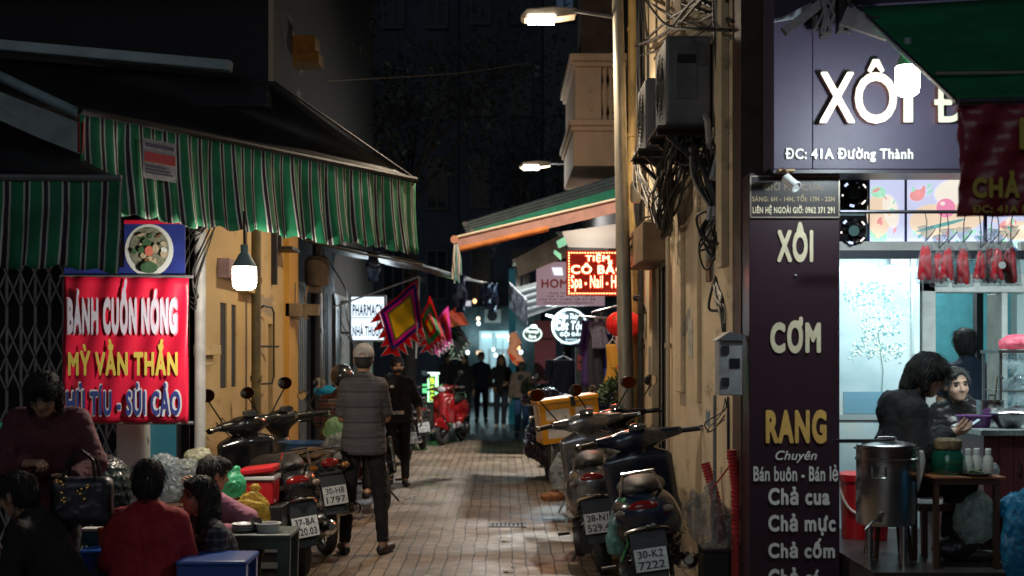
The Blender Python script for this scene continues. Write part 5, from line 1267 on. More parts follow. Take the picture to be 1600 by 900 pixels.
# small oval sign
d = 24.0; os_ = thing('oval_sign', 'small oval white lit sign beneath a lamp, past the haircut sign', 'sign', P(832, 536, d)); c0 = P(832, 522, d)
m = MB(); disc(m, 832, 522, 14.5, 11, d, 0, 32, 0, .08); m.build('disc', mat('sign_green_black', (.01, .05, .04), .4), os_)
m = MB(); n = 36; m.tube([(c0.x + 14 * d / FPX * math.cos(2 * math.pi * k / n), d - .01, c0.z + 10.5 * d / FPX * math.sin(2 * math.pi * k / n)) for k in range(n)], .014, 6, 0, True); put_text(m, 'Massage', X(822, d), X(842, d), Z(522, d), Z(515, d), d - .012, 0, .05); put_text(m, 'Spa', X(826, d), X(838, d), Z(530, d), Z(523, d), d - .012, 0, .05); m.build('lettering', emis('pale_neon', (.85, 1, .97), 1.1), os_)
m = MB(); disc(m, 834, 510, 5, 2.5, d - .05, 0, 16, 0, .05); m.build('lamp', emis('white_tube', (.8, 1, .95), 5), os_)
m = MB(); m.tube([c0 + Vector((0, .04, .13)), c0 + Vector((0, .04, .5))], .012, 6); m.tube([c0 + Vector((0, .04, .5)), (1.5, d + .04, c0.z + .5)], .012, 6); m.build('bracket', BLKM, os_)
# tube lamp under the awnings
m = MB(); d = 18.8; m.bar(P(853, 492, d), P(872, 497, d), .04, .03); tl_ = thing('tube_lamp', 'short white tube lamp glowing under the grey awning left of haircut sign', 'lamp', P(862, 495, d)); m.build('tube', emis('white_tube', (.8, 1, .95), 5), tl_); point(tl_, P(862, 498, d), 40, (.75, .95, 1), .1)

# red lantern behind the pole
d = 13.1; c0 = P(975, 506, d); ln = thing('lantern', 'round red paper lantern with gold marks hanging behind the grey pole', 'lantern', c0)
m = MB(); n = 24; prof = [(.05, -.125)] + [(.183 * math.cos(a) ** .8 if math.cos(a) > 0 else 0, .132 * math.sin(a)) for a in [(-1.2 + 2.4 * i / 16) for i in range(17)]] + [(.05, .125)]
m.lathe(prof, c0, seg=48); ob = m.build('shade', mat('red_paper', (.62, .012, .012), .45, emit=(1, .02, .01), estr=.10), ln)
m = MB()
for k in range(16):
    a = 2 * math.pi * k / 16; m.tube([c0 + Vector((q[0] * 1.012 * math.cos(a), q[0] * 1.012 * math.sin(a), q[1])) for q in prof[1:-1]], .0025, 4)
m.build('rib', mat('dark_red_rib', (.35, .005, .005), .5), ln)
m = MB(); m.lathe([(.05, -.145), (.055, -.12), (.05, -.12)], c0, seg=18); m.lathe([(.05, .145), (.055, .12), (.05, .12)], c0, seg=18)
for k in range(5): m.prism([P(958 + k * 5, 496 + (k % 3) * 5, d - .19), P(962 + k * 5, 495 + (k % 2) * 4, d - .19), P(960 + k * 5, 501 + (k % 3) * 4, d - .19)], (0, .004, 0))
m.build('gold_trim', mat('gold_trim', (.6, .35, .06), .35, .6), ln)
m = MB(); rs = random.Random(2)
for i in range(26):
    a = rs.uniform(0, 6.28); q = c0 + Vector((.035 * math.cos(a), .035 * math.sin(a), -.14)); m.tube([q, q + Vector((rs.uniform(-.02, .02), 0, -.2)), q + Vector((rs.uniform(-.04, .04), 0, -.32))], .005, 4)
m.build('tassel', mat('red_tassel', (.5, .01, .012), .7), ln)
m = MB(); m.tube([c0 + Vector((0, 0, .14)), c0 + Vector((.02, 0, 1.2))], .006, 5); m.build('cord', BLKM, ln)

# hung clothes
def garment(name, label, px, py0, py1, w, d_, m_, seed, flare=.9, sleeves=False, legs=False):
    t = thing(name, label, 'clothes', P(px, py0, d_), group='clothes hung out for sale'); rs = random.Random(seed); mb = MB()
    H_ = (py1 - py0) * d_ / FPX; c = P(px, py0, d_)
    def tubeg(cx, w0, w1, z0, z1):
        g = []; n = 22
        for i in range(13):
            f = i / 12; ww = w0 + (w1 - w0) * f; row = []
            for k in range(n + 1):
                a = 2 * math.pi * k / n; fold = 1 + .22 * f * math.sin(a * 5 + seed) + .1 * math.sin(a * 9 + 3 * f)
                row.append((c.x + cx + ww / 2 * math.cos(a) * fold + .015 * math.sin(f * 5 + seed), c.y + ww * .28 * math.sin(a) * fold, c.z + z0 + (z1 - z0) * f))
            g.append(row)
        mb.sheet(g)
    if legs: tubeg(-w * .22, w * .45, w * .5 * flare, 0, -H_); tubeg(w * .22, w * .45, w * .5 * flare, 0, -H_ * .97)
    else: tubeg(0, w * .75, w * flare, -.02, -H_)
    if sleeves: tubeg(-w * .52, w * .28, w * .26, -.02, -H_ * .55); tubeg(w * .52, w * .28, w * .26, -.02, -H_ * .5)
    mb.build('cloth', m_, t, solid=.004)
    h = MB(); h.tube([c + Vector((-w * .35, 0, -.03)), c + Vector((0, 0, .04)), c + Vector((w * .35, 0, -.03))], .006, 5); h.tube([c + Vector((0, 0, .04)), c + Vector((.01, 0, .09)), c + Vector((.03, 0, .08))], .004, 5); h.build('hanger', WHITEM, t)
garment('hung_clothes', 'dark purple coat hung at the front beside the round haircut sign', 924, 498, 604, .19, 15.2, mat('purple_cloth', (.06, .025, .14), .8), 1, 1.1, True)
garment('hung_clothes', 'long black trousers hung next to the purple coat', 931, 505, 612, .18, 15.0, mat('black_cloth', (.025, .025, .04), .85), 2, 1.0, False, True)
garment('hung_clothes', 'grey patterned shirt hung in front of the black trousers', 938, 500, 545, .18, 14.9, mat('grey_pattern', (.16, .16, .24), .85, var=.7, vscale=60), 3, 1.0, True)
garment('hung_clothes', 'bright blue dress hung between the black trousers and yellow cloth', 946, 506, 600, .13, 15.1, mat('blue_cloth', (.03, .04, .25), .8), 4, 1.0)
garment('hung_clothes', 'mustard yellow cloth hung below the red lantern', 957, 535, 600, .15, 14.6, mat('mustard_cloth', (.52, .27, .03), .8), 5, 1.1)
garment('hung_clothes', 'pale pink garment hung beside the pole behind the mustard cloth', 968, 520, 585, .13, 14.8, mat('pink_cloth', (.5, .32, .32), .8), 6, 1.0)
garment('hung_clothes', 'dark jackets hung low beneath the haircut sign', 880, 560, 618, .40, 18.5, mat('navy_cloth', (.02, .025, .045), .85), 7, 1.0, True)
m = MB(); m.tube([P(905, 494, 15), P(980, 500, 15)], .012, 6); m.tube([P(925, 488, 15), P(965, 478, 15)], .012, 6); tag(m.build('clothes_rail', STEEL), 'thin steel rail carrying hung clothes beside the pole', 'rail')
d = 17.4; pb = thing('power_box', 'grey power box with a red lightning warning plate below haircut sign', 'box', P(908, 590, d))
m = MB(); m.bx(X(900, d), X(916, d), d, d + .2, 0, Z(543, d)); m.build('cabinet', mat('grey_green_box', (.10, .13, .13), .5, var=.4), pb)
m = MB(); m.bx(X(902, d), X(914, d), d - .006, d, Z(578, d), Z(554, d)); m.build('warning_plate', mat('plate_red', (.6, .12, .12), .5), pb)
m = MB(); m.prism([P(909, 557, d - .01), P(904, 568, d - .01), P(908, 567, d - .01), P(906, 576, d - .01), P(912, 564, d - .01), P(908, 565, d - .01)], (0, .002, 0)); m.build('lightning_mark', PLATEI, pb)

# potted topiary by the pole
d = 12.6; tp = thing('potted_plant', 'bushy dark green potted plant at the foot of the grey pole', 'plant', (P(963, 700, d).x, d, 0)); c0 = P(963, 612, d)
m = MB(); rs = random.Random(12)
for i in range(420):
    a = Vector((rs.gauss(0, 1), rs.gauss(0, 1), rs.gauss(0, 1))).normalized(); q = c0 + Vector((a.x * .15, a.y * .15, a.z * .13)) * rs.uniform(.6, 1.05); u = (a + Vector((rs.gauss(0, .5), rs.gauss(0, .5), rs.gauss(0, .5)))).normalized(); v = u.orthogonal().normalized()
    m.add([q, q + u * .02 + v * .014, q + u * .05, q + u * .02 - v * .014], [(0, 1, 2, 3)], 0)
for i in range(14):
    a = rs.uniform(0, 6.28); q = c0 + Vector((.02, 0, .12)); m.tube([q, q + Vector((.03 * math.cos(a), .03 * math.sin(a), .08)), q + Vector((.07 * math.cos(a), .07 * math.sin(a), .12))], .004, 4)
m.build('foliage', mat('dark_leaf', (.03, .07, .025), .5, var=.5, vscale=20), tp)
m = MB(); m.tube([(c0.x, c0.y, .3), c0], .02, 6); m.build('stem', WOODB, tp)
m = MB(); m.lathe([(.0, 0), (.11, 0), (.15, .32), (.165, .32), (.165, .36), (.14, .36), (.13, .3), (0, .3)], (c0.x, c0.y, 0)); m.build('pot', mat('terracotta', (.25, .09, .05), .7), tp)

# bright inflatable-like drape far in
m = MB(); d = 27; rs = random.Random(6)
m.tube([P(800, 520, d), P(806, 535, d), P(799, 548, d), P(808, 562, d), P(818, 572, d)], [.08, .12, .10, .12, .06], 10, 0); m.tube([P(797, 552, d - .05), P(804, 560, d - .05), P(815, 570, d - .05)], [.05, .07, .05], 8, 1)
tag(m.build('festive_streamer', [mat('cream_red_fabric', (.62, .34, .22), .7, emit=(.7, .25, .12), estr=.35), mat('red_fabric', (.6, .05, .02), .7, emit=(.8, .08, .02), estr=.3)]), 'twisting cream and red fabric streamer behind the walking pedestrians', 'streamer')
slab_ = MB(); slab_.bx(X(808, 24.6), X(842, 24.6), 24.6, 24.65, Z(600, 24.6), Z(500, 24.6)); slab_.v = [(v[0] + .35, v[1] + .6 , v[2]) for v in slab_.v]; tag(slab_.build('maroon_hanging', mat('maroon_cloth', (.10, .015, .025), .8)), 'dark maroon cloth hanging below the small oval sign', 'cloth')
slab_ = MB(); slab_.bx(X(795, 30), X(806, 30), 30, 30.1, 1.0, Z(420, 30)); slab_.bx(X(795, 30), X(806, 30), 30, 30.2, -.01, 1.0); tag(slab_.build('teal_pillar_sign', mat('teal_board', (.02, .18, .24), .5, emit=(.02, .25, .32), estr=.12)), 'tall teal board standing far behind the pedestrians', 'board')

for xx in (-.9, .3): point(fs, (xx, 39.6, 2.15), 18, (.62, .92, 1), .1)

t = thing('tube_lamp', 'white tube lamp under the dark ceiling box above the salon sign', 'lamp', P(925, 389, 15.7)); m = MB(); m.bar(P(900, 394, 15.7), P(948, 393, 15.7), .03, .03); m.build('tube', emis('white_tube', (.8, 1, .95), 5), t); point(t, P(925, 400, 15.5), 24, (1, .9, .8), .08)
for i, (px, py, dd, w_, h_, c_, e_, l_) in enumerate(((852, 548, 27, 12, 16, (1, .5, .2), 1.2, 'small amber lit sign far along the right side'), (861, 470, 26, 16, 7, (.3, .9, .8), .8, 'thin teal lit strip sign under the far awnings'), (744, 548, 36, 10, 6, (1, .75, .5), 1.2, 'small warm lit window sign left of the far shop'), (660, 600, 25, 8, 14, (.2, 1, .4), .7, 'small green lit panel on the left side behind the flags'), (724, 470, 38, 12, 8, (.9, .9, 1), .6, 'pale lit panel high left of far shop'))):
    m = MB(); m.bx(X(px, dd), X(px + w_, dd), dd, dd + .08, Z(py + h_, dd), Z(py, dd)); m.bx(X(px - 1, dd), X(px + w_ + 1, dd), dd + .02, dd + .1, Z(py + h_ + 1, dd), Z(py - 1, dd), 1); tag(m.build('lit_sign', [emis('far_sign%d' % i, c_, e_), BLKM]), l_, 'sign')

rs = random.Random(33)
for i in range(14):
    dd = rs.uniform(30, 39.5); px, py = rs.uniform(690, 880), rs.uniform(470, 560)
    m = MB(); m.ell(P(px, py, dd), (.05, .05, .06), seg=10); m.tube([P(px, py, dd) + Vector((0, 0, .05)), P(px, py, dd) + Vector((0, 0, .5))], .008, 5, 1)
    tag(m.build('hanging_lamp', [emis('far_lamp%d' % (i % 3), ((1, .55, .25), (.8, .95, 1), (1, .8, .55))[i % 3], 3), BLKM]), 'tiny glowing bulb hanging far off down the dark street', 'lamp', 'tiny far lamps across the street')

# ================================================================ THE EATERY ON THE RIGHT
MAROON = mat('maroon_panel', (.036, .015, .026), .33, var=.25, vscale=2.5, spec=.5)
CREAML = mat('cream_letter', (.82, .72, .50), .5, var=.2, vscale=9); GOLDL = mat('gold_letter', (.82, .48, .13), .45, var=.2, vscale=9); PALEL = mat('pale_letter', (.80, .77, .73), .5, var=.15, vscale=9)
d = 7.4; pl = thing('sign_pillar', 'dark maroon shop pillar lettered with dish names from top to bottom', 'pillar', (X(1241, d), d, 0))
m = MB(); m.bx(X(1170.5, d), X(1312, d), d, d + .50, 0, 2.70); m.build('panel', MAROON, pl, bevel=.004)
def ptext(body, px0, px1, py0, py1, mt, bold=.03, shear=0, nm='lettering', dd=None, root=None, off=.004, ext=.006):
    dd = dd or d; m = MB(); put_text(m, body, X(px0, dd), X(px1, dd), Z(py1, dd), Z(py0, dd), dd - off, 0, bold, ext, shear); return m.build(nm, mt, root or pl)
ptext('XÔI', 1214, 1270, 347, 410, CREAML, .045); ptext('CƠM', 1203, 1282, 495, 552, CREAML, .05); ptext('RANG', 1196, 1291, 640, 693, GOLDL, .05)
ptext('Chuyên', 1211, 1276, 704, 723, PALEL, .012, .3); ptext('Bán buôn - Bán lẻ', 1177, 1309, 726, 752, PALEL, .02)
ptext('Chả cua', 1200, 1296, 760, 789, PALEL, .035); ptext('Chả mực', 1200, 1305, 802, 837, PALEL, .035); ptext('Chả cốm', 1200, 1304, 841, 872, PALEL, .035); ptext('Chả cá', 1200, 1281, 886, 918, PALEL, .035)
m = MB(); m.lathe([(0, 0), (.010, 0), (.010, .006), (0, .008)], P(1243, 431, d), (0, -1, 0), 12); m.build('screw_head', STEEL, pl)
# opening-hours plate
hp_ = thing('hours_plate', 'dark framed opening hours plate at the top of maroon pillar', 'sign', P(1241, 341, d))
m = MB(); m.bx(X(1172, d), X(1310, d), d - .014, d - .003, Z(340, d), Z(276, d)); m.build('plate', mat('black_plate', (.022, .016, .018), .35), hp_)
m = MB()
for a_, b_, c_, e_ in ((1172, 1310, 339, 341), (1172, 1310, 275, 277), (1171, 1173, 277, 339), (1309, 1311, 277, 339)): m.bx(X(a_, d), X(b_, d), d - .018, d - .002, Z(e_, d), Z(c_, d))
m.build('frame', mat('dull_brass', (.28, .24, .2), .4, .7), hp_)
DG = mat('dim_gold', (.36, .27, .15), .5)
for b_, a1, a2, y1, y2, mt in (('GIỜ MỞ CỬA:', 1193, 1287, 283, 298, mat('faint_gold', (.16, .12, .07), .5)), ('SÁNG: 6H - 14H, TỐI: 17H - 22H', 1175, 1304, 303, 316, DG), ('LIÊN HỆ NGOÀI GIỜ: 0962 371 291', 1176, 1304, 320, 336, CREAML)): ptext(b_, a1, a2, y1, y2, mt, .03, 0, 'lettering', d - .014, hp_, .002, 0)
# cctv
c0 = P(1236, 285, 7.1); cc = thing('security_camera', 'small white bullet security camera hanging under the sign over hours plate', 'camera', c0)
m = MB(); ax = Vector((.5, -.6, -.62)).normalized(); m.lathe([(.0, -.05), (.024, -.05), (.028, -.045), (.028, .04), (.033, .04), (.033, .05), (.026, .05), (.026, .045), (0, .045)], c0, ax, 20); m.build('body', mat('cctv_white', (.62, .64, .64), .35), cc)
m = MB(); m.tube([c0 - ax * .02 + Vector((0, 0, .02)), c0 + Vector((-.02, .05, .07)), c0 + Vector((-.02, .12, .09))], .010, 8); m.bx(c0.x - .05, c0.x + .04, c0.y + .08, c0.y + .16, c0.z + .075, c0.z + .085); m.build('bracket', mat('brass_bracket', (.3, .2, .1), .4, .6), cc)

# fascia sign with big letters
d = 7.28; fa = thing('fascia_sign', 'large aubergine shop sign with glowing raised letters and street address', 'sign', (X(1400, d), d, 2.7))
FASC = mat('aubergine_panel', (.052, .042, .080), .52, var=.2, vscale=2)
m = MB(); m.bx(X(1209, d), X(1269.2, d), d, d + .3, Z(264, d), 3.75); m.bx(X(1270, d), 4.6, d, d + .3, Z(264, d), 3.75); m.build('panel', FASC, fa, bevel=.003)
m = MB(); m.bx(X(1209, d), 4.6, d + .01, d + .3, Z(270, d), Z(264.4, d)); m.build('lower_edge', mat('dark_edge', (.03, .025, .04), .4), fa)
COPPER = mat('copper_return', (.55, .22, .12), .25, 1.0); GLARE_FACE = emis('lit_letter_face', (1, .86, .70), .95); DIM_FACE = mat('ivory_letter_face', (.66, .62, .48), .4, emit=(.66, .6, .42), estr=.15)  # bulb glare on X and Ô put in as glow; other faces glow faintly
for body, a1, a2, y1, y2, mt in (('X', 1281, 1336, 112, 192, GLARE_FACE), ('Ô', 1336, 1402, 92, 193, GLARE_FACE), ('I', 1412, 1427, 140, 191, DIM_FACE), ('Đ', 1460, 1508, 128, 191, DIM_FACE)):
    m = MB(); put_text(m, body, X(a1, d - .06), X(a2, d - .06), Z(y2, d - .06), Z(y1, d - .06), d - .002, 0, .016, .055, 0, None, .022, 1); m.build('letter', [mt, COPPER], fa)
ptext('ĐC: 41A Đường Thành', 1226, 1426, 231, 254, mat('ivory_lettering', (.68, .66, .60), .45), .028, 0, 'address_lettering', d, fa, .004, .008)
area(fa, (X(1335, d), d - .10, Z(155, d)), .42, .28, 2.5, (1, .85, .7), (R(-90), 0, 0))
# clutter at the top of the sign
m = MB(); d = 7.1
for x_, y0_, y1_, w_ in ((1280, 0, 42, .04), (1292, 5, 55, .05), (1301, 0, 30, .03), (1318, 5, 48, .05), (1326, 0, 35, .03)): c = P(x_, y1_, d); m.bx(c.x - w_ / 2, c.x + w_ / 2, d, d + .08, c.z, Z(y0_ - 40, d))
m.bar(P(1225, 50, d), P(1370, -60, d), .05, .05); m.bar(P(1318, 25, d - .05), P(1390, 50, d - .1), .04, .10)
for i in range(8): a = P(random.uniform(1275, 1330), -10, d - .03); m.tube([a, a - Vector((random.uniform(-.05, .05), 0, .12)), a - Vector((random.uniform(-.1, .1), 0, .22))], .008, 5)
tag(m.build('awning_bracket', mat('rusty_dark_metal', (.06, .055, .06), .6, .4, var=.5, vscale=15)), 'cluster of dark brackets and cables above the aubergine sign', 'bracket')
m = MB(); m.prism([P(1211, 32, 7.2), P(1275, 0, 7.2), P(1330, -30, 7.2), P(1330, 5, 7.2), P(1290, 12, 7.2), P(1270, 22, 7.2)], (0, .05, 0)); tag(m.build('soffit_board', mat('pale_blue_board', (.32, .36, .40), .6, var=.4)), 'pale blue sloping board at the top left of the aubergine sign', 'board')

# green canopy and hanging banner
gc = thing('green_canopy', 'dark green tarpaulin canopy sloping out over the eatery front', 'canopy', P(1500, 158, 5.5))
a, b, c, e = P(1496, 160, 5.5), P(1900, 150, 5.5), P(1900, -20, 7.25), P(1340, 12, 7.25)
roof(gc, a, b, c, e, 'canopy', .03, mat('green_tarpaulin', (.015, .26, .10), .6, var=.4, vscale=3, bump=.3, bscale=8))
m = MB(); m.tube([a, b], .018, 8); m.tube([a, e], .012, 6); m.tube([P(1460, 115, 5.9), P(1900, 110, 5.9)], .012, 6); m.build('frame', STEEL, gc)
d = 5.5; hb = thing('hanging_banner', 'dark crimson hanging banner with olive lettering under the green canopy', 'banner', P(1550, 338, d))
m = MB(); x0, x1 = X(1498, d), X(1760, d); g = [[(x0 + (x1 - x0) * k / 24, d + .018 * math.sin(k * 1.1 + i * .5) + .01 * math.sin(i * 1.7), Z(163, d) + (Z(338, d) - Z(163, d)) * i / 16) for k in range(25)] for i in range(17)]
m.sheet(g); m.build('sheet', mat('crimson_vinyl', (.30, .035, .055), .32, var=.25, vscale=4, bump=.3, bscale=14), hb, solid=.003)
OLIV = mat('olive_letter', (.62, .50, .10), .5)
for body, a1, a2, y1, y2, bo in (('CHẢ', 1515, 1588, 268, 311, .05), ('ĐC: 41A Đường Thành', 1515, 1702, 321, 337, .03), ('B', 1588, 1616, 186, 235, .05)):
    m = MB(); put_text(m, body, X(a1, d), X(a2, d), Z(y2, d), Z(y1, d), d - .034, 0, bo); m.build('lettering', OLIV, hb)

# menu light boxes
d = 8.0
SCR = emis('menu_white', (.70, .74, 1.0), .85); fills = [emis('menu_bun', (1, .78, .58), .85), emis('menu_pink', (1, .32, .52), .85), emis('menu_green', (.52, 1, .72), .75), emis('menu_coral', (1, .42, .42), .8), emis('menu_teal', (.22, .62, .62), .6), emis('menu_cream', (1, .92, .80), .9)]
def menu(label, x0, x1, shapes):
    t = thing('menu_screen', label, 'screen', P((x0 + x1) / 2, 389, d), group='lit menu screens above the counter')
    m = MB(); m.bx(X(x0, d), X(x1, d), d, d + .06, Z(388, d), Z(279, d)); m.build('screen', SCR, t)
    m = MB(); f = 2.0
    for a_, b_, c_, e_ in ((x0 - f, x1 + f, 276, 279.5), (x0 - f, x1 + f, 387.5, 392), (x0 - f, x0, 279, 388), (x1, x1 + f, 279, 388)): m.bx(X(a_, d), X(b_, d), d - .015, d + .07, Z(e_, d), Z(c_, d))
    m.build('frame', mat('indigo_frame', (.015, .025, .12), .3), t)
    m = MB()
    for i, (cx, cy, rx, ry, k, ro) in enumerate(shapes): disc(m, cx, cy, rx, ry, d - .002 - .0012 * i, k, 20, ro, .001)
    m.build('dish_picture', fills, t)
rs = random.Random(8)
def leaves(x0, x1, y0, y1, n, cols): return [(rs.uniform(x0, x1), rs.uniform(y0, y1), rs.uniform(3, 7), rs.uniform(1.5, 3.5), rs.choice(cols), rs.uniform(0, 3)) for _ in range(n)]
menu('left menu screen showing a pale bun with greens beside the fans', 1358, 1413, [(1372, 362, 30 * .45, 22, 2, .2), (1370, 350, 13, 20, 4, .3), (1374, 335, 20, 34, 0, 0), (1392, 330, 12, 26, 5, .2), (1372, 300, 12, 9, 2, 0)] + leaves(1364, 1400, 292, 372, 12, [0, 3, 2, 5]))
menu('wide middle menu screen showing buns with a pink ball', 1416, 1536, [(1455, 345, 34, 26, 0, .1), (1500, 330, 40, 32, 0, 0), (1490, 300, 30, 20, 5, .2), (1478, 325, 15, 15, 1, 0), (1473, 318, 4, 3, 5, 0), (1433, 305, 12, 9, 3, .2), (1470, 352, 40, 3, 4, .25)] + leaves(1424, 1534, 362, 384, 16, [2, 2, 3, 4]) + leaves(1424, 1470, 285, 300, 6, [2, 3]))
menu('right menu screen with coral dishes and lettuce partly behind the banner', 1541, 1690, [(1590, 360, 30, 15, 0, 0), (1575, 350, 14, 7, 3, .3)] + leaves(1545, 1640, 340, 386, 26, [2, 3, 2, 5, 0]))
m = MB(); m.bx(X(1314, 7.9), 4.4, 7.85, 8.1, Z(277, 7.9), Z(264, 7.9)); tag(m.build('valance_board', mat('pale_cyan_board', (.40, .52, .55), .5)), 'pale cyan trim board over the lit menu screens', 'board')
m = MB(); m.bx(X(1312, 7.7), 4.4, 7.70, 7.74, Z(404, 7.7), Z(391, 7.7)); tag(m.build('shelf_board', mat('dark_shelf', (.05, .06, .08), .5)), 'narrow dark board under the lit menu screens', 'board')
# two fans; LED glints on the rims are put in as glowing arcs
for i, (cx, cy) in enumerate(((1335, 303), (1333, 361))):
    d = 7.75; t = thing('fan', ('upper dark fan with glinting blades beside the left menu screen', 'lower dark fan with glinting blades beside the left menu screen')[i], 'fan', P(cx, cy + 26, d), group='dark fans by the menu screens'); c0 = P(cx, cy, d); r_ = 23 * d / FPX
    m = MB(); m.bx(c0.x - r_ * .93, c0.x + r_, d + .04, d + .09, c0.z - r_ * 1.12, c0.z + r_ * 1.1); m.torus((c0.x, d + .02, c0.z), r_ * .9, .008, (0, 1, 0), 32, 8); m.build('housing', mat('gloss_black', (.012, .012, .014), .12), t)
    m = MB()
    for k in range(7):
        a0 = 2 * math.pi * k / 7; pts = []
        for q in range(5): pts.append(c0 + Vector((math.cos(a0 + q * .1) * r_ * (.3 + .14 * q), 0, math.sin(a0 + q * .1) * r_ * (.3 + .14 * q))))
        for q in range(5): pts.append(c0 + Vector((math.cos(a0 + .55 + (4 - q) * .06) * r_ * (.3 + .14 * (4 - q)), .03, math.sin(a0 + .55 + (4 - q) * .06) * r_ * (.3 + .14 * (4 - q)))))
        m.prism(pts, (0, .004, 0))
    m.build('blade', mat('blade_dark', (.03, .03, .035), .15, .3), t)
    m = MB(); m.lathe([(0, 0), (r_ * .36, 0), (r_ * .36, .02), (0, .02)], (c0.x, d - .02, c0.z), (0, 1, 0), 20); m.build('hub', mat('fan_hub', (.05, .12, .12), .4), t)
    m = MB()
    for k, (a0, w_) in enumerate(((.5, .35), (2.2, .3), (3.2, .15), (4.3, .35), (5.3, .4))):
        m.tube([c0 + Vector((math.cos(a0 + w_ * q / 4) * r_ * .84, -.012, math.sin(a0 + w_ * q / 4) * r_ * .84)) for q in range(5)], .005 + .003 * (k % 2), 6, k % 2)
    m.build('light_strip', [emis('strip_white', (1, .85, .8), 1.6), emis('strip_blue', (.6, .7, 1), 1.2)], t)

# rail and hanging bags
d = 7.05; m = MB(); m.tube([P(1312, 331, d), (4.5, d, Z(331, d))], .010, 8); tag(m.build('hanging_rail', mat('dark_rail', (.05, .05, .06), .4, .7)), 'thin dark rail across the menu screens carrying the red bags', 'rail')
BAGF = film('clear_bag', (.75, .80, .82), -.08, .10); REDS = mat('red_sausage', (.78, .010, .025), .3, var=.3, vscale=20, coat=.4)
spots = [(1447, 442, 1), (1467, 447, .9), (1481, 442, .95), (1505, 448, 1.05), (1532, 440, .8), (1548, 446, 1), (1560, 441, .9), (1579, 446, 1.05)]
bag_l = ['leftmost red filled bag hanging on the rail', 'second red bag from the left with a pale round sticker', 'third red bag from the left, tucked slightly behind', 'large red bag ending the left cluster on the rail', 'small slim red bag starting the right cluster on the rail', 'second red bag of the right cluster on the rail', 'third red bag of the right cluster with a round sticker', 'rightmost large red bag hanging on the rail']
for i, (px, pyb, s_) in enumerate(spots):
    rs = random.Random(40 + i); dd = d + .06 * (i % 2) - .02; c = P(px, pyb, dd); t = thing('red_bag', bag_l[i], 'bag', c, group='red bags hanging on the rail')
    h_ = .225 * s_; w_ = .045 * s_
    m = MB()
    for k in range(11):
        a = 2 * math.pi * k / 11; rr_ = w_ * (.75 if k % 2 else .35); b0 = c + Vector((rr_ * math.cos(a) * 1.15, rr_ * .6 * math.sin(a), .01 + rs.uniform(0, .02))); b1 = c + Vector((rr_ * .35 * math.cos(a), rr_ * .3 * math.sin(a), h_ * rs.uniform(.80, .92)))
        m.tube([b0, b0.lerp(b1, .15), b0.lerp(b1, .85) + Vector((rs.uniform(-.004, .004), 0, 0)), b1], [.008, .0135 * s_, .012 * s_, .006], 7)
    m.build('filling', REDS, t)
    m = MB(); m.lathe([(w_ * 1.28, 0), (w_ * 1.32, .03), (w_ * 1.15, h_ * .5), (w_ * .62, h_ * .9), (.008, h_ * 1.02), (.010, h_ * 1.05), (.030 * s_, h_ * 1.22), (.045 * s_, h_ * 1.38)], c, seg=16)
    m.v = [(v[0] + .004 * math.sin(v[2] * 90 + i), c.y + (v[1] - c.y) * .65, v[2] + .006 * math.sin(v[0] * 150)) for v in m.v]; m.build('wrapper', BAGF, t, solid=.001)
    m = MB(); m.tube([c + Vector((0, 0, h_ * 1.03)), c + Vector((.004, .0, h_ * 1.5)), Vector((c.x, d, Z(331, d)))], .003, 5); m.tube([c + Vector((0, 0, h_ * 1.03)), c + Vector((.03, -.01, h_ * 1.2)), c + Vector((.05, 0, h_ * 1.32))], .003, 4); m.build('tie', BLKM, t)
    if i in (1, 6): m = MB(); m.lathe([(0, 0), (.020, 0), (.020, .002), (0, .002)], c + Vector((.005, -w_ * 1.0, h_ * .45)), (0, -1, 0), 18); m.build('sticker', mat('sticker_white', (.7, .72, .7), .5), t)

# frosted partition with a tree motif
d = 8.45; gp = thing('glass_partition', 'frosted teal glass partition printed with a pale leafy tree', 'partition', (X(1375, d), d, FZ))
gm = new_mat('frosted_teal'); N, L, b = nodes_of(gm); b.inputs['Roughness'].default_value = .28
g_ = N.new('ShaderNodeNewGeometry'); s_ = N.new('ShaderNodeSeparateXYZ'); L.new(g_.outputs['Position'], s_.inputs[0])
nz = N.new('ShaderNodeTexNoise'); nz.inputs['Scale'].default_value = 2.5; nz.inputs['Detail'].default_value = 5; L.new(g_.outputs['Position'], nz.inputs['Vector'])
r = ramp(N, [(.3, (.27, .40, .43)), (.5, (.40, .51, .53)), (.7, (.46, .50, .46))]); L.new(nz.outputs['Fac'], r.inputs[0]); L.new(r.outputs[0], b.inputs['Base Color'])
m = MB(); m.bx(1.72, X(1437, d), d, d + .012, FZ, Z(403, d)); m.build('pane', gm, gp)
m = MB(); m.bx(1.72, X(1437, d), d - .01, d + .02, Z(424, d), Z(418, d)); m.bx(X(1423, d), X(1427, d), d - .012, d + .02, FZ, Z(403, d)); m.bx(1.72, X(1437, d), d - .012, d + .02, Z(656, d), Z(648, d)); m.build('mullion', mat('pale_aluminium', (.45, .55, .56), .35, .5), gp)
m = MB(); rs = random.Random(21); base = P(1378, 600, d)
for cl in range(75):
    px = 1375 + rs.gauss(0, 26); py = 555 - abs(rs.gauss(0, 48))
    if cl > 60: px = 1325 + rs.uniform(-8, 30); py = 455 + rs.uniform(-10, 25)
    if px < 1316 or px > 1420: continue
    for k in range(rs.randint(6, 11)):
        a = rs.uniform(0, 6.28); c = P(px + rs.gauss(0, 5), py + rs.gauss(0, 4), d - .004 - rs.random() * .002); u = Vector((math.cos(a), 0, math.sin(a))) * rs.uniform(.012, .026); v = Vector((-u.z, 0, u.x)) * .28
        m.add([c, c + u * .5 + v, c + u, c + u * .5 - v], [(0, 1, 2, 3)], rs.choice([0, 0, 1]))
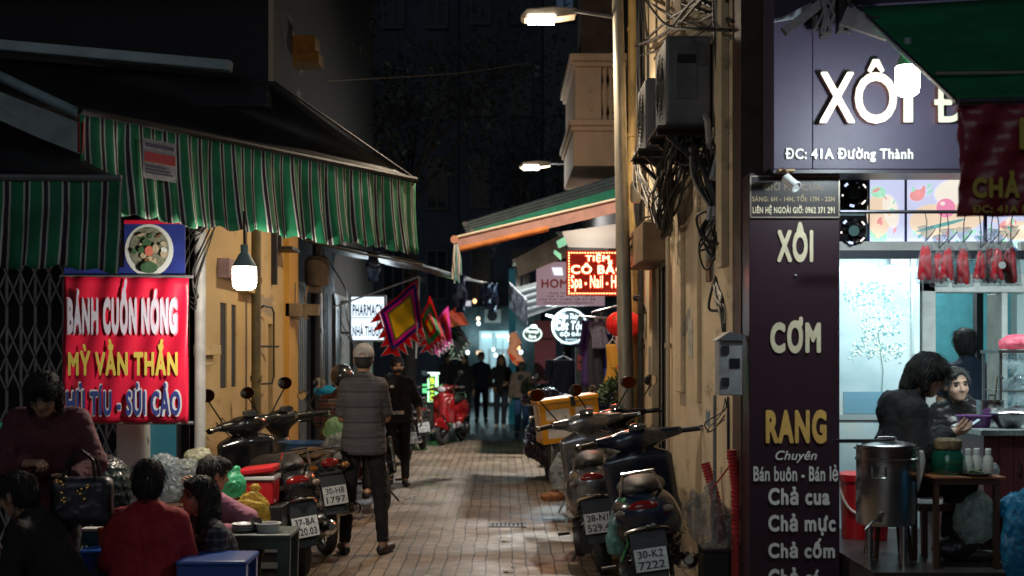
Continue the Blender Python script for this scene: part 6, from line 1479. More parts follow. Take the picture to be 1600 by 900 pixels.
m.build('leaf_print', [mat('print_pale', (.62, .72, .62), .5), mat('print_teal', (.10, .30, .32), .5)], gp)
m = MB(); m.tube([P(1376, 640, d - .003), P(1380, 580, d - .003), P(1372, 520, d - .003)], .004, 5); m.bx(X(1318, d), X(1420, d), d - .006, d - .002, Z(646, d), Z(612, d), 1); m.build('trunk_print', [mat('print_trunk', (.2, .3, .28), .5), mat('print_ground', (.12, .26, .34), .5)], gp)
m = MB(); m.bx(X(1392, 8.4), X(1420, 8.4), 8.40, 8.415, Z(413, 8.4), Z(402, 8.4)); nt2 = tag(m.build('small_notice', mat('paper_white', (.6, .65, .66), .6)), 'small white paper notice at the top of the frosted glass', 'notice')
# the room's tube lamps
for i, (x_, y_, e) in enumerate(((2.5, 7.80, 18), (3.75, 7.80, 22), (3.6, 11.4, 80))):
    zl = (2.255, 2.255, 3.1)[i]; t = thing('ceiling_lamp', ('tube lamp behind the dark board under the menu screens on the left', 'second tube lamp behind the dark board, above the counter', 'tube lamp on the ceiling of the back room')[i], 'lamp', (x_, y_, zl))
    m = MB(); m.bx(x_ - .6, x_ + .6, y_ - .03, y_ + .03, zl + .02, zl + .08); m.build('fitting', WHITEM, t); m = MB(); m.tube([(x_ - .58, y_, zl), (x_ + .58, y_, zl)], .014, 8); m.build('tube', emis('white_tube', (.8, 1, .95), 5), t)
    area(t, (x_, y_, zl - .03), 1.1, .06, e, (.82, .97, 1), ((R(38), R(38), 0)[i], 0, 0))

# steel stock pot
d = 7.0; c0 = Vector((X(1385, d), d, FZ)); r_ = 46 * d / FPX; zb, zt = Z(824, d - r_), Z(703, d - r_)
pt_ = thing('stock_pot', 'tall stainless steel stock pot on tubular legs with a white cloth', 'pot', c0)
BST = mat('brushed_steel', (.56, .55, .55), .20, 1.0, var=.15, vscale=10, stretch=(1, 1, 14))
N, L, b = nodes_of(BST); b.inputs['Anisotropic'].default_value = .9; b.inputs['Roughness'].default_value = .32; tg = N.new('ShaderNodeTangent'); tg.direction_type = 'RADIAL'; tg.axis = 'Z'; L.new(tg.outputs[0], b.inputs['Tangent'])
m = MB(); m.lathe([(0, zb - FZ), (r_ * .97, zb - FZ), (r_, zb - FZ + .015), (r_, zt - FZ - .07), (r_ + .006, zt - FZ - .066), (r_ + .006, zt - FZ - .055), (r_, zt - FZ - .05), (r_, zt - FZ - .01), (r_ + .012, zt - FZ - .006), (r_ + .012, zt - FZ + .004), (r_ * .9, zt - FZ + .004)], c0, seg=56); m.build('body', BST, pt_)
m = MB(); z_ = zt - FZ + .005; m.lathe([(r_ * 1.0, z_), (r_ * 1.0, z_ + .012), (r_ * .85, z_ + .022), (r_ * .4, z_ + .034), (0, z_ + .036)], c0, seg=48); m.tube([c0 + Vector((-.05, 0, z_ + .034)), c0 + Vector((-.045, 0, z_ + .05)), c0 + Vector((.05, 0, z_ + .05)), c0 + Vector((.055, 0, z_ + .034))], .007, 8); m.build('lid', BST, pt_)
for k in range(4):
    a = .5 + k * math.pi / 2; q = c0 + Vector((r_ * .78 * math.cos(a), r_ * .78 * math.sin(a), 0)); m = MB(); m.tube([q, q + Vector((0, 0, zb - FZ))], .021, 14); m.tube([q, q + Vector((0, 0, .04))], .026, 14); m.build('leg', BST, pt_)
m = MB(); q = P(1373, 811, d - r_ - .02); m.tube([q + Vector((.01, .03, 0)), q, q + Vector((-.04, -.03, -.01)), q + Vector((-.09, -.06, -.05))], .007, 8); m.lathe([(0, -.02), (.016, -.02), (.016, .02), (0, .02)], q, (0, 1, 0), 12); m.build('tap', CHROME, pt_)
m = MB(); q = P(1371, 735, d - r_ - .0); m.tube([q + Vector((-.035, .0, .02)), q + Vector((-.035, -.025, .02)), q + Vector((-.035, -.028, -.04)), q + Vector((.035, -.028, -.04)), q + Vector((.035, -.025, .02)), q + Vector((.035, 0, .02))], .006, 6); m.build('handle', BST, pt_)
m = MB(); g = []
for i in range(15):
    f = i / 14; row = []
    for k in range(9):
        u = k / 8; p = P(1412 + 26 * u + (4 * math.sin(f * 4)), 703 + f * (62 + 14 * math.sin(u * 3.3)), d - r_ * .62 + .10 * u); row.append(p + Vector((.006 * math.sin(k * 1.7 + f * 3), .012 * math.sin(k * 1.3 + f * 2) - .02 * (1 - f), .0)))
    g.append(row)
m.sheet(g); tag(m.build('cloth', mat('white_cloth', (.55, .54, .52), .85, var=.25, vscale=10), solid=.004), 'white dishcloth draped over the rim of the steel pot', 'cloth')
m = MB(); m.bar(P(1300, 689, 6.98), P(1395, 689, 6.98), .02, .02); m.tube([P(1386, 690, 7.0), P(1386, 702, 7.0)], .02, 8); tag(m.build('steel_rail', mat('dark_rail', (.05, .05, .06), .4, .7)), 'dark horizontal bar just above the lid of the steel pot', 'rail')
# red buckets
for i, (px, dd, rr_, h_) in enumerate(((1336, 8.02, .095, .36), (1366, 7.97, .095, .20))):
    c0 = Vector((X(px, dd), dd, FZ)); t = thing('bucket', ('tall red plastic bin half hidden behind the maroon pillar', 'short red bucket with pale handle beneath the steel pot')[i], 'bucket', c0)
    m = MB(); m.lathe([(0, 0), (rr_ * .82, 0), (rr_, h_), (rr_ + .01, h_), (rr_ + .01, h_ + .015), (rr_ - .01, h_ + .015), (rr_ * .7, .02)] if i else [(0, 0), (rr_ * .86, 0), (rr_, h_), (rr_ + .012, h_), (rr_ + .012, h_ + .04), (rr_ * .8, h_ + .055), (0, h_ + .055)], c0, seg=32); m.build('body', mat('red_plastic', (.55, .015, .018), .3, coat=.3), t)
    m = MB(); m.tube([c0 + Vector((rr_ * 1.02 * math.cos(a), -rr_ * 1.02 * abs(math.sin(a)) - .005, h_ * (.9 - (.45 if i == 0 else .4) * math.sin(a)))) for a in [math.pi * k / 12 for k in range(13)]], .008, 6); m.build('handle', mat('pale_handle', (.6, .5, .42), .4), t)
# low wooden table
d = 6.85; x0, x1 = X(1457, d), X(1572, d); zt = Z(745, d)
tb = thing('side_table', 'low wooden side table with thin dark metal legs beside the pot', 'table', ((x0 + x1) / 2, d + .2, FZ))
m = MB(); m.bx(x0, x1, d, d + .42, zt - .012, zt); m.build('tabletop', mat('orange_wood', (.34, .13, .05), .4, var=.4, vscale=9, stretch=(1, 8, 8)), tb, bevel=.003)
m = MB(); m.bx(x0 + .02, x1 - .03, d + .015, d + .40, zt - .045, zt - .0125); m.build('apron', WOODB, tb)
for xa in (x0 + .025, x1 - .045):
    for ya in (d + .02, d + .38): m = MB(); m.bx(xa - .014, xa + .014, ya - .014, ya + .014, FZ, zt - .046); m.build('leg', mat('bronze_metal', (.16, .08, .05), .35, .6, var=.3), tb)
# things on it
c0 = Vector((X(1481, d + .15), d + .15, zt)); jr = thing('jar', 'squat green glass jar with a tied straw-coloured lid on the side table', 'jar', c0)
m = MB(); m.lathe([(0, 0), (.085, 0), (.092, .02), (.092, .10), (.072, .135), (.068, .135), (.086, .10), (.086, .02), (0, .01)], c0, seg=10); m.build('glass', mat('green_glass', (.02, .26, .16), .08, trans=.75, coat=.5), jr)
m = MB(); m.lathe([(.05, .13), (.074, .14), (.076, .155), (.074, .185), (.05, .197), (0, .198)], c0, seg=24); m.build('lid', mat('straw_lid', (.22, .15, .07), .7, var=.7, vscale=50), jr)
m = MB(); m.lathe([(0, .012), (.075, .012), (.075, .07), (0, .085)], c0, seg=16); m.build('contents', mat('pickles', (.30, .28, .14), .6, var=.6, vscale=40), jr)
for i, px in enumerate((1513, 1528, 1544)):
    c0 = Vector((X(px, d + .16), d + .16 + .02 * (i == 1), zt)); t = thing('bottle', ('left white plastic bottle beside the green jar', 'middle white plastic bottle on the side table', 'right white plastic bottle on the side table')[i], 'bottle', c0, group='white bottles on the side table')
    m = MB(); m.lathe([(0, 0), (.024, 0), (.026, .008), (.026, .085), (.014, .108), (.014, .112), (0, .112)], c0, seg=20); m.build('body', mat('milky_plastic', (.55, .56, .50), .35), t)
    m = MB(); m.lathe([(.0165, .110), (.0165, .136), (.014, .139), (0, .139)], c0, seg=16); m.build('cap', mat('white_cap_plastic', (.66, .68, .66), .4), t)
c0 = Vector((X(1528, d + .05), d + .06, zt)); t = thing('plate', 'dark plate with leftover greens at the front of the side table', 'plate', c0); m = MB(); m.lathe([(0, 0), (.05, 0), (.085, .014), (.085, .018), (.05, .006), (0, .006)], c0, seg=28); m.build('dish', mat('dark_dish', (.06, .07, .06), .3), t)
m = MB()
for i in range(6): m.tube([c0 + Vector((random.uniform(-.05, .05), random.uniform(-.02, .02), .016)), c0 + Vector((random.uniform(-.03, .03), random.uniform(-.02, .02), .03)), c0 + Vector((random.uniform(-.06, .06), 0, .018))], .006, 5)
m.build('greens', mat('green_scraps', (.08, .12, .05), .5), t)
def blob(name, label, cat, px, py, d_, rx, ry, rz, m_, seed, amp=.03, res=.012, group=None, tie=None, parts=None, wl=.11):
    """crumpled bag: a lumpy closed skin standing on its base"""
    c = P(px, py, d_); rs = random.Random(seed); t = thing(name, label, cat, c, group=group)
    pr = [ell((0, 0, rz), (rx, ry, rz)), ell((rx * rs.uniform(-.4, .4), 0, rz * .6), (rx * .95, ry * .9, rz * .6)), ell((rx * rs.uniform(-.5, .5), -ry * .2, rz * 1.3), (rx * .6, ry * .7, rz * .65))]
    pr.append(half((0, 0, 0.005), (0, 0, -1)))
    if tie: pr.insert(1, cone((0, 0, rz * 1.8), (rx * .1, 0, rz * 2.25), rx * .14, rx * .34))
    V, Q, l = sculpt(pr, res, .05, wrinkle(seed, amp, wl)); part_mesh('bag', V, Q, m_, t); return t
CLB = film('milky_film', (.55, .60, .62), .36, .16); BLUEB = film('blue_film', (.02, .22, .42), .85, .25); GRNB = film('green_film', (.10, .55, .30), .75, .25); YELB = film('yellow_film', (.62, .48, .10), .6, .2)
blob('plastic_bag', 'small crumpled clear bag at the back of the side table', 'bag', 1545, 744, d + .3, .05, .04, .035, CLB, 3, .012, .007)
blob('plastic_bag', 'clear bag of leaves between the pot and green jar', 'bag', 1444, 744, d + .3, .04, .05, .06, film('leafy_film', (.22, .22, .12), .8), 4, .015, .008)
# clutter under the table
bn_ = thing('bench', 'dark wooden bench under the side table', 'bench', (2.62, 7.35, FZ)); m = MB(); m.bx(2.36, 2.98, 7.25, 7.5, FZ + .26, FZ + .30); m.build('seat', WOODB, bn_)
for xa in (2.4, 2.94):
    for ya in (7.28, 7.46): m = MB(); m.bx(xa - .015, xa + .015, ya - .015, ya + .015, FZ, FZ + .26); m.build('leg', WOODB, bn_)
blob('plastic_bag', 'white and green crumpled bags under the side table', 'bag', 1520, 850, 7.1, .11, .08, .15, film('grey_green_film', (.42, .52, .48), .7), 5, .03)
blob('plastic_bag', 'dark bag on the floor under the side table', 'bag', 1490, 872, 7.15, .12, .08, .06, mat('dark_bag', (.02, .02, .022), .4), 6, .02)
blob('plastic_bag', 'small dark red bag hanging near the counter under table', 'bag', 1520, 795, 7.3, .04, .04, .06, mat('dark_red_bag', (.25, .01, .02), .35), 7, .012)
# counter
d = 7.5; ct = thing('counter', 'serving counter with grey stone top and maroon panelled front', 'counter', (3.3, d, FZ)); zt = Z(672, d)
m = MB(); m.prism([Vector((X(1486, d + .5), d + .5, zt - .035)), Vector((X(1533, d), d, zt - .035)), Vector((4.6, d, zt - .035)), Vector((4.6, d + 1, zt - .035)), Vector((X(1500, d + 1), d + 1, zt - .035))], (0, 0, .035)); m.build('stone_top', mat('grey_stone', (.32, .36, .36), .3, var=.6, vscale=45), ct, bevel=.004)
m = MB(); x_ = X(1541, d)
while x_ < 4.5: m.bx(x_, x_ + .085, d + .04, d + .09, FZ, zt - .037); x_ += .09
m.bx(X(1541, d), 4.5, d + .09, d + .95, FZ, zt - .037); m.build('front_panel', mat('maroon_boards', (.12, .03, .035), .35, var=.4, vscale=4, stretch=(6, 6, .6)), ct)
m = MB(); m.bx(X(1594, d), X(1597, d), d + .02, d + .04, Z(740, d), Z(720, d)); m.build('handle', CHROME, ct)
def onc(px, dd): return Vector((X(px, dd), dd, zt))
c0 = onc(1547, 7.95); t = thing('sauce_pot', 'small steel pot with a ladle standing in it on the counter', 'pot', c0); m = MB(); m.lathe([(0, 0), (.075, 0), (.08, .01), (.08, .15), (.085, .152), (.085, .158), (.07, .158), (.07, .02), (0, .02)], c0, seg=32); m.build('body', BST, t)
m = MB(); m.tube([c0 + Vector((.02, 0, .10)), c0 + Vector((.03, -.01, .2)), c0 + Vector((.035, -.02, .30)), c0 + Vector((.06, -.02, .315)), c0 + Vector((.075, -.02, .29))], .006, 6); m.tube([c0 + Vector((-.02, -.02, .165)), c0 + Vector((-.015, -.02, .19)), c0 + Vector((.02, -.02, .19)), c0 + Vector((.025, -.02, .165))], .006, 6); m.build('ladle', CHROME, t)
c0 = onc(1522, 7.8); t = thing('tray', 'shallow purple plastic tray with a pale rim on counter', 'tray', c0); m = MB(); m.lathe([(0, .0), (.09, 0), (.105, .065), (.112, .065), (.112, .072), (.10, .072), (.085, .012), (0, .012)], c0, seg=28); m.build('body', mat('purple_plastic', (.16, .06, .20), .35), t)
c0 = onc(1577, 7.72); t = thing('bowl', 'dark steel bowl covered by a domed lid on the counter', 'bowl', c0); m = MB(); m.lathe([(0, 0), (.06, 0), (.095, .05), (.105, .085), (.11, .085), (.11, .09)], c0, seg=32); m.build('body', mat('dark_steel', (.22, .22, .23), .22, 1.0), t); m = MB(); m.lathe([(.112, .091), (.10, .105), (.05, .118), (0, .12)], c0, seg=32); m.build('lid', BST, t)
x0_, x1_ = X(1562, 8.0), X(1690, 8.0); t = thing('glass_case', 'glass food case on the counter with a red bag on its roof', 'display case', ((x0_ + x1_) / 2, 8.05, zt)); m = MB()
for xa in (x0_, x1_ - .02):
    for ya in (8.0, 8.28): m.bx(xa, xa + .016, ya, ya + .016, zt, Z(552, 8))
m.bx(x0_ - .01, x1_, 7.99, 8.30, Z(552, 8), Z(547, 8)); m.bx(x0_ + .016, x1_ - .02, 8.0, 8.29, Z(612, 8), Z(610, 8)); m.build('frame', STEEL, t)
m = MB(); m.bx(x0_ + .017, x1_ - .021, 8.004, 8.008, zt, Z(552, 8) - .003); m.build('pane', film('case_glass', (.5, .62, .65), .22, .05), t)
blob('plastic_bag', 'bag of pink goods lying on top of the glass case', 'bag', 1590, 547, 8.1, .11, .08, .045, film('pink_film', (.62, .12, .18), .8), 9, .015, .009)
blob('plastic_bag', 'pink and white packets inside the glass case', 'bag', 1592, 655, 8.15, .09, .06, .04, film('packet_film', (.6, .3, .32), .8), 10, .015, .009)
blob('plastic_bag', 'crumpled clear bags on the glass case shelf', 'bag', 1588, 612, 8.15, .09, .06, .05, CLB, 19, .02, .009)
# blue rubbish sack
blob('plastic_bag', 'big blue plastic sack slumped at the right edge by the counter', 'bag', 1612, 920, 6.5, .15, .12, .26, BLUEB, 11, .04, .014)
blob('plastic_bag', 'blue plastic bag hanging on the counter front', 'bag', 1594, 812, 7.1, .12, .07, .075, BLUEB, 12, .025, .01)
m = MB(); m.tube([P(1508, 840, 7.3), P(1500, 815, 7.3), P(1510, 800, 7.3), P(1522, 815, 7.3), P(1512, 842, 7.3), P(1500, 830, 7.3)], .006, 6); tag(m.build('cable_coil', BLKM), 'loop of black cable under the side table', 'cable')

# ================================================================ ON THE RIGHT FLANK
def ac_unit(label, x0, x1, y0, y1, z0, z1):
    t = thing('air_conditioner', label, 'air conditioner', ((x0 + x1) / 2, (y0 + y1) / 2, z0), group='air conditioners on the cream wall'); M_ = mat('aged_ac_casing', (.15, .155, .17), .55, var=.4, vscale=5)
    m = MB(); m.bx(x0, x1, y0, y1, z0, z1); m.build('casing', M_, t, bevel=.018)
    m = MB(); m.bx(x0 + .06, x1 - .09, y0 - .012, y0 - .001, z0 + .18, z1 - .10); m.bx(x1 - .075, x1 - .03, y0 - .012, y0 - .001, z1 - .2, z1 - .06); m.build('service_panel', mat('ac_panel', (.11, .115, .125), .5, var=.3, vscale=8), t, bevel=.006)
    m = MB(); m.bx(x0 + .075, x1 - .10, y0 - .016, y0 - .013, z1 - .19, z1 - .13); m.build('grip', DARKIN, t)
    m = MB(); yc = (y0 + y1) / 2; zc = (z0 + z1) / 2
    for k in range(6): m.torus((x0 - .012, yc - .05, zc), .04 + k * .032, .003, (1, 0, 0), 28, 6)
    for k in range(8): a = k * math.pi / 4; m.tube([(x0 - .012, yc - .05, zc), (x0 - .012, yc - .05 + .21 * math.cos(a), zc + .23 * math.sin(a))], .003, 5)
    m.build('fan_grille', BLKM, t)
    m = MB()
    for ya in (y0 + .1, y1 - .1): m.bar((x0 - .05, ya, z0 - .03), (XR, ya, z0 - .03), .04, .04); m.bar((x0 + .02, ya, z0 - .05), (XR, ya, z0 - .32), .03, .03)
    m.bx(x0 - .06, XR, y0 - .03, y1 + .02, z0 - .012, z0 - .002); m.build('bracket', BLKM, t)
    m = MB(); m.tube([(x1 - .05, y0 + .05, z0 + .1), (x1 - .03, y0 - .05, z0 + .02), (XR - .02, y0 + .02, z0 - .25), (XR - .02, y0 + .1, z0 - .9)], .022, 8); m.build('hose', mat('lagging', (.30, .28, .25), .8), t)
ac_unit('upper grey air conditioner box on a bracket high on the cream wall', 1.10, 1.40, 8.6, 9.2, Z(196, 8.6), Z(55, 8.6))
ac_unit('lower grey air conditioner box tucked behind the upper one', 1.12, 1.40, 10.0, 10.6, Z(232, 10), Z(121, 10))
# meter box by the pillar
d = 7.42; t = thing('meter_box', 'grey electric meter box with a peaked cap on cream wall by the pillar', 'box', (1.3, d, Z(618, d)))
m = MB(); m.bx(X(1124, d), X(1160, d), d, d + .16, Z(618, d), Z(531, d)); m.build('case', mat('meter_grey', (.30, .30, .31), .55, var=.4, vscale=10), t, bevel=.006)
m = MB(); m.prism([P(1119, 532, d - .02), P(1140, 518, d - .02), P(1164, 524, d - .02), P(1164, 532, d - .02)], (0, .18, 0)); m.build('cap', mat('meter_cap', (.10, .10, .11), .5, var=.4), t)
m = MB()
for x_, y_ in ((1128, 540), (1128, 590)): m.bx(X(x_, d), X(x_ + 11, d), d - .012, d - .001, Z(y_ + 13, d), Z(y_, d))
m.build('latch', BLKM, t)
m = MB(); m.bx(X(1140, d), X(1156, d), d - .006, d - .001, Z(575, d), Z(560, d)); m.build('window', GLASSD, t)
d = 8.3
for i, (px, py, w_, h_, ro, lb_) in enumerate(((1126, 262, .10, .17, .25, 'tilted pale meter box high among the cables on cream wall'), (1134, 305, .09, .15, -.1, 'second pale meter box just below the tilted one'), (1118, 335, .11, .09, .1, 'small grey junction box under the pale meter boxes'))):
    t = thing('junction_box', lb_, 'box', P(px, py + 20, d)); c = P(px, py, d); m = MB(); m.box(c, (w_, .12, h_), (0, ro, 0)); m.build('case', mat('blue_grey_box', (.24, .26, .30), .5, var=.4, vscale=12), t, bevel=.008)
    m = MB(); m.box(c + Vector((0, -.065, .01)), (w_ * .55, .008, h_ * .7), (0, ro, 0)); m.build('cover', mat('pale_cover', (.36, .38, .40), .5), t, bevel=.004)
d = 8.6; t = thing('power_box', 'rusty brown box with cables below it on the cream wall', 'box', P(1118, 430, d)); m = MB(); m.bx(X(1108, d), X(1130, d), d, d + .15, Z(439, d), Z(405, d)); m.build('case', mat('rusty_box', (.16, .09, .05), .7, var=.6, vscale=14), t, bevel=.005)
m = MB(); m.bx(X(1112, d), X(1126, d), d - .008, d - .001, Z(432, d), Z(412, d)); m.build('cover', mat('grey_cover', (.26, .26, .28), .6), t)
# downpipes and conduits
def pipe(label, x_, y_, z0, z1, r_, m_, cat='pipe', name='downpipe'):
    m = MB(); m.tube([(x_, y_, z0), (x_, y_, z1)], r_, 10)
    for z in np.arange(z0 + .6, z1, 1.1): m.tube([(x_, y_, z), (x_, y_, z + .04)], r_ + .01, 10)
    tag(m.build(name, m_), label, cat)
pipe('stained yellow downpipe right behind the grey lamp pole', XR - .06, 13.3, 0, 5.5, .055, mat('yellowed_pipe', (.34, .22, .07), .6, var=.6, vscale=6, stretch=(2, 2, .5)))
pipe('dark cable trunking beside the yellow downpipe', XR - .04, 12.75, 0, 5.5, .03, BLKM)
pipe('pale conduit running up the cream wall near the door hood', XR - .03, 10.75, 0, 6, .018, mat('pale_conduit', (.5, .42, .3), .6))
pipe('grey conduit running down from the meter box', 1.36, 8.2, 0, Z(618, 8.1), .012, GREYM)
m = MB(); c = P(993, 300, 11.9); m.lathe([(0, 0), (.04, 0), (.05, .03), (.05, .16), (.03, .2), (0, .2)], c - Vector((0, 0, .1))); m.lathe([(.0, 0), (.022, 0), (.022, .015), (0, .015)], c + Vector((-.0, -.05, .06)), (0, -1, 0), 14, 1); tag(m.build('wall_camera', [mat('cream_plastic', (.5, .45, .36), .5), DARKIN]), 'small cream camera dome on the wall beside the lamp pole', 'camera')
# numbered strip by the door
m = MB(); m.bx(XR - .004, XR, 12.2, 12.42, 1.25, 1.72); st2 = tag(m.build('notice_strip', mat('grey_stencil', (.28, .26, .23), .8, var=.7, vscale=26)), 'narrow grey notice strip pasted on cream wall beside dark door', 'notice')
# cable bundles
rs = random.Random(17)
def bundle(label, pts, n, spread, r=(.006, .014), loose=.06):
    m = MB()
    for i in range(n):
        o = Vector((rs.gauss(0, spread), rs.gauss(0, spread), rs.gauss(0, spread))); pp = []
        for k, p in enumerate(pts):
            q = Vector(p) + o * (1 if k not in (0, len(pts) - 1) else .6) + Vector((rs.gauss(0, loose), rs.gauss(0, loose), rs.gauss(0, loose))) * (.6 if 0 < k < len(pts) - 1 else .2); q.x = min(q.x, XR - .01); pp.append(q)
        sm = []
        for k in range(len(pp) - 1):
            p0, p1, p2, p3 = pp[max(k - 1, 0)], pp[k], pp[k + 1], pp[min(k + 2, len(pp) - 1)]
            for s_ in range(5):
                t = s_ / 5; sm.append(.5 * ((2 * p1) + (p2 - p0) * t + (2 * p0 - 5 * p1 + 4 * p2 - p3) * t * t + (3 * p1 - p0 - 3 * p2 + p3) * t ** 3))
        sm.append(pp[-1]); m.tube(sm, rs.uniform(*r), 5, 0 if rs.random() < .85 else 1)
    tag(m.build('cable_bundle', [mat('black_cable', (.014, .014, .015), .55), mat('pale_cable', (.30, .27, .22), .6)]), label, 'cables')
bundle('thick black cable tangle hanging beneath the air conditioners', [P(1065, 205, 8.9), P(1060, 245, 9.0), P(1045, 290, 9.4), P(1038, 330, 9.8), P(1035, 360, 10.2)], 26, .05)
bundle('cable tangle arching from air conditioners towards the meter boxes', [P(1050, 235, 9.2), P(1085, 255, 8.9), P(1105, 240, 8.7), P(1112, 275, 8.5), P(1120, 330, 8.4)], 20, .05)
bundle('drooping black cables between the junction box and rusty box', [P(1125, 330, 8.3), P(1118, 360, 8.3), P(1122, 395, 8.3), P(1140, 380, 8.2), P(1138, 345, 8.2)], 16, .035)
bundle('dark cables running down from rusty box to the meter box', [P(1120, 436, 8.5), P(1128, 460, 8.4), P(1140, 490, 8.2), P(1146, 520, 8.15)], 10, .018)
bundle('vertical run of dark cables beside the lamp pole', [P(1000, -20, 12.4), P(1004, 80, 12.4), P(1006, 190, 12.4), P(1000, 300, 12.4), P(1002, 360, 12.4)], 12, .03, loose=.03)
bundle('cables crossing the upper cream wall above air conditioners', [P(1000, 70, 12), P(1040, 40, 10), P(1090, 10, 8.7), P(1130, -25, 8)], 5, .07)
bundle('second set of cables sagging across the upper cream wall', [P(1010, -10, 12), P(1050, 15, 10), P(1100, 40, 8.6), P(1150, 45, 7.9)], 4, .06)
bundle('vertical dark cables near the corner above the meter boxes', [P(1118, -20, 8.2), P(1128, 80, 8.2), P(1138, 180, 8.2), P(1132, 250, 8.2)], 8, .03, loose=.03)
bundle('tangled cables by the door hood and lamp pole', [P(985, 400, 12.0), P(1000, 380, 11.9), P(1012, 360, 11.7), P(1030, 345, 11.2)], 9, .03)
bundle('pale and dark cables spreading on the wall beneath lower air conditioner', [P(1000, 235, 11.5), P(1006, 280, 11.2), P(1022, 310, 10.9), P(1035, 345, 10.5)], 16, .05, (.005, .010))
bundle('cables hooked over the yellow downpipe', [P(990, 465, 12.6), P(1000, 475, 12.6), P(1006, 500, 12.6), P(1003, 530, 12.6)], 6, .02)
bundle('looped thin wires on the cream wall below meter box', [P(1142, 622, 8.1), P(1130, 640, 8.1), P(1108, 662, 8.1), P(1112, 676, 8.1), P(1138, 650, 8.1)], 2, .01, (.003, .005), .02)
bundle('overhead wire strung across the dark alley sky', [(-2.0, 14.6, Z(128, 14.6)), (-.6, 17, Z(115, 17)), (.4, 18, Z(98, 18))], 2, .01, (.004, .006), .01)
bundle('black wires draped behind the food picture', [P(285, 345, 9.2), P(305, 370, 9.2), P(330, 345, 9.3), P(296, 430, 9.2), P(300, 480, 9.2), P(288, 470, 9.2)], 6, .03, (.004, .008), .03)
bundle('thin dark branches and wires around the pharmacy sign', [P(490, 395, 17), P(515, 440, 17.5), P(530, 500, 18.5), P(545, 540, 18.4)], 3, .08, (.005, .01), .12)
bundle('black wire leading down along the pillar edge', [P(1152, 620, 8.0), P(1155, 660, 8.0), P(1150, 700, 8.0), P(1148, 716, 8.0)], 2, .008, (.006, .009), .01)
# red corrugated hoses
def hose(label, pts, r_):
    m = MB(); L = []
    pts = [Vector(p) for p in pts]
    for k in range(len(pts) - 1):
        for i in range(40): L.append(pts[k].lerp(pts[k + 1], i / 40))
    rad = [r_ * (1 + .12 * (1 if (i % 4) < 2 else -1)) for i in range(len(L))]; m.tube(L, rad, 12); tag(m.build('corrugated_hose', mat('red_hose', (.42, .025, .03), .4), sharp=20), label, 'hose')
hose('upright red corrugated hose nearest the maroon pillar', [P(1143, 703, 7.7), P(1150, 760, 7.7), P(1151, 830, 7.7), P(1151, 960, 7.7)], .030)
hose('second red corrugated hose leaning on the cream wall', [P(1102, 724, 8.3), P(1116, 770, 8.25), P(1128, 830, 8.15), P(1131, 960, 8.1)], .030)
blob('plastic_bag', 'clear crumpled plastic bag hung from the red hose', 'bag', 1108, 858, 7.95, .13, .07, .17, film('thin_clear_film', (.40, .44, .48), .22, .12), 15, .03, tie=True)
m = MB(); m.tube([P(1108, 770, 7.95), P(1125, 748, 7.9), P(1140, 728, 7.75)], .006, 5); tag(m.build('red_strap', mat('red_strap', (.4, .03, .03), .6)), 'thin red strap tying the clear bag to hose', 'strap')
m = MB(); m.bx(X(1100, 7.9), X(1140, 7.9), 7.9, 8.15, 0, .42); m.bx(X(1099, 7.9), X(1141, 7.9), 7.89, 8.16, .42, .45); tag(m.build('crate', mat('black_crate', (.02, .02, .02), .6), bevel=.01), 'black bin standing under the clear bag by the pillar', 'bin')

# ================================================================ PARKED BIKES
CHAMP = paint('champagne', (.10, .09, .078), .55, .26); SILV = paint('silver', (.22, .225, .24), .7, .22); NOIR = paint('black', (.012, .012, .015)); NAVY = paint('navy', (.015, .022, .045)); REDP = paint('red', (.26, .008, .010)); MARO = paint('wine', (.10, .012, .02)); WHITP = paint('white', (.5, .5, .5)); GREYP = paint('graphite', (.06, .065, .07), .4)
def bike_at(plate_xy, yaw): return (plate_xy[0] - math.sin(yaw) * .93, plate_xy[1] + math.cos(yaw) * .93, 0)
G_R = 'motorbikes parked along the cream wall'; G_L = 'motorbikes parked along the yellow wall'
motorbike('scooter', 'dark champagne scooter nearest the camera with plate 30-K2 7222', 'scooter', bike_at((.985, 7.74), -.08), -.10, CHAMP, ('30-K2', '7222'), 'scooter', -9, .25, NAVY, G_R, mirrors=False, res=.010, two=True, ps=.82)
motorbike('scooter', 'silver scooter with plate 28-N1 529.4 second along the cream wall', 'scooter', bike_at((.765, 9.3), -.05), -.06, SILV, ('28-N1', '529.4'), 'scooter', -8, .2, NOIR, G_R, res=.010, ps=.86)
motorbike('scooter', 'black scooter squeezed between the silver scooter and cream wall', 'scooter', (1.08, 11.05, 0), -.05, NOIR, ('29-X5', '604.1'), 'scooter', -7, .5, NAVY, G_R)
motorbike('motorbike', 'dark motorbike carrying the foam box on its rear rack', 'motorbike', (.80, 13.35, 0), .05, NAVY, ('30-P1', '2218'), 'wave', -5, -.3, None, G_R)
motorbike('motorbike', 'black motorbike with plate 37-BA 520.03 nearest the dining table', 'motorbike', bike_at((-1.37, 9.12), .45), .45, NOIR, ('37-BA', '520.03'), 'scooter', -7, .4, None, G_L, res=.010, ps=.84)
motorbike('motorbike', 'dark motorbike with plate 30-H8 1797 second along the yellow wall', 'motorbike', bike_at((-1.33, 10.25), .42), .42, GREYP, ('30-H8', '1797'), 'wave', -6, .35, None, G_L, seatm=mat('tan_vinyl', (.16, .10, .055), .45, var=.4, vscale=10), res=.010, ps=.86)
motorbike('motorbike', 'dark motorbike under the helmeted rider behind the man in cap', 'motorbike', (-1.72, 12.55, 0), -.25, MARO, ('29-V3', '4410'), 'wave', -3, .1, None, G_L)
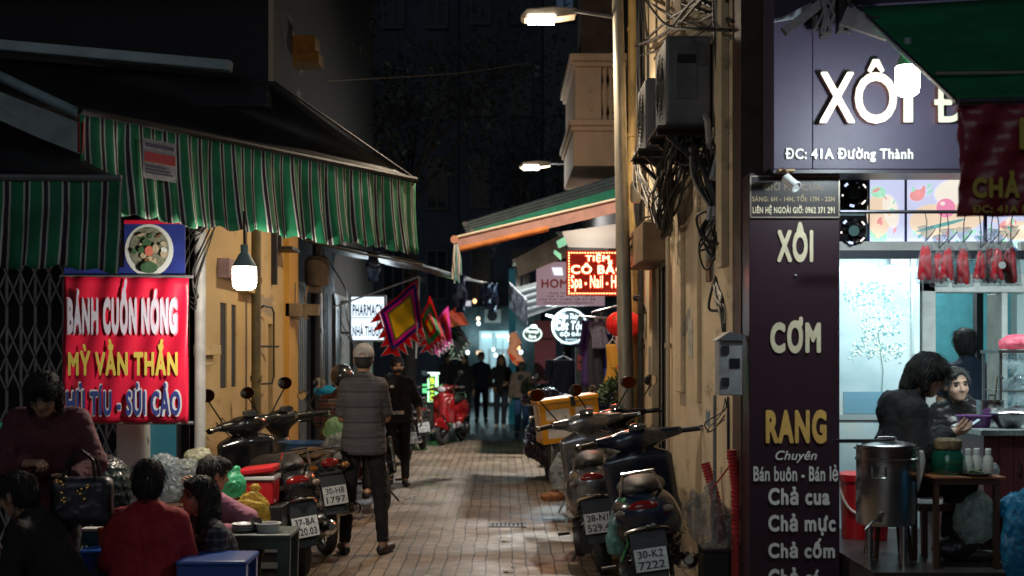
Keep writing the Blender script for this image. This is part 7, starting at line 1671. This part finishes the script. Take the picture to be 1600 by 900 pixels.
motorbike('motorbike', 'muddy motorbike facing out beside the legs of the man in cap', 'motorbike', (-1.34, 13.9, 0), math.pi + .12, GREYP, None, 'wave', 5, .2, None, G_L, mirrors=False)
motorbike('scooter', 'grey scooter parked with its plate to the camera beside green box sign', 'scooter', bike_at((-1.28, 21.6), .25), .25, GREYP, ('29-G1', '331.5'), 'scooter', -6, 0, None, G_L)
motorbike('scooter', 'red and white scooter facing the camera beside the green box sign', 'scooter', (-.90, 23.5, 0), math.pi - .22, REDP, None, 'scooter', 5, -.2, WHITP, G_L)
far = motorbike('scooter', 'dark scooter in the cluster on the right below the round haircut sign', 'scooter', (.85, 19.5, 0), -.15, NOIR, ('30-F9', '712.8'), 'scooter', -6, .2, None, G_R, res=.016)
lbl = ['second dark scooter in the right cluster, behind the first', 'third dark scooter in the right cluster towards the street', 'dark scooter at the very end of the right row by cross street']
for i, (x_, y_, a) in enumerate(((1.05, 20.7, -.3), (.78, 21.9, .1), (1.0, 23.2, -.2))):
    c = copy_tree(far); c.location = (x_, y_, 0); c.rotation_euler = (0, R(-6), a); c['label'] = lbl[i]
c = copy_tree(far); c.location = (-1.75, 19.7, 0); c.rotation_euler = (0, R(-6), .5); c['label'] = 'dark scooter against the dark shophouse behind the masked man'; c['group'] = G_L
for o in [x for x in bpy.data.objects if x.get('category') in ('scooter', 'motorbike')]:
    if '30-K2' in o['label']: o.scale = (1.24, 1.06, 1.05)
    elif '28-N1' in o['label'] or 'squeezed' in o['label']: o.scale = (1.18, 1.06, 1.08)
    elif '37-BA' in o['label'] or '30-H8' in o['label']: o.scale = (1.16, 1.08, 1.08)
# wrapped bike
t = thing('covered_motorbike', 'motorbike wrapped in shiny dark plastic beyond the foam box', 'motorbike', (.62, 16.9, 0), group=G_R)
pr = [cone((0, -.75, .72), (0, .4, .62), .19, .17), cone((0, .4, .6), (0, .42, 1.0), .18, .20), cone((-.30, .38, 1.02), (.30, .38, 1.02), .08, .08), cone((0, -.5, .4), (0, .4, .38), .22, .20), cone((-.24, -.55, .42), (-.20, -.2, .6), .12, .14), half((0, 0, .20), (0, 0, -1))]
sculpt_obj('cover', pr, .014, mat('dark_wrap', (.035, .022, .045), .16, var=.5, vscale=6, bump=.5, bscale=14, coat=.5), t, .07, wrinkle(31, .05, .16))
for y in (-.6, .62):
    m = MB(); m.torus((0, y, .28), .235, .045, (1, 0, 0), 28, 8); w = m.build('wheel', TYRE, t, world=False); m = MB(); m.lathe([(0, -.03), (.2, -.02), (.2, .02), (0, .03)], (0, y, .28), (1, 0, 0), 20); m.build('rim', RIMM, w, world=False)
# foam box
t = thing('foam_box', 'white foam box bound with orange tape on the rear of motorbike', 'box', (.66, 12.62, .80), rot=(0, R(-7), .12))
m = MB(); m.bx(-.29, .29, -.20, .22, 0, .38); m.build('box', mat('white_foam', (.68, .64, .58), .7, var=.15, vscale=12), t, world=False, bevel=.012)
m = MB(); m.bx(-.305, .305, -.215, .235, .382, .43); m.build('lid', mat('orange_taped_lid', (.66, .30, .02), .4, var=.2, vscale=8), t, world=False, bevel=.012)
ORT = mat('orange_tape', (.70, .30, .015), .3, var=.2, vscale=10); m = MB()
for x_ in (-.262, .262, .03): m.bx(x_ - .028, x_ + .028, -.2045, -.200, .003, .38)
for z_ in (.026, .20, .352): m.bx(-.292, .292, -.2065, -.2046, z_ - .024, z_ + .024)
m.bx(-.294, -.290, -.20, .22, .01, .055); m.bx(-.296, -.2901, -.10, -.04, .01, .38); m.build('tape', ORT, t, world=False)
m = MB(); m.bx(.02, .065, -.220, .240, .380, .435); m.bx(.02, .065, -.2205, -.2155, .34, .431); m.build('strap', BLKM, t, world=False)
blob('plastic_bag', 'white plastic bag hanging beside the silver scooter with orange knot', 'bag', 872, 765, 11.5, .085, .08, .14, CLB, 23, .02, .011, tie=True)
blob('cloth_bundle', 'small brown cloth bundle hanging low beside the white bag', 'bundle', 862, 783, 11.45, .10, .07, .04, mat('brown_cloth', (.30, .12, .045), .8, var=.4), 24, .02, .01)
blob('plastic_bag', 'green tinted plastic bag tied to the tail of nearest scooter', 'bag', 962, 868, 7.9, .05, .06, .13, film('sea_green_film', (.18, .42, .40), .6), 25, .02, .010, tie=True)
blob('plastic_bag', 'small blue tinted bag on the silver scooter seat', 'bag', 998, 768, 8.9, .09, .08, .035, film('dusk_blue_film', (.12, .25, .34), .7), 26, .015, .010)
m = MB(); q = P(978, 785, 7.85); m.tube([q, q + Vector((-.02, -.03, -.12)), q + Vector((.01, -.03, -.25)), q + Vector((-.03, -.02, -.36))], .008, 6); m.tube([q + Vector((-.05, 0, .02)), q, q + Vector((.08, -.02, .05))], .010, 6); m.ell(q, (.035, .03, .03), seg=10); tag(m.build('green_twine', mat('green_cord', (.06, .30, .10), .6)), 'knotted green cord on the rear of the nearest scooter', 'cord')
blob('plastic_bag', 'silvery white bag strapped behind the helmeted rider', 'bag', 527, 718, 11.55, .13, .11, .12, CLB, 27, .03, .012)
blob('plastic_bag', 'green and white bulging bag above the silvery bag behind rider', 'bag', 533, 686, 11.7, .14, .11, .10, film('leaf_green_film', (.28, .48, .26), .8), 28, .03, .012)
blob('plastic_bag', 'bright blue plastic bag beside the helmeted rider', 'bag', 508, 618, 13.2, .12, .09, .05, film('bright_blue_film', (.02, .34, .58), .85), 29, .03, .011)
t = thing('basin', 'blue plastic basin resting on the seat of the second motorbike', 'basin', P(470, 712, 11.2)); c0 = P(470, 712, 11.2); m = MB(); m.lathe([(0, 0), (.15, 0), (.19, .11), (.205, .11), (.205, .125), (.18, .125), (.14, .01), (0, .01)], c0, seg=32); m.build('body', mat('blue_plastic', (.03, .09, .22), .35), t)

# ================================================================ PEOPLE
def seated(sh=.30, lean=.10, kn=.15, **kw):
    kz = max(sh + .10, .44)
    J = dict(pel=(0, 0, sh + .10), chest=(0, lean, sh + .44), neck=(0, lean * 1.35, sh + .595), head=(0, lean * 1.6 + .03, sh + .745),
             shL=(-.165, lean * 1.25, sh + .515), shR=(.165, lean * 1.25, sh + .515), elL=(-.225, lean + .07, sh + .27), elR=(.225, lean + .07, sh + .27), wrL=(-.13, lean + .30, sh + .33), wrR=(.13, lean + .30, sh + .33),
             hipL=(-.09, .02, sh + .10), hipR=(.09, .02, sh + .10), knL=(-kn, .42, kz), knR=(kn, .42, kz), anL=(-kn, .38, .085), anR=(kn, .38, .085), toeL=(-kn - .02, .56, .03), toeR=(kn + .02, .56, .03))
    J.update(kw); return J
CL = {n: mat('cloth_' + n, c, .85, var=.3, vscale=7, bump=.15, bscale=160) for n, c in dict(black=(.007, .007, .009), charcoal=(.03, .03, .036), maroon=(.115, .028, .040), red=(.30, .010, .020), pink=(.34, .13, .19), navy=(.012, .022, .045), brown=(.085, .052, .042), jeans=(.035, .065, .12), jeansblue=(.02, .05, .14), darkjeans=(.03, .035, .05)).items()}
SHOE = mat('dark_shoe', (.025, .02, .018), .5); WSHOE = mat('white_shoe', (.62, .62, .62), .6); CAPM = mat('pale_cap', (.36, .345, .34), .8, var=.2, vscale=20)
def axis_stripes(name, axis, per, stops, rough=.85):
    m = new_mat(name); N, L, b = nodes_of(m); b.inputs['Roughness'].default_value = rough
    tc = N.new('ShaderNodeTexCoord'); s = N.new('ShaderNodeSeparateXYZ'); L.new(tc.outputs['Object'], s.inputs[0])
    a = N.new('ShaderNodeMath'); a.operation = 'DIVIDE'; a.inputs[1].default_value = per; L.new(s.outputs[axis], a.inputs[0])
    f = N.new('ShaderNodeMath'); f.operation = 'FRACT'; L.new(a.outputs[0], f.inputs[0]); r = ramp(N, stops, 'LINEAR'); L.new(f.outputs[0], r.inputs[0]); L.new(r.outputs[0], b.inputs['Base Color']); return m
POLO = axis_stripes('striped_polo', 'Z', .125, [(0, (.060, .056, .062)), (.30, (.060, .056, .062)), (.33, (.10, .095, .105)), (.37, (.060, .056, .062)), (.62, (.075, .07, .078)), (.66, (.036, .034, .038)), (.80, (.036, .034, .038)), (.84, (.09, .085, .095)), (.88, (.060, .056, .062))])
KNIT = axis_stripes('striped_knit', 'Z', .075, [(0, (.07, .03, .03)), (.4, (.07, .03, .03)), (.5, (.20, .07, .06)), (.6, (.03, .03, .04)), (.9, (.03, .03, .04)), (.95, (.14, .10, .09))])
def plaid():
    m = new_mat('plaid_cloth'); N, L, b = nodes_of(m); b.inputs['Roughness'].default_value = .85; tc = N.new('ShaderNodeTexCoord'); s = N.new('ShaderNodeSeparateXYZ'); L.new(tc.outputs['Object'], s.inputs[0]); fs_ = []
    for ax in 'XYZ':
        a = N.new('ShaderNodeMath'); a.operation = 'DIVIDE'; a.inputs[1].default_value = .05; L.new(s.outputs[ax], a.inputs[0]); f = N.new('ShaderNodeMath'); f.operation = 'FRACT'; L.new(a.outputs[0], f.inputs[0]); g = N.new('ShaderNodeMath'); g.operation = 'LESS_THAN'; g.inputs[1].default_value = .32; L.new(f.outputs[0], g.inputs[0]); fs_.append(g)
    x = N.new('ShaderNodeMath'); x.operation = 'ADD'; L.new(fs_[0].outputs[0], x.inputs[0]); L.new(fs_[2].outputs[0], x.inputs[1]); x2 = N.new('ShaderNodeMath'); x2.operation = 'MULTIPLY_ADD'; x2.inputs[1].default_value = .5; L.new(fs_[1].outputs[0], x2.inputs[0]); L.new(x.outputs[0], x2.inputs[2])
    d_ = N.new('ShaderNodeMath'); d_.operation = 'DIVIDE'; d_.inputs[1].default_value = 2.5; L.new(x2.outputs[0], d_.inputs[0])
    r = ramp(N, [(0, (.012, .012, .018)), (.45, (.05, .05, .065)), (.8, (.14, .14, .17))]); L.new(d_.outputs[0], r.inputs[0]); L.new(r.outputs[0], b.inputs['Base Color']); return m
PLAID = plaid()
LEATH = mat('black_leather', (.022, .019, .019), .28, var=.4, vscale=8, bump=.3, bscale=40)

# standing at the alley's middle
pcap = person('man in grey striped polo and pale cap standing with his back to the camera', (X(568, 10.57), 10.57, 0), .02, 1.72, J=dict(shL=(-.150, -.005, 1.36), shR=(.150, -.005, 1.36), elL=(-.192, .06, 1.11), wrL=(-.02, .24, 1.14), elR=(.192, .06, 1.11), wrR=(.02, .26, 1.17), hipL=(-.10, 0, .90), hipR=(.10, 0, .90), knL=(-.135, .02, .49), knR=(.145, .03, .49), anL=(-.165, -.02, .085), anR=(.175, -.02, .085), toeL=(-.22, .15, .03), toeR=(.24, .15, .03)),
       top=POLO, sleeve=.47, top_name='polo_shirt', hem=.12, bottom=CL['black'], shoes=SHOE, hair='cap', extra={'cap': CAPM}, hands={'L': {'n': (0, -1, 0), 'd': (1, .1, 0)}, 'R': {'n': (0, -1, 0), 'd': (-1, .1, 0)}}, seed=2, skin=SKIN_D, binf=.014, collar=.045, girth=.95, tinf=.022)
pcap.scale = (.92, 1, 1)
person('helmeted rider in a striped knit top seated on a motorbike behind man in cap', (X(528, 12.6), 12.6, 0), -.25, 1.62, J=seated(.72, .06, .17, wrL=(-.27, .45, 1.0), wrR=(.27, .45, 1.0), elL=(-.28, .18, 1.02), elR=(.28, .18, 1.02), knL=(-.2, .38, .70), knR=(.2, .38, .70), anL=(-.24, .22, .30), anR=(.24, .22, .30), toeL=(-.25, .40, .27), toeR=(.25, .40, .27)),
       top=KNIT, bottom=CL['black'], shoes=SHOE, hair='halfhelmet', extra={'helmet': mat('helmet_black', (.02, .022, .028), .2, coat=.6)}, seed=3, hands={'L': {'curl': .9}, 'R': {'curl': .9}})
pm = person('man in black with face mask walking towards the camera past the bikes', (X(621, 15.95), 15.95, 0), math.pi + .1, 1.60, J=dict(elL=(-.27, -.02, 1.12), wrL=(-.30, .10, .92), elR=(.26, -.04, 1.12), wrR=(.24, .05, .90), knR=(.10, .12, .50), anR=(.10, .10, .10), toeR=(.12, .28, .06)),
       head=(-.05, 0, .12), top=CL['black'], sleeve=.72, bottom=CL['black'], shoes=SHOE, hair='beanie', extra={'mask': mat('black_mask', (.012, .012, .014), .8)}, seed=4, tinf=.024)
m = MB(); m.ell((.07, .155, 1.24), (.028, .006, .018), seg=12); m.build('chest_logo', mat('logo_white', (.6, .6, .6), .7), pm, world=False)
# pedestrians on the cross street
person('woman with a dark hood and white shoes crossing beyond the red scooter', (X(724, 28.4), 28.4, -.012), math.pi + .1, 1.64, J=dict(knL=(-.09, .14, .50), anL=(-.10, -.04, .12), knR=(.10, .06, .49), toeL=(-.12, .12, .03)), top=CL['black'], bottom=CL['black'], shoes=WSHOE, hair='hood', seed=5, res=.018)
person('man in dark clothes with pale face mask behind the hooded woman', (X(752, 31), 31, -.012), math.pi, 1.68, top=CL['navy'], bottom=CL['black'], shoes=SHOE, hair='short', extra={'mask': mat('pale_mask', (.4, .5, .5), .8)}, seed=6, res=.018)
pw = person('long-haired woman in black sweater with white shoes facing the camera', (X(783, 28.4), 28.4, -.012), math.pi - .05, 1.62, J=dict(knL=(-.08, .10, .50), anL=(-.06, .06, .085), toeL=(-.07, .22, .03), elL=(-.25, .05, 1.12), elR=(.25, .05, 1.12), wrL=(-.16, .20, 1.05), wrR=(.18, .18, .95)), top=CL['black'], bottom=CL['darkjeans'], shoes=WSHOE, hair='wavy', seed=7, res=.018, girth=.92)
pb_ = person('old man in a brown jacket and jeans walking away down the alley', (X(815, 25.8), 25.8, -.012), -.05, 1.52, J=dict(chest=(0, .05, 1.25), neck=(0, .08, 1.40), head=(0, .14, 1.54), knR=(.09, .16, .50), anR=(.09, .02, .12), toeR=(.10, .14, .04), knL=(-.09, .02, .48), anL=(-.10, -.12, .085), toeL=(-.11, .06, .03), wrL=(-.26, .02, .86), wrR=(.26, -.02, .86)), head=(-.2, 0, 0), top=CL['brown'], bottom=CL['jeansblue'], shoes=SHOE, hair='short', seed=8, res=.016, tinf=.026, girth=1.05)
person('person in dark jacket half hidden behind the hooded woman near the flags', (X(700, 30), 30, -.012), math.pi + .5, 1.66, top=CL['charcoal'], bottom=CL['black'], shoes=SHOE, hair='short', seed=9, res=.018)
person('distant pedestrian in black behind the long-haired woman', (X(806, 33), 33, -.012), math.pi - .4, 1.62, top=CL['black'], bottom=CL['charcoal'], shoes=SHOE, hair='short', seed=10, res=.018)

# diners on the left
person('woman in a maroon sweater standing on the far left, looking down at her hands', (X(78, 7.3), 7.3, 0), math.pi + .22, 1.60, J=dict(pel=(0, -.04, .93), chest=(0, .07, 1.25), neck=(0, .13, 1.39), head=(0, .20, 1.52), shL=(-.17, .09, 1.345), shR=(.17, .09, 1.345), elR=(.26, .12, 1.10), wrR=(.09, .33, 1.12), elL=(-.27, .12, 1.10), wrL=(-.16, .33, 1.02)), head=(-.42, 0, -.15),
       top=CL['maroon'], bottom=CL['black'], shoes=SHOE, hair='bob', seed=12, tinf=.034, girth=1.1, hands={'R': {'curl': .8, 'n': (0, -.3, -1), 'd': (-.8, .5, .1)}, 'L': {'curl': .9}}, hem=.16)
hb_ = thing('handbag', 'large dark handbag with gold studs held by the standing woman', 'bag', P(128, 822, 6.98))
V, Q, l = sculpt([rbox((0, 0, .14), (.17, .065, .13), .05)], .01, .02, wrinkle(44, .012, .12)); part_mesh('body', V, Q, mat('dark_bag_leather', (.035, .035, .05), .4, var=.4, vscale=9), hb_)
m = MB()
for s in (-1, 1): m.tube([(-.09, s * .05, .25), (-.07, s * .03, .36), (0, 0, .41), (.07, s * .03, .36), (.09, s * .05, .25)], .010, 8)
m.build('handle', LEATH, hb_, world=False)
m = MB(); rs = random.Random(5)
for i in range(14): m.ell((rs.choice((-.10, .02, .03)) + rs.uniform(-.03, .03), -.075, .17 + rs.uniform(-.03, .09)), (.008, .005, .008), seg=8)
m.build('gold_stud', mat('gold_metal', (.8, .5, .15), .2, 1.0), hb_, world=False)
person('woman in black seated at far left with her profile to the left', (X(116, 6.75), 6.75, 0), R(78), 1.60, J=seated(.25, .20, .14, head=(0, .34, .965), neck=(0, .25, .84)), head=(-.25, 0, .0), top=CL['black'], bottom=CL['black'], shoes=SHOE, hair='short', seed=13, hem=.08)
person('woman in a red jacket with a hair bun seated with her back to the camera', (X(226, 6.95), 6.95, 0), .08, 1.62, J=seated(.25, .07, .16), top=CL['red'], bottom=CL['black'], shoes=SHOE, hair='bun', seed=14, tinf=.026, collar=.02, hem=.10, girth=1.05)
person('long-haired woman in a dark plaid shirt seated and looking left', (X(362, 7.45), 7.45, 0), R(118), 1.55, J=seated(.17, .12, .14, elR=(.23, .12, .42), wrR=(.10, .34, .46)), head=(.05, 0, .05), top=PLAID, bottom=CL['black'], shoes=SHOE, hair='long', seed=15, tinf=.024, hem=.06)
person('woman in a pink sleeve with her hand raised to her hair behind plaid shirt', (X(296, 8.15), 8.15, 0), R(-62), 1.55, J=seated(.22, .08, .14, elR=(.30, .33, .68), wrR=(.16, .05, .88), elL=(-.24, .2, .5), wrL=(-.14, .42, .56)), head=(-.2, 0, .1), top=CL['pink'], bottom=CL['black'], shoes=SHOE, hair='short', seed=16, tinf=.024, hem=.06, hands={'R': {'n': (-.5, -.3, .2)}})
# plastic stools, the blue table and what stands on it
BLUEP = mat('blue_table_plastic', (.012, .075, .36), .32, coat=.3)
def stool(label, x_, y_, h_, m_, w_=.14):
    t = thing('stool', label, 'stool', (x_, y_, 0), group='low plastic stools of the street diners'); m = MB(); m.bx(-w_, w_, -w_, w_, h_ - .03, h_); m.build('seat', m_, t, world=False, bevel=.012)
    for sx in (-1, 1):
        for sy in (-1, 1): m = MB(); m.bar((sx * (w_ - .02), sy * (w_ - .02), h_ - .031), (sx * (w_ + .015), sy * (w_ + .015), 0), .035, .035); m.build('leg', m_, t, world=False)
stool('low blue stool under the woman in the red jacket', X(226, 6.95), 6.95, .23, BLUEP); stool('low red stool under the woman in black at far left', X(116, 6.75), 6.75, .23, mat('red_stool_plastic', (.4, .02, .02), .35)); stool('low blue stool under the woman in plaid', X(362, 7.45), 7.45, .15, BLUEP); stool('low stool under the woman with pink sleeve', X(296, 8.15), 8.15, .19, BLUEP)
def plastic_table(label, xa, xb, ya, yb, zt, m_, group=None):
    t = thing('table', label, 'table', ((xa + xb) / 2, (ya + yb) / 2, 0), group=group); m = MB(); m.bx(xa, xb, ya, yb, zt - .03, zt); m.build('tabletop', m_, t, bevel=.014)
    m = MB(); m.bx(xa + .02, xb - .02, ya + .015, ya + .03, zt - .09, zt - .031); m.build('apron', m_, t)
    for px_ in (xa + .045, xb - .045):
        for py_ in (ya + .045, yb - .045): m = MB(); m.prism([(px_ - .04, py_ - .03, zt - .032), (px_ + .04, py_ - .03, zt - .032), (px_ + .025, py_ - .02, 0), (px_ - .025, py_ - .02, 0)], (0, .05, 0)); m.build('leg', m_, t)
plastic_table('low blue plastic table between the seated diners', X(284, 7.0), X(394, 7.0), 6.85, 7.22, .545, BLUEP, 'low blue plastic tables')
plastic_table('second low blue plastic table partly behind the red jacket', X(128, 7.35), X(205, 7.35), 7.28, 7.7, .535, BLUEP, 'low blue plastic tables')
c0 = Vector((X(160, 7.4), 7.42, .535)); t = thing('glass', 'glass with an orange drink on the blue table beside red jacket', 'glass', c0); m = MB(); m.lathe([(0, 0), (.028, 0), (.034, .11), (.031, .11), (.026, .006), (0, .006)], c0, seg=20); m.build('vessel', mat('orange_drink', (.40, .12, .05), .15, trans=.3), t)
c0 = Vector((X(142, 7.45), 7.5, .535)); t = thing('container', 'teal plastic container with a pale lid on blue table', 'container', c0); m = MB(); m.bx(c0.x - .06, c0.x + .06, c0.y - .04, c0.y + .04, c0.z, c0.z + .08); m.build('body', mat('teal_plastic', (.03, .20, .24), .35), t, bevel=.008); m = MB(); m.bx(c0.x - .065, c0.x + .065, c0.y - .045, c0.y + .045, c0.z + .081, c0.z + .10); m.build('lid', WHITEM, t, bevel=.004)
GRT = mat('grey_green_paint', (.05, .075, .065), .5, var=.4, vscale=8)
plastic_table('grey green work table stacked with bowls beside the nearest motorbike', X(360, 7.75), X(456, 7.75), 7.7, 8.1, .565, GRT)
rs = random.Random(9)
for i, (px, w_, lb_) in enumerate(((380, .075, 'stack of white dishes at the left of the grey green table'), (418, .075, 'white plastic tub at the right of the grey green table'))):
    c0 = Vector((X(px, 7.8), 7.82, .565)); t = thing('dishes', lb_, 'dishes', c0); m = MB()
    if i == 0:
        for k in range(3): m.lathe([(0, k * .014), (.05, k * .014), (w_, k * .014 + .02), (w_, k * .014 + .024), (.05, k * .014 + .006), (0, k * .014 + .006)], c0, seg=28)
    else: m.lathe([(0, 0), (.065, 0), (w_, .05), (w_ + .006, .05), (w_ + .006, .056), (w_ - .008, .056), (.06, .008), (0, .008)], c0, seg=28)
    m.build('bowl', mat('white_melamine', (.55, .56, .56), .3), t)
c0 = Vector((X(400, 7.85), 7.86, .565)); t = thing('cup', 'dark cup between the dishes on the grey green table', 'cup', c0); m = MB(); m.lathe([(0, 0), (.03, 0), (.036, .075), (.033, .075), (.028, .006), (0, .006)], c0, seg=20); m.build('body', BPLAST, t)
# cooler and bags
t = thing('cooler', 'red picnic cooler with a white band and tilted red lid', 'cooler', P(402, 790, 8.75)); c = P(402, 790, 8.75); m = MB(); m.bx(c.x - .11, c.x + .11, c.y, c.y + .25, c.z, c.z + .17); m.build('body', mat('cooler_red', (.48, .012, .02), .35), t, bevel=.015)
m = MB(); m.bx(c.x - .118, c.x + .118, c.y - .008, c.y + .258, c.z + .171, c.z + .20); m.build('band', WHITEM, t, bevel=.006); m = MB(); m.box(c + Vector((-.01, .12, .235)), (.25, .27, .05), (0, -.12, 0)); m.build('lid', mat('cooler_red', (.48, .012, .02), .35), t, bevel=.015)
t2_ = thing('crate', 'dark plastic crate under the red cooler', 'crate', (c.x, c.y + .12, 0)); m = MB(); m.bx(c.x - .17, c.x + .17, c.y - .03, c.y + .29, 0, c.z - .002); m.build('body', BPLAST, t2_, bevel=.01)
m = MB()
for k in range(4): m.bx(c.x - .15, c.x + .15, c.y - .036, c.y - .031, .08 + k * .11, .12 + k * .11)
m.build('slat', GREYM, t2_)
blob('plastic_bag', 'pale green plastic bag with knotted handles beside red cooler', 'bag', 368, 778, 8.5, .075, .07, .085, GRNB, 31, .02, .009, tie=True)
blob('plastic_bag', 'yellow plastic bag slumped below the red cooler', 'bag', 396, 832, 8.2, .11, .09, .125, YELB, 32, .05, .010, tie=True)
t = thing('rubbish_stand', 'dark low stand holding the heap of white plastic bags', 'stand', (X(290, 8.75), 8.9, 0)); m = MB(); m.bx(X(232, 8.8), X(350, 8.8), 8.65, 9.2, .02, .60); m.build('body', mat('dark_blue_grey', (.04, .06, .075), .6, var=.4), t, bevel=.01)
m = MB(); m.bx(X(228, 8.8), X(354, 8.8), 8.62, 9.22, .602, .63); m.build('top_board', WOODB, t, bevel=.005)
bl = ['large crumpled milky bag at the left of the heap', 'milky bag in the middle of the heap above the bun', 'milky bag at the right of the heap near the yellow wall', 'yellowish bag on top of the heap beside the pole', 'grey blue bag at the front of the heap behind plaid shirt']
for i, (px, py, dd, rx, rz, mm) in enumerate(((258, 786, 8.8, .15, .17, CLB), (295, 784, 8.85, .14, .15, CLB), (332, 782, 8.85, .13, .14, CLB), (308, 735, 8.95, .10, .08, film('yellow_white_film', (.58, .58, .42), .6)), (318, 812, 8.5, .12, .10, film('grey_blue_film', (.16, .24, .28), .7)))):
    blob('plastic_bag', bl[i], 'bag', px, py, dd, rx, rx * .75, rz, mm, 50 + i, .045, .011, 'heap of plastic bags on the left')
blob('plastic_bag', 'big dark rubbish bag behind the standing woman', 'bag', 160, 815, 8.3, .20, .16, .22, mat('dark_rubbish_film', (.02, .03, .03), .25, var=.4, bump=.5, bscale=12), 57, .05, .014)
blob('plastic_bag', 'teal green plastic bag at the far left edge by the gate', 'bag', 4, 720, 8.6, .12, .10, .13, film('teal_film', (.04, .40, .30), .8), 58, .04, .012)

# people at the eatery
ph_ = person('woman in a black hoodie seated by the steel pot looking at her phone', (X(1388, 7.3), 7.3, FZ), -R(98), 1.60, J=seated(.36, .10, .13, head=(0, .20, 1.10), neck=(0, .13, .955), elL=(-.24, .14, .64), elR=(.24, .14, .64), wrL=(-.08, .36, .745), wrR=(.08, .34, .745)), head=(-.42, 0, .0), top=CL['black'], top_name='hoodie', bottom=CL['black'], shoes=SHOE, hair='bob', top_extra=[ell((0, .03, .94), (.115, .085, .07)), ell((0, .0, .87), (.11, .075, .09))], seed=17, tinf=.030, girth=1.1, hem=.08, hands={'L': {'n': (0.3, 0, 1), 'curl': .45, 'd': (.35, 1, .1)}, 'R': {'n': (-.3, 0, 1), 'curl': .45, 'd': (-.3, 1, .1)}})
k_ = root_info[ph_.name][0]
Mp = wmat(ph_); fp_ = Mp @ (Vector((0.0, .47, .785)) * k_)
t = thing('phone', 'slim phone held by the woman in the black hoodie', 'phone', fp_, rot=(R(35), 0, -R(98))); m = MB(); m.bx(-.036, .036, -.075, .075, -.004, .004); m.build('case', mat('phone_case', (.06, .08, .10), .2), t, world=False, bevel=.003); m = MB(); m.bx(-.033, .033, -.070, .070, .0045, .0055); m.build('screen', emis('phone_screen', (.6, .75, .9), .35), t, world=False)
def wood_stool(label, x_, y_, h_):
    t = thing('stool', label, 'stool', (x_, y_, FZ)); m = MB(); m.lathe([(0, h_ - .03), (.15, h_ - .03), (.155, h_ - .015), (.15, h_), (0, h_)], (0, 0, 0), seg=24); m.build('seat', WOODB, t, world=False)
    for k in range(4): a = k * math.pi / 2 + .78; m = MB(); m.tube([(.1 * math.cos(a), .1 * math.sin(a), h_ - .031), (.14 * math.cos(a), .14 * math.sin(a), 0)], .014, 8); m.build('leg', WOODB, t, world=False)
wood_stool('round wooden stool under the woman in black hoodie', X(1388, 7.3), 7.3, .325)
person('old man with thin grey hair in black leather jacket sitting behind the counter', (X(1508, 8.95), 9.0, FZ), math.pi - .35, 1.62, J=seated(.26, .10, .15, head=(.04, .23, .985), neck=(.01, .15, .85)), head=(-.08, .12, .45), top=LEATH, bottom=CL['black'], shoes=SHOE, hair='thin', hairm=GREYH, skin=mat('pale_old_skin', (.36, .22, .155), .5, var=.2, vscale=18), seed=18, tinf=.026, old=True, collar=.05)
wood_stool('round wooden stool under the old man', X(1508, 8.95), 9.0, .23)
person('short-haired man in a navy T-shirt with his back turned in the doorway', (X(1525, 10.3), 10.3, FZ), .25, 1.68, J=seated(.50, .08, .16), head=(-.1, 0, -.3), top=CL['navy'], sleeve=.42, top_name='t_shirt', bottom=CL['black'], shoes=SHOE, hair='short', seed=19, tinf=.022, skin=SKIN_D)
wood_stool('round stool under the man in the navy T-shirt', X(1525, 10.3), 10.3, .47)

# odds and ends on the ground and walls
rs = random.Random(77); scrap = None
for i in range(22):
    x_, y_ = rs.uniform(-1.3, 1.2), rs.uniform(8.2, 22)
    if scrap is None:
        m = MB(); m.sheet([[(-.05, -.03, .006), (0, -.035, .02), (.05, -.03, .008)], [(-.055, 0, .012), (0, 0, .006), (.05, .005, .018)], [(-.04, .035, .004), (.005, .03, .016), (.045, .04, .006)]], 0, False)
        scrap = m.build('paper_scrap', mat('scrap_paper', (.45, .43, .40), .8), keep=True, solid=.002); o = tag(scrap, 'small pale crumpled scrap of paper lying on the brick paving', 'litter', 'paper scraps on the paving')
    else: o = scrap.copy(); COL.objects.link(o)
    o.location = (x_, y_, 0); o.rotation_euler = (0, 0, rs.uniform(0, 6)); q = rs.uniform(.35, .9); o.scale = (q, q, q)
m = MB(); m.bx(-.18, .18, -.14, .14, .002, .008); dg = m.build('drain_cover', mat('drain_iron', (.05, .05, .05), .5, .7, var=.4), keep=True); dg.location = (.05, 12.3, 0); tag(dg, 'small iron drain cover set in the middle of the paving', 'drain')
m = MB()
for k in range(8): m.bx(-.15 + k * .04, -.135 + k * .04, -.11, .11, .0085, .011)
m.build('slot', mat('drain_slot', (.004, .004, .004), .9), dg, world=False)
for i, (y_, z_, w_, h_, c_, l_) in enumerate(((9.55, 1.62, .22, .30, (.42, .40, .36), 'torn pale paper poster on the cream wall near the pillar'), (8.75, 1.15, .16, .12, (.14, .2, .3), 'small blue sticker low on the cream wall'), (13.2, 1.8, .2, .28, (.45, .40, .30), 'faded paper poster on the cream wall past the dark door'))):
    m = MB(); m.prism([(XR - .003, y_, z_), (XR - .003, y_ + w_, z_ + .01), (XR - .003, y_ + w_, z_ + h_), (XR - .003, y_ + w_ * .6, z_ + h_ - .03), (XR - .003, y_, z_ + h_)], (.002, 0, 0)); tag(m.build('wall_poster', mat('poster_paper' + str(i), c_, .8, var=.5, vscale=14)), l_, 'poster')
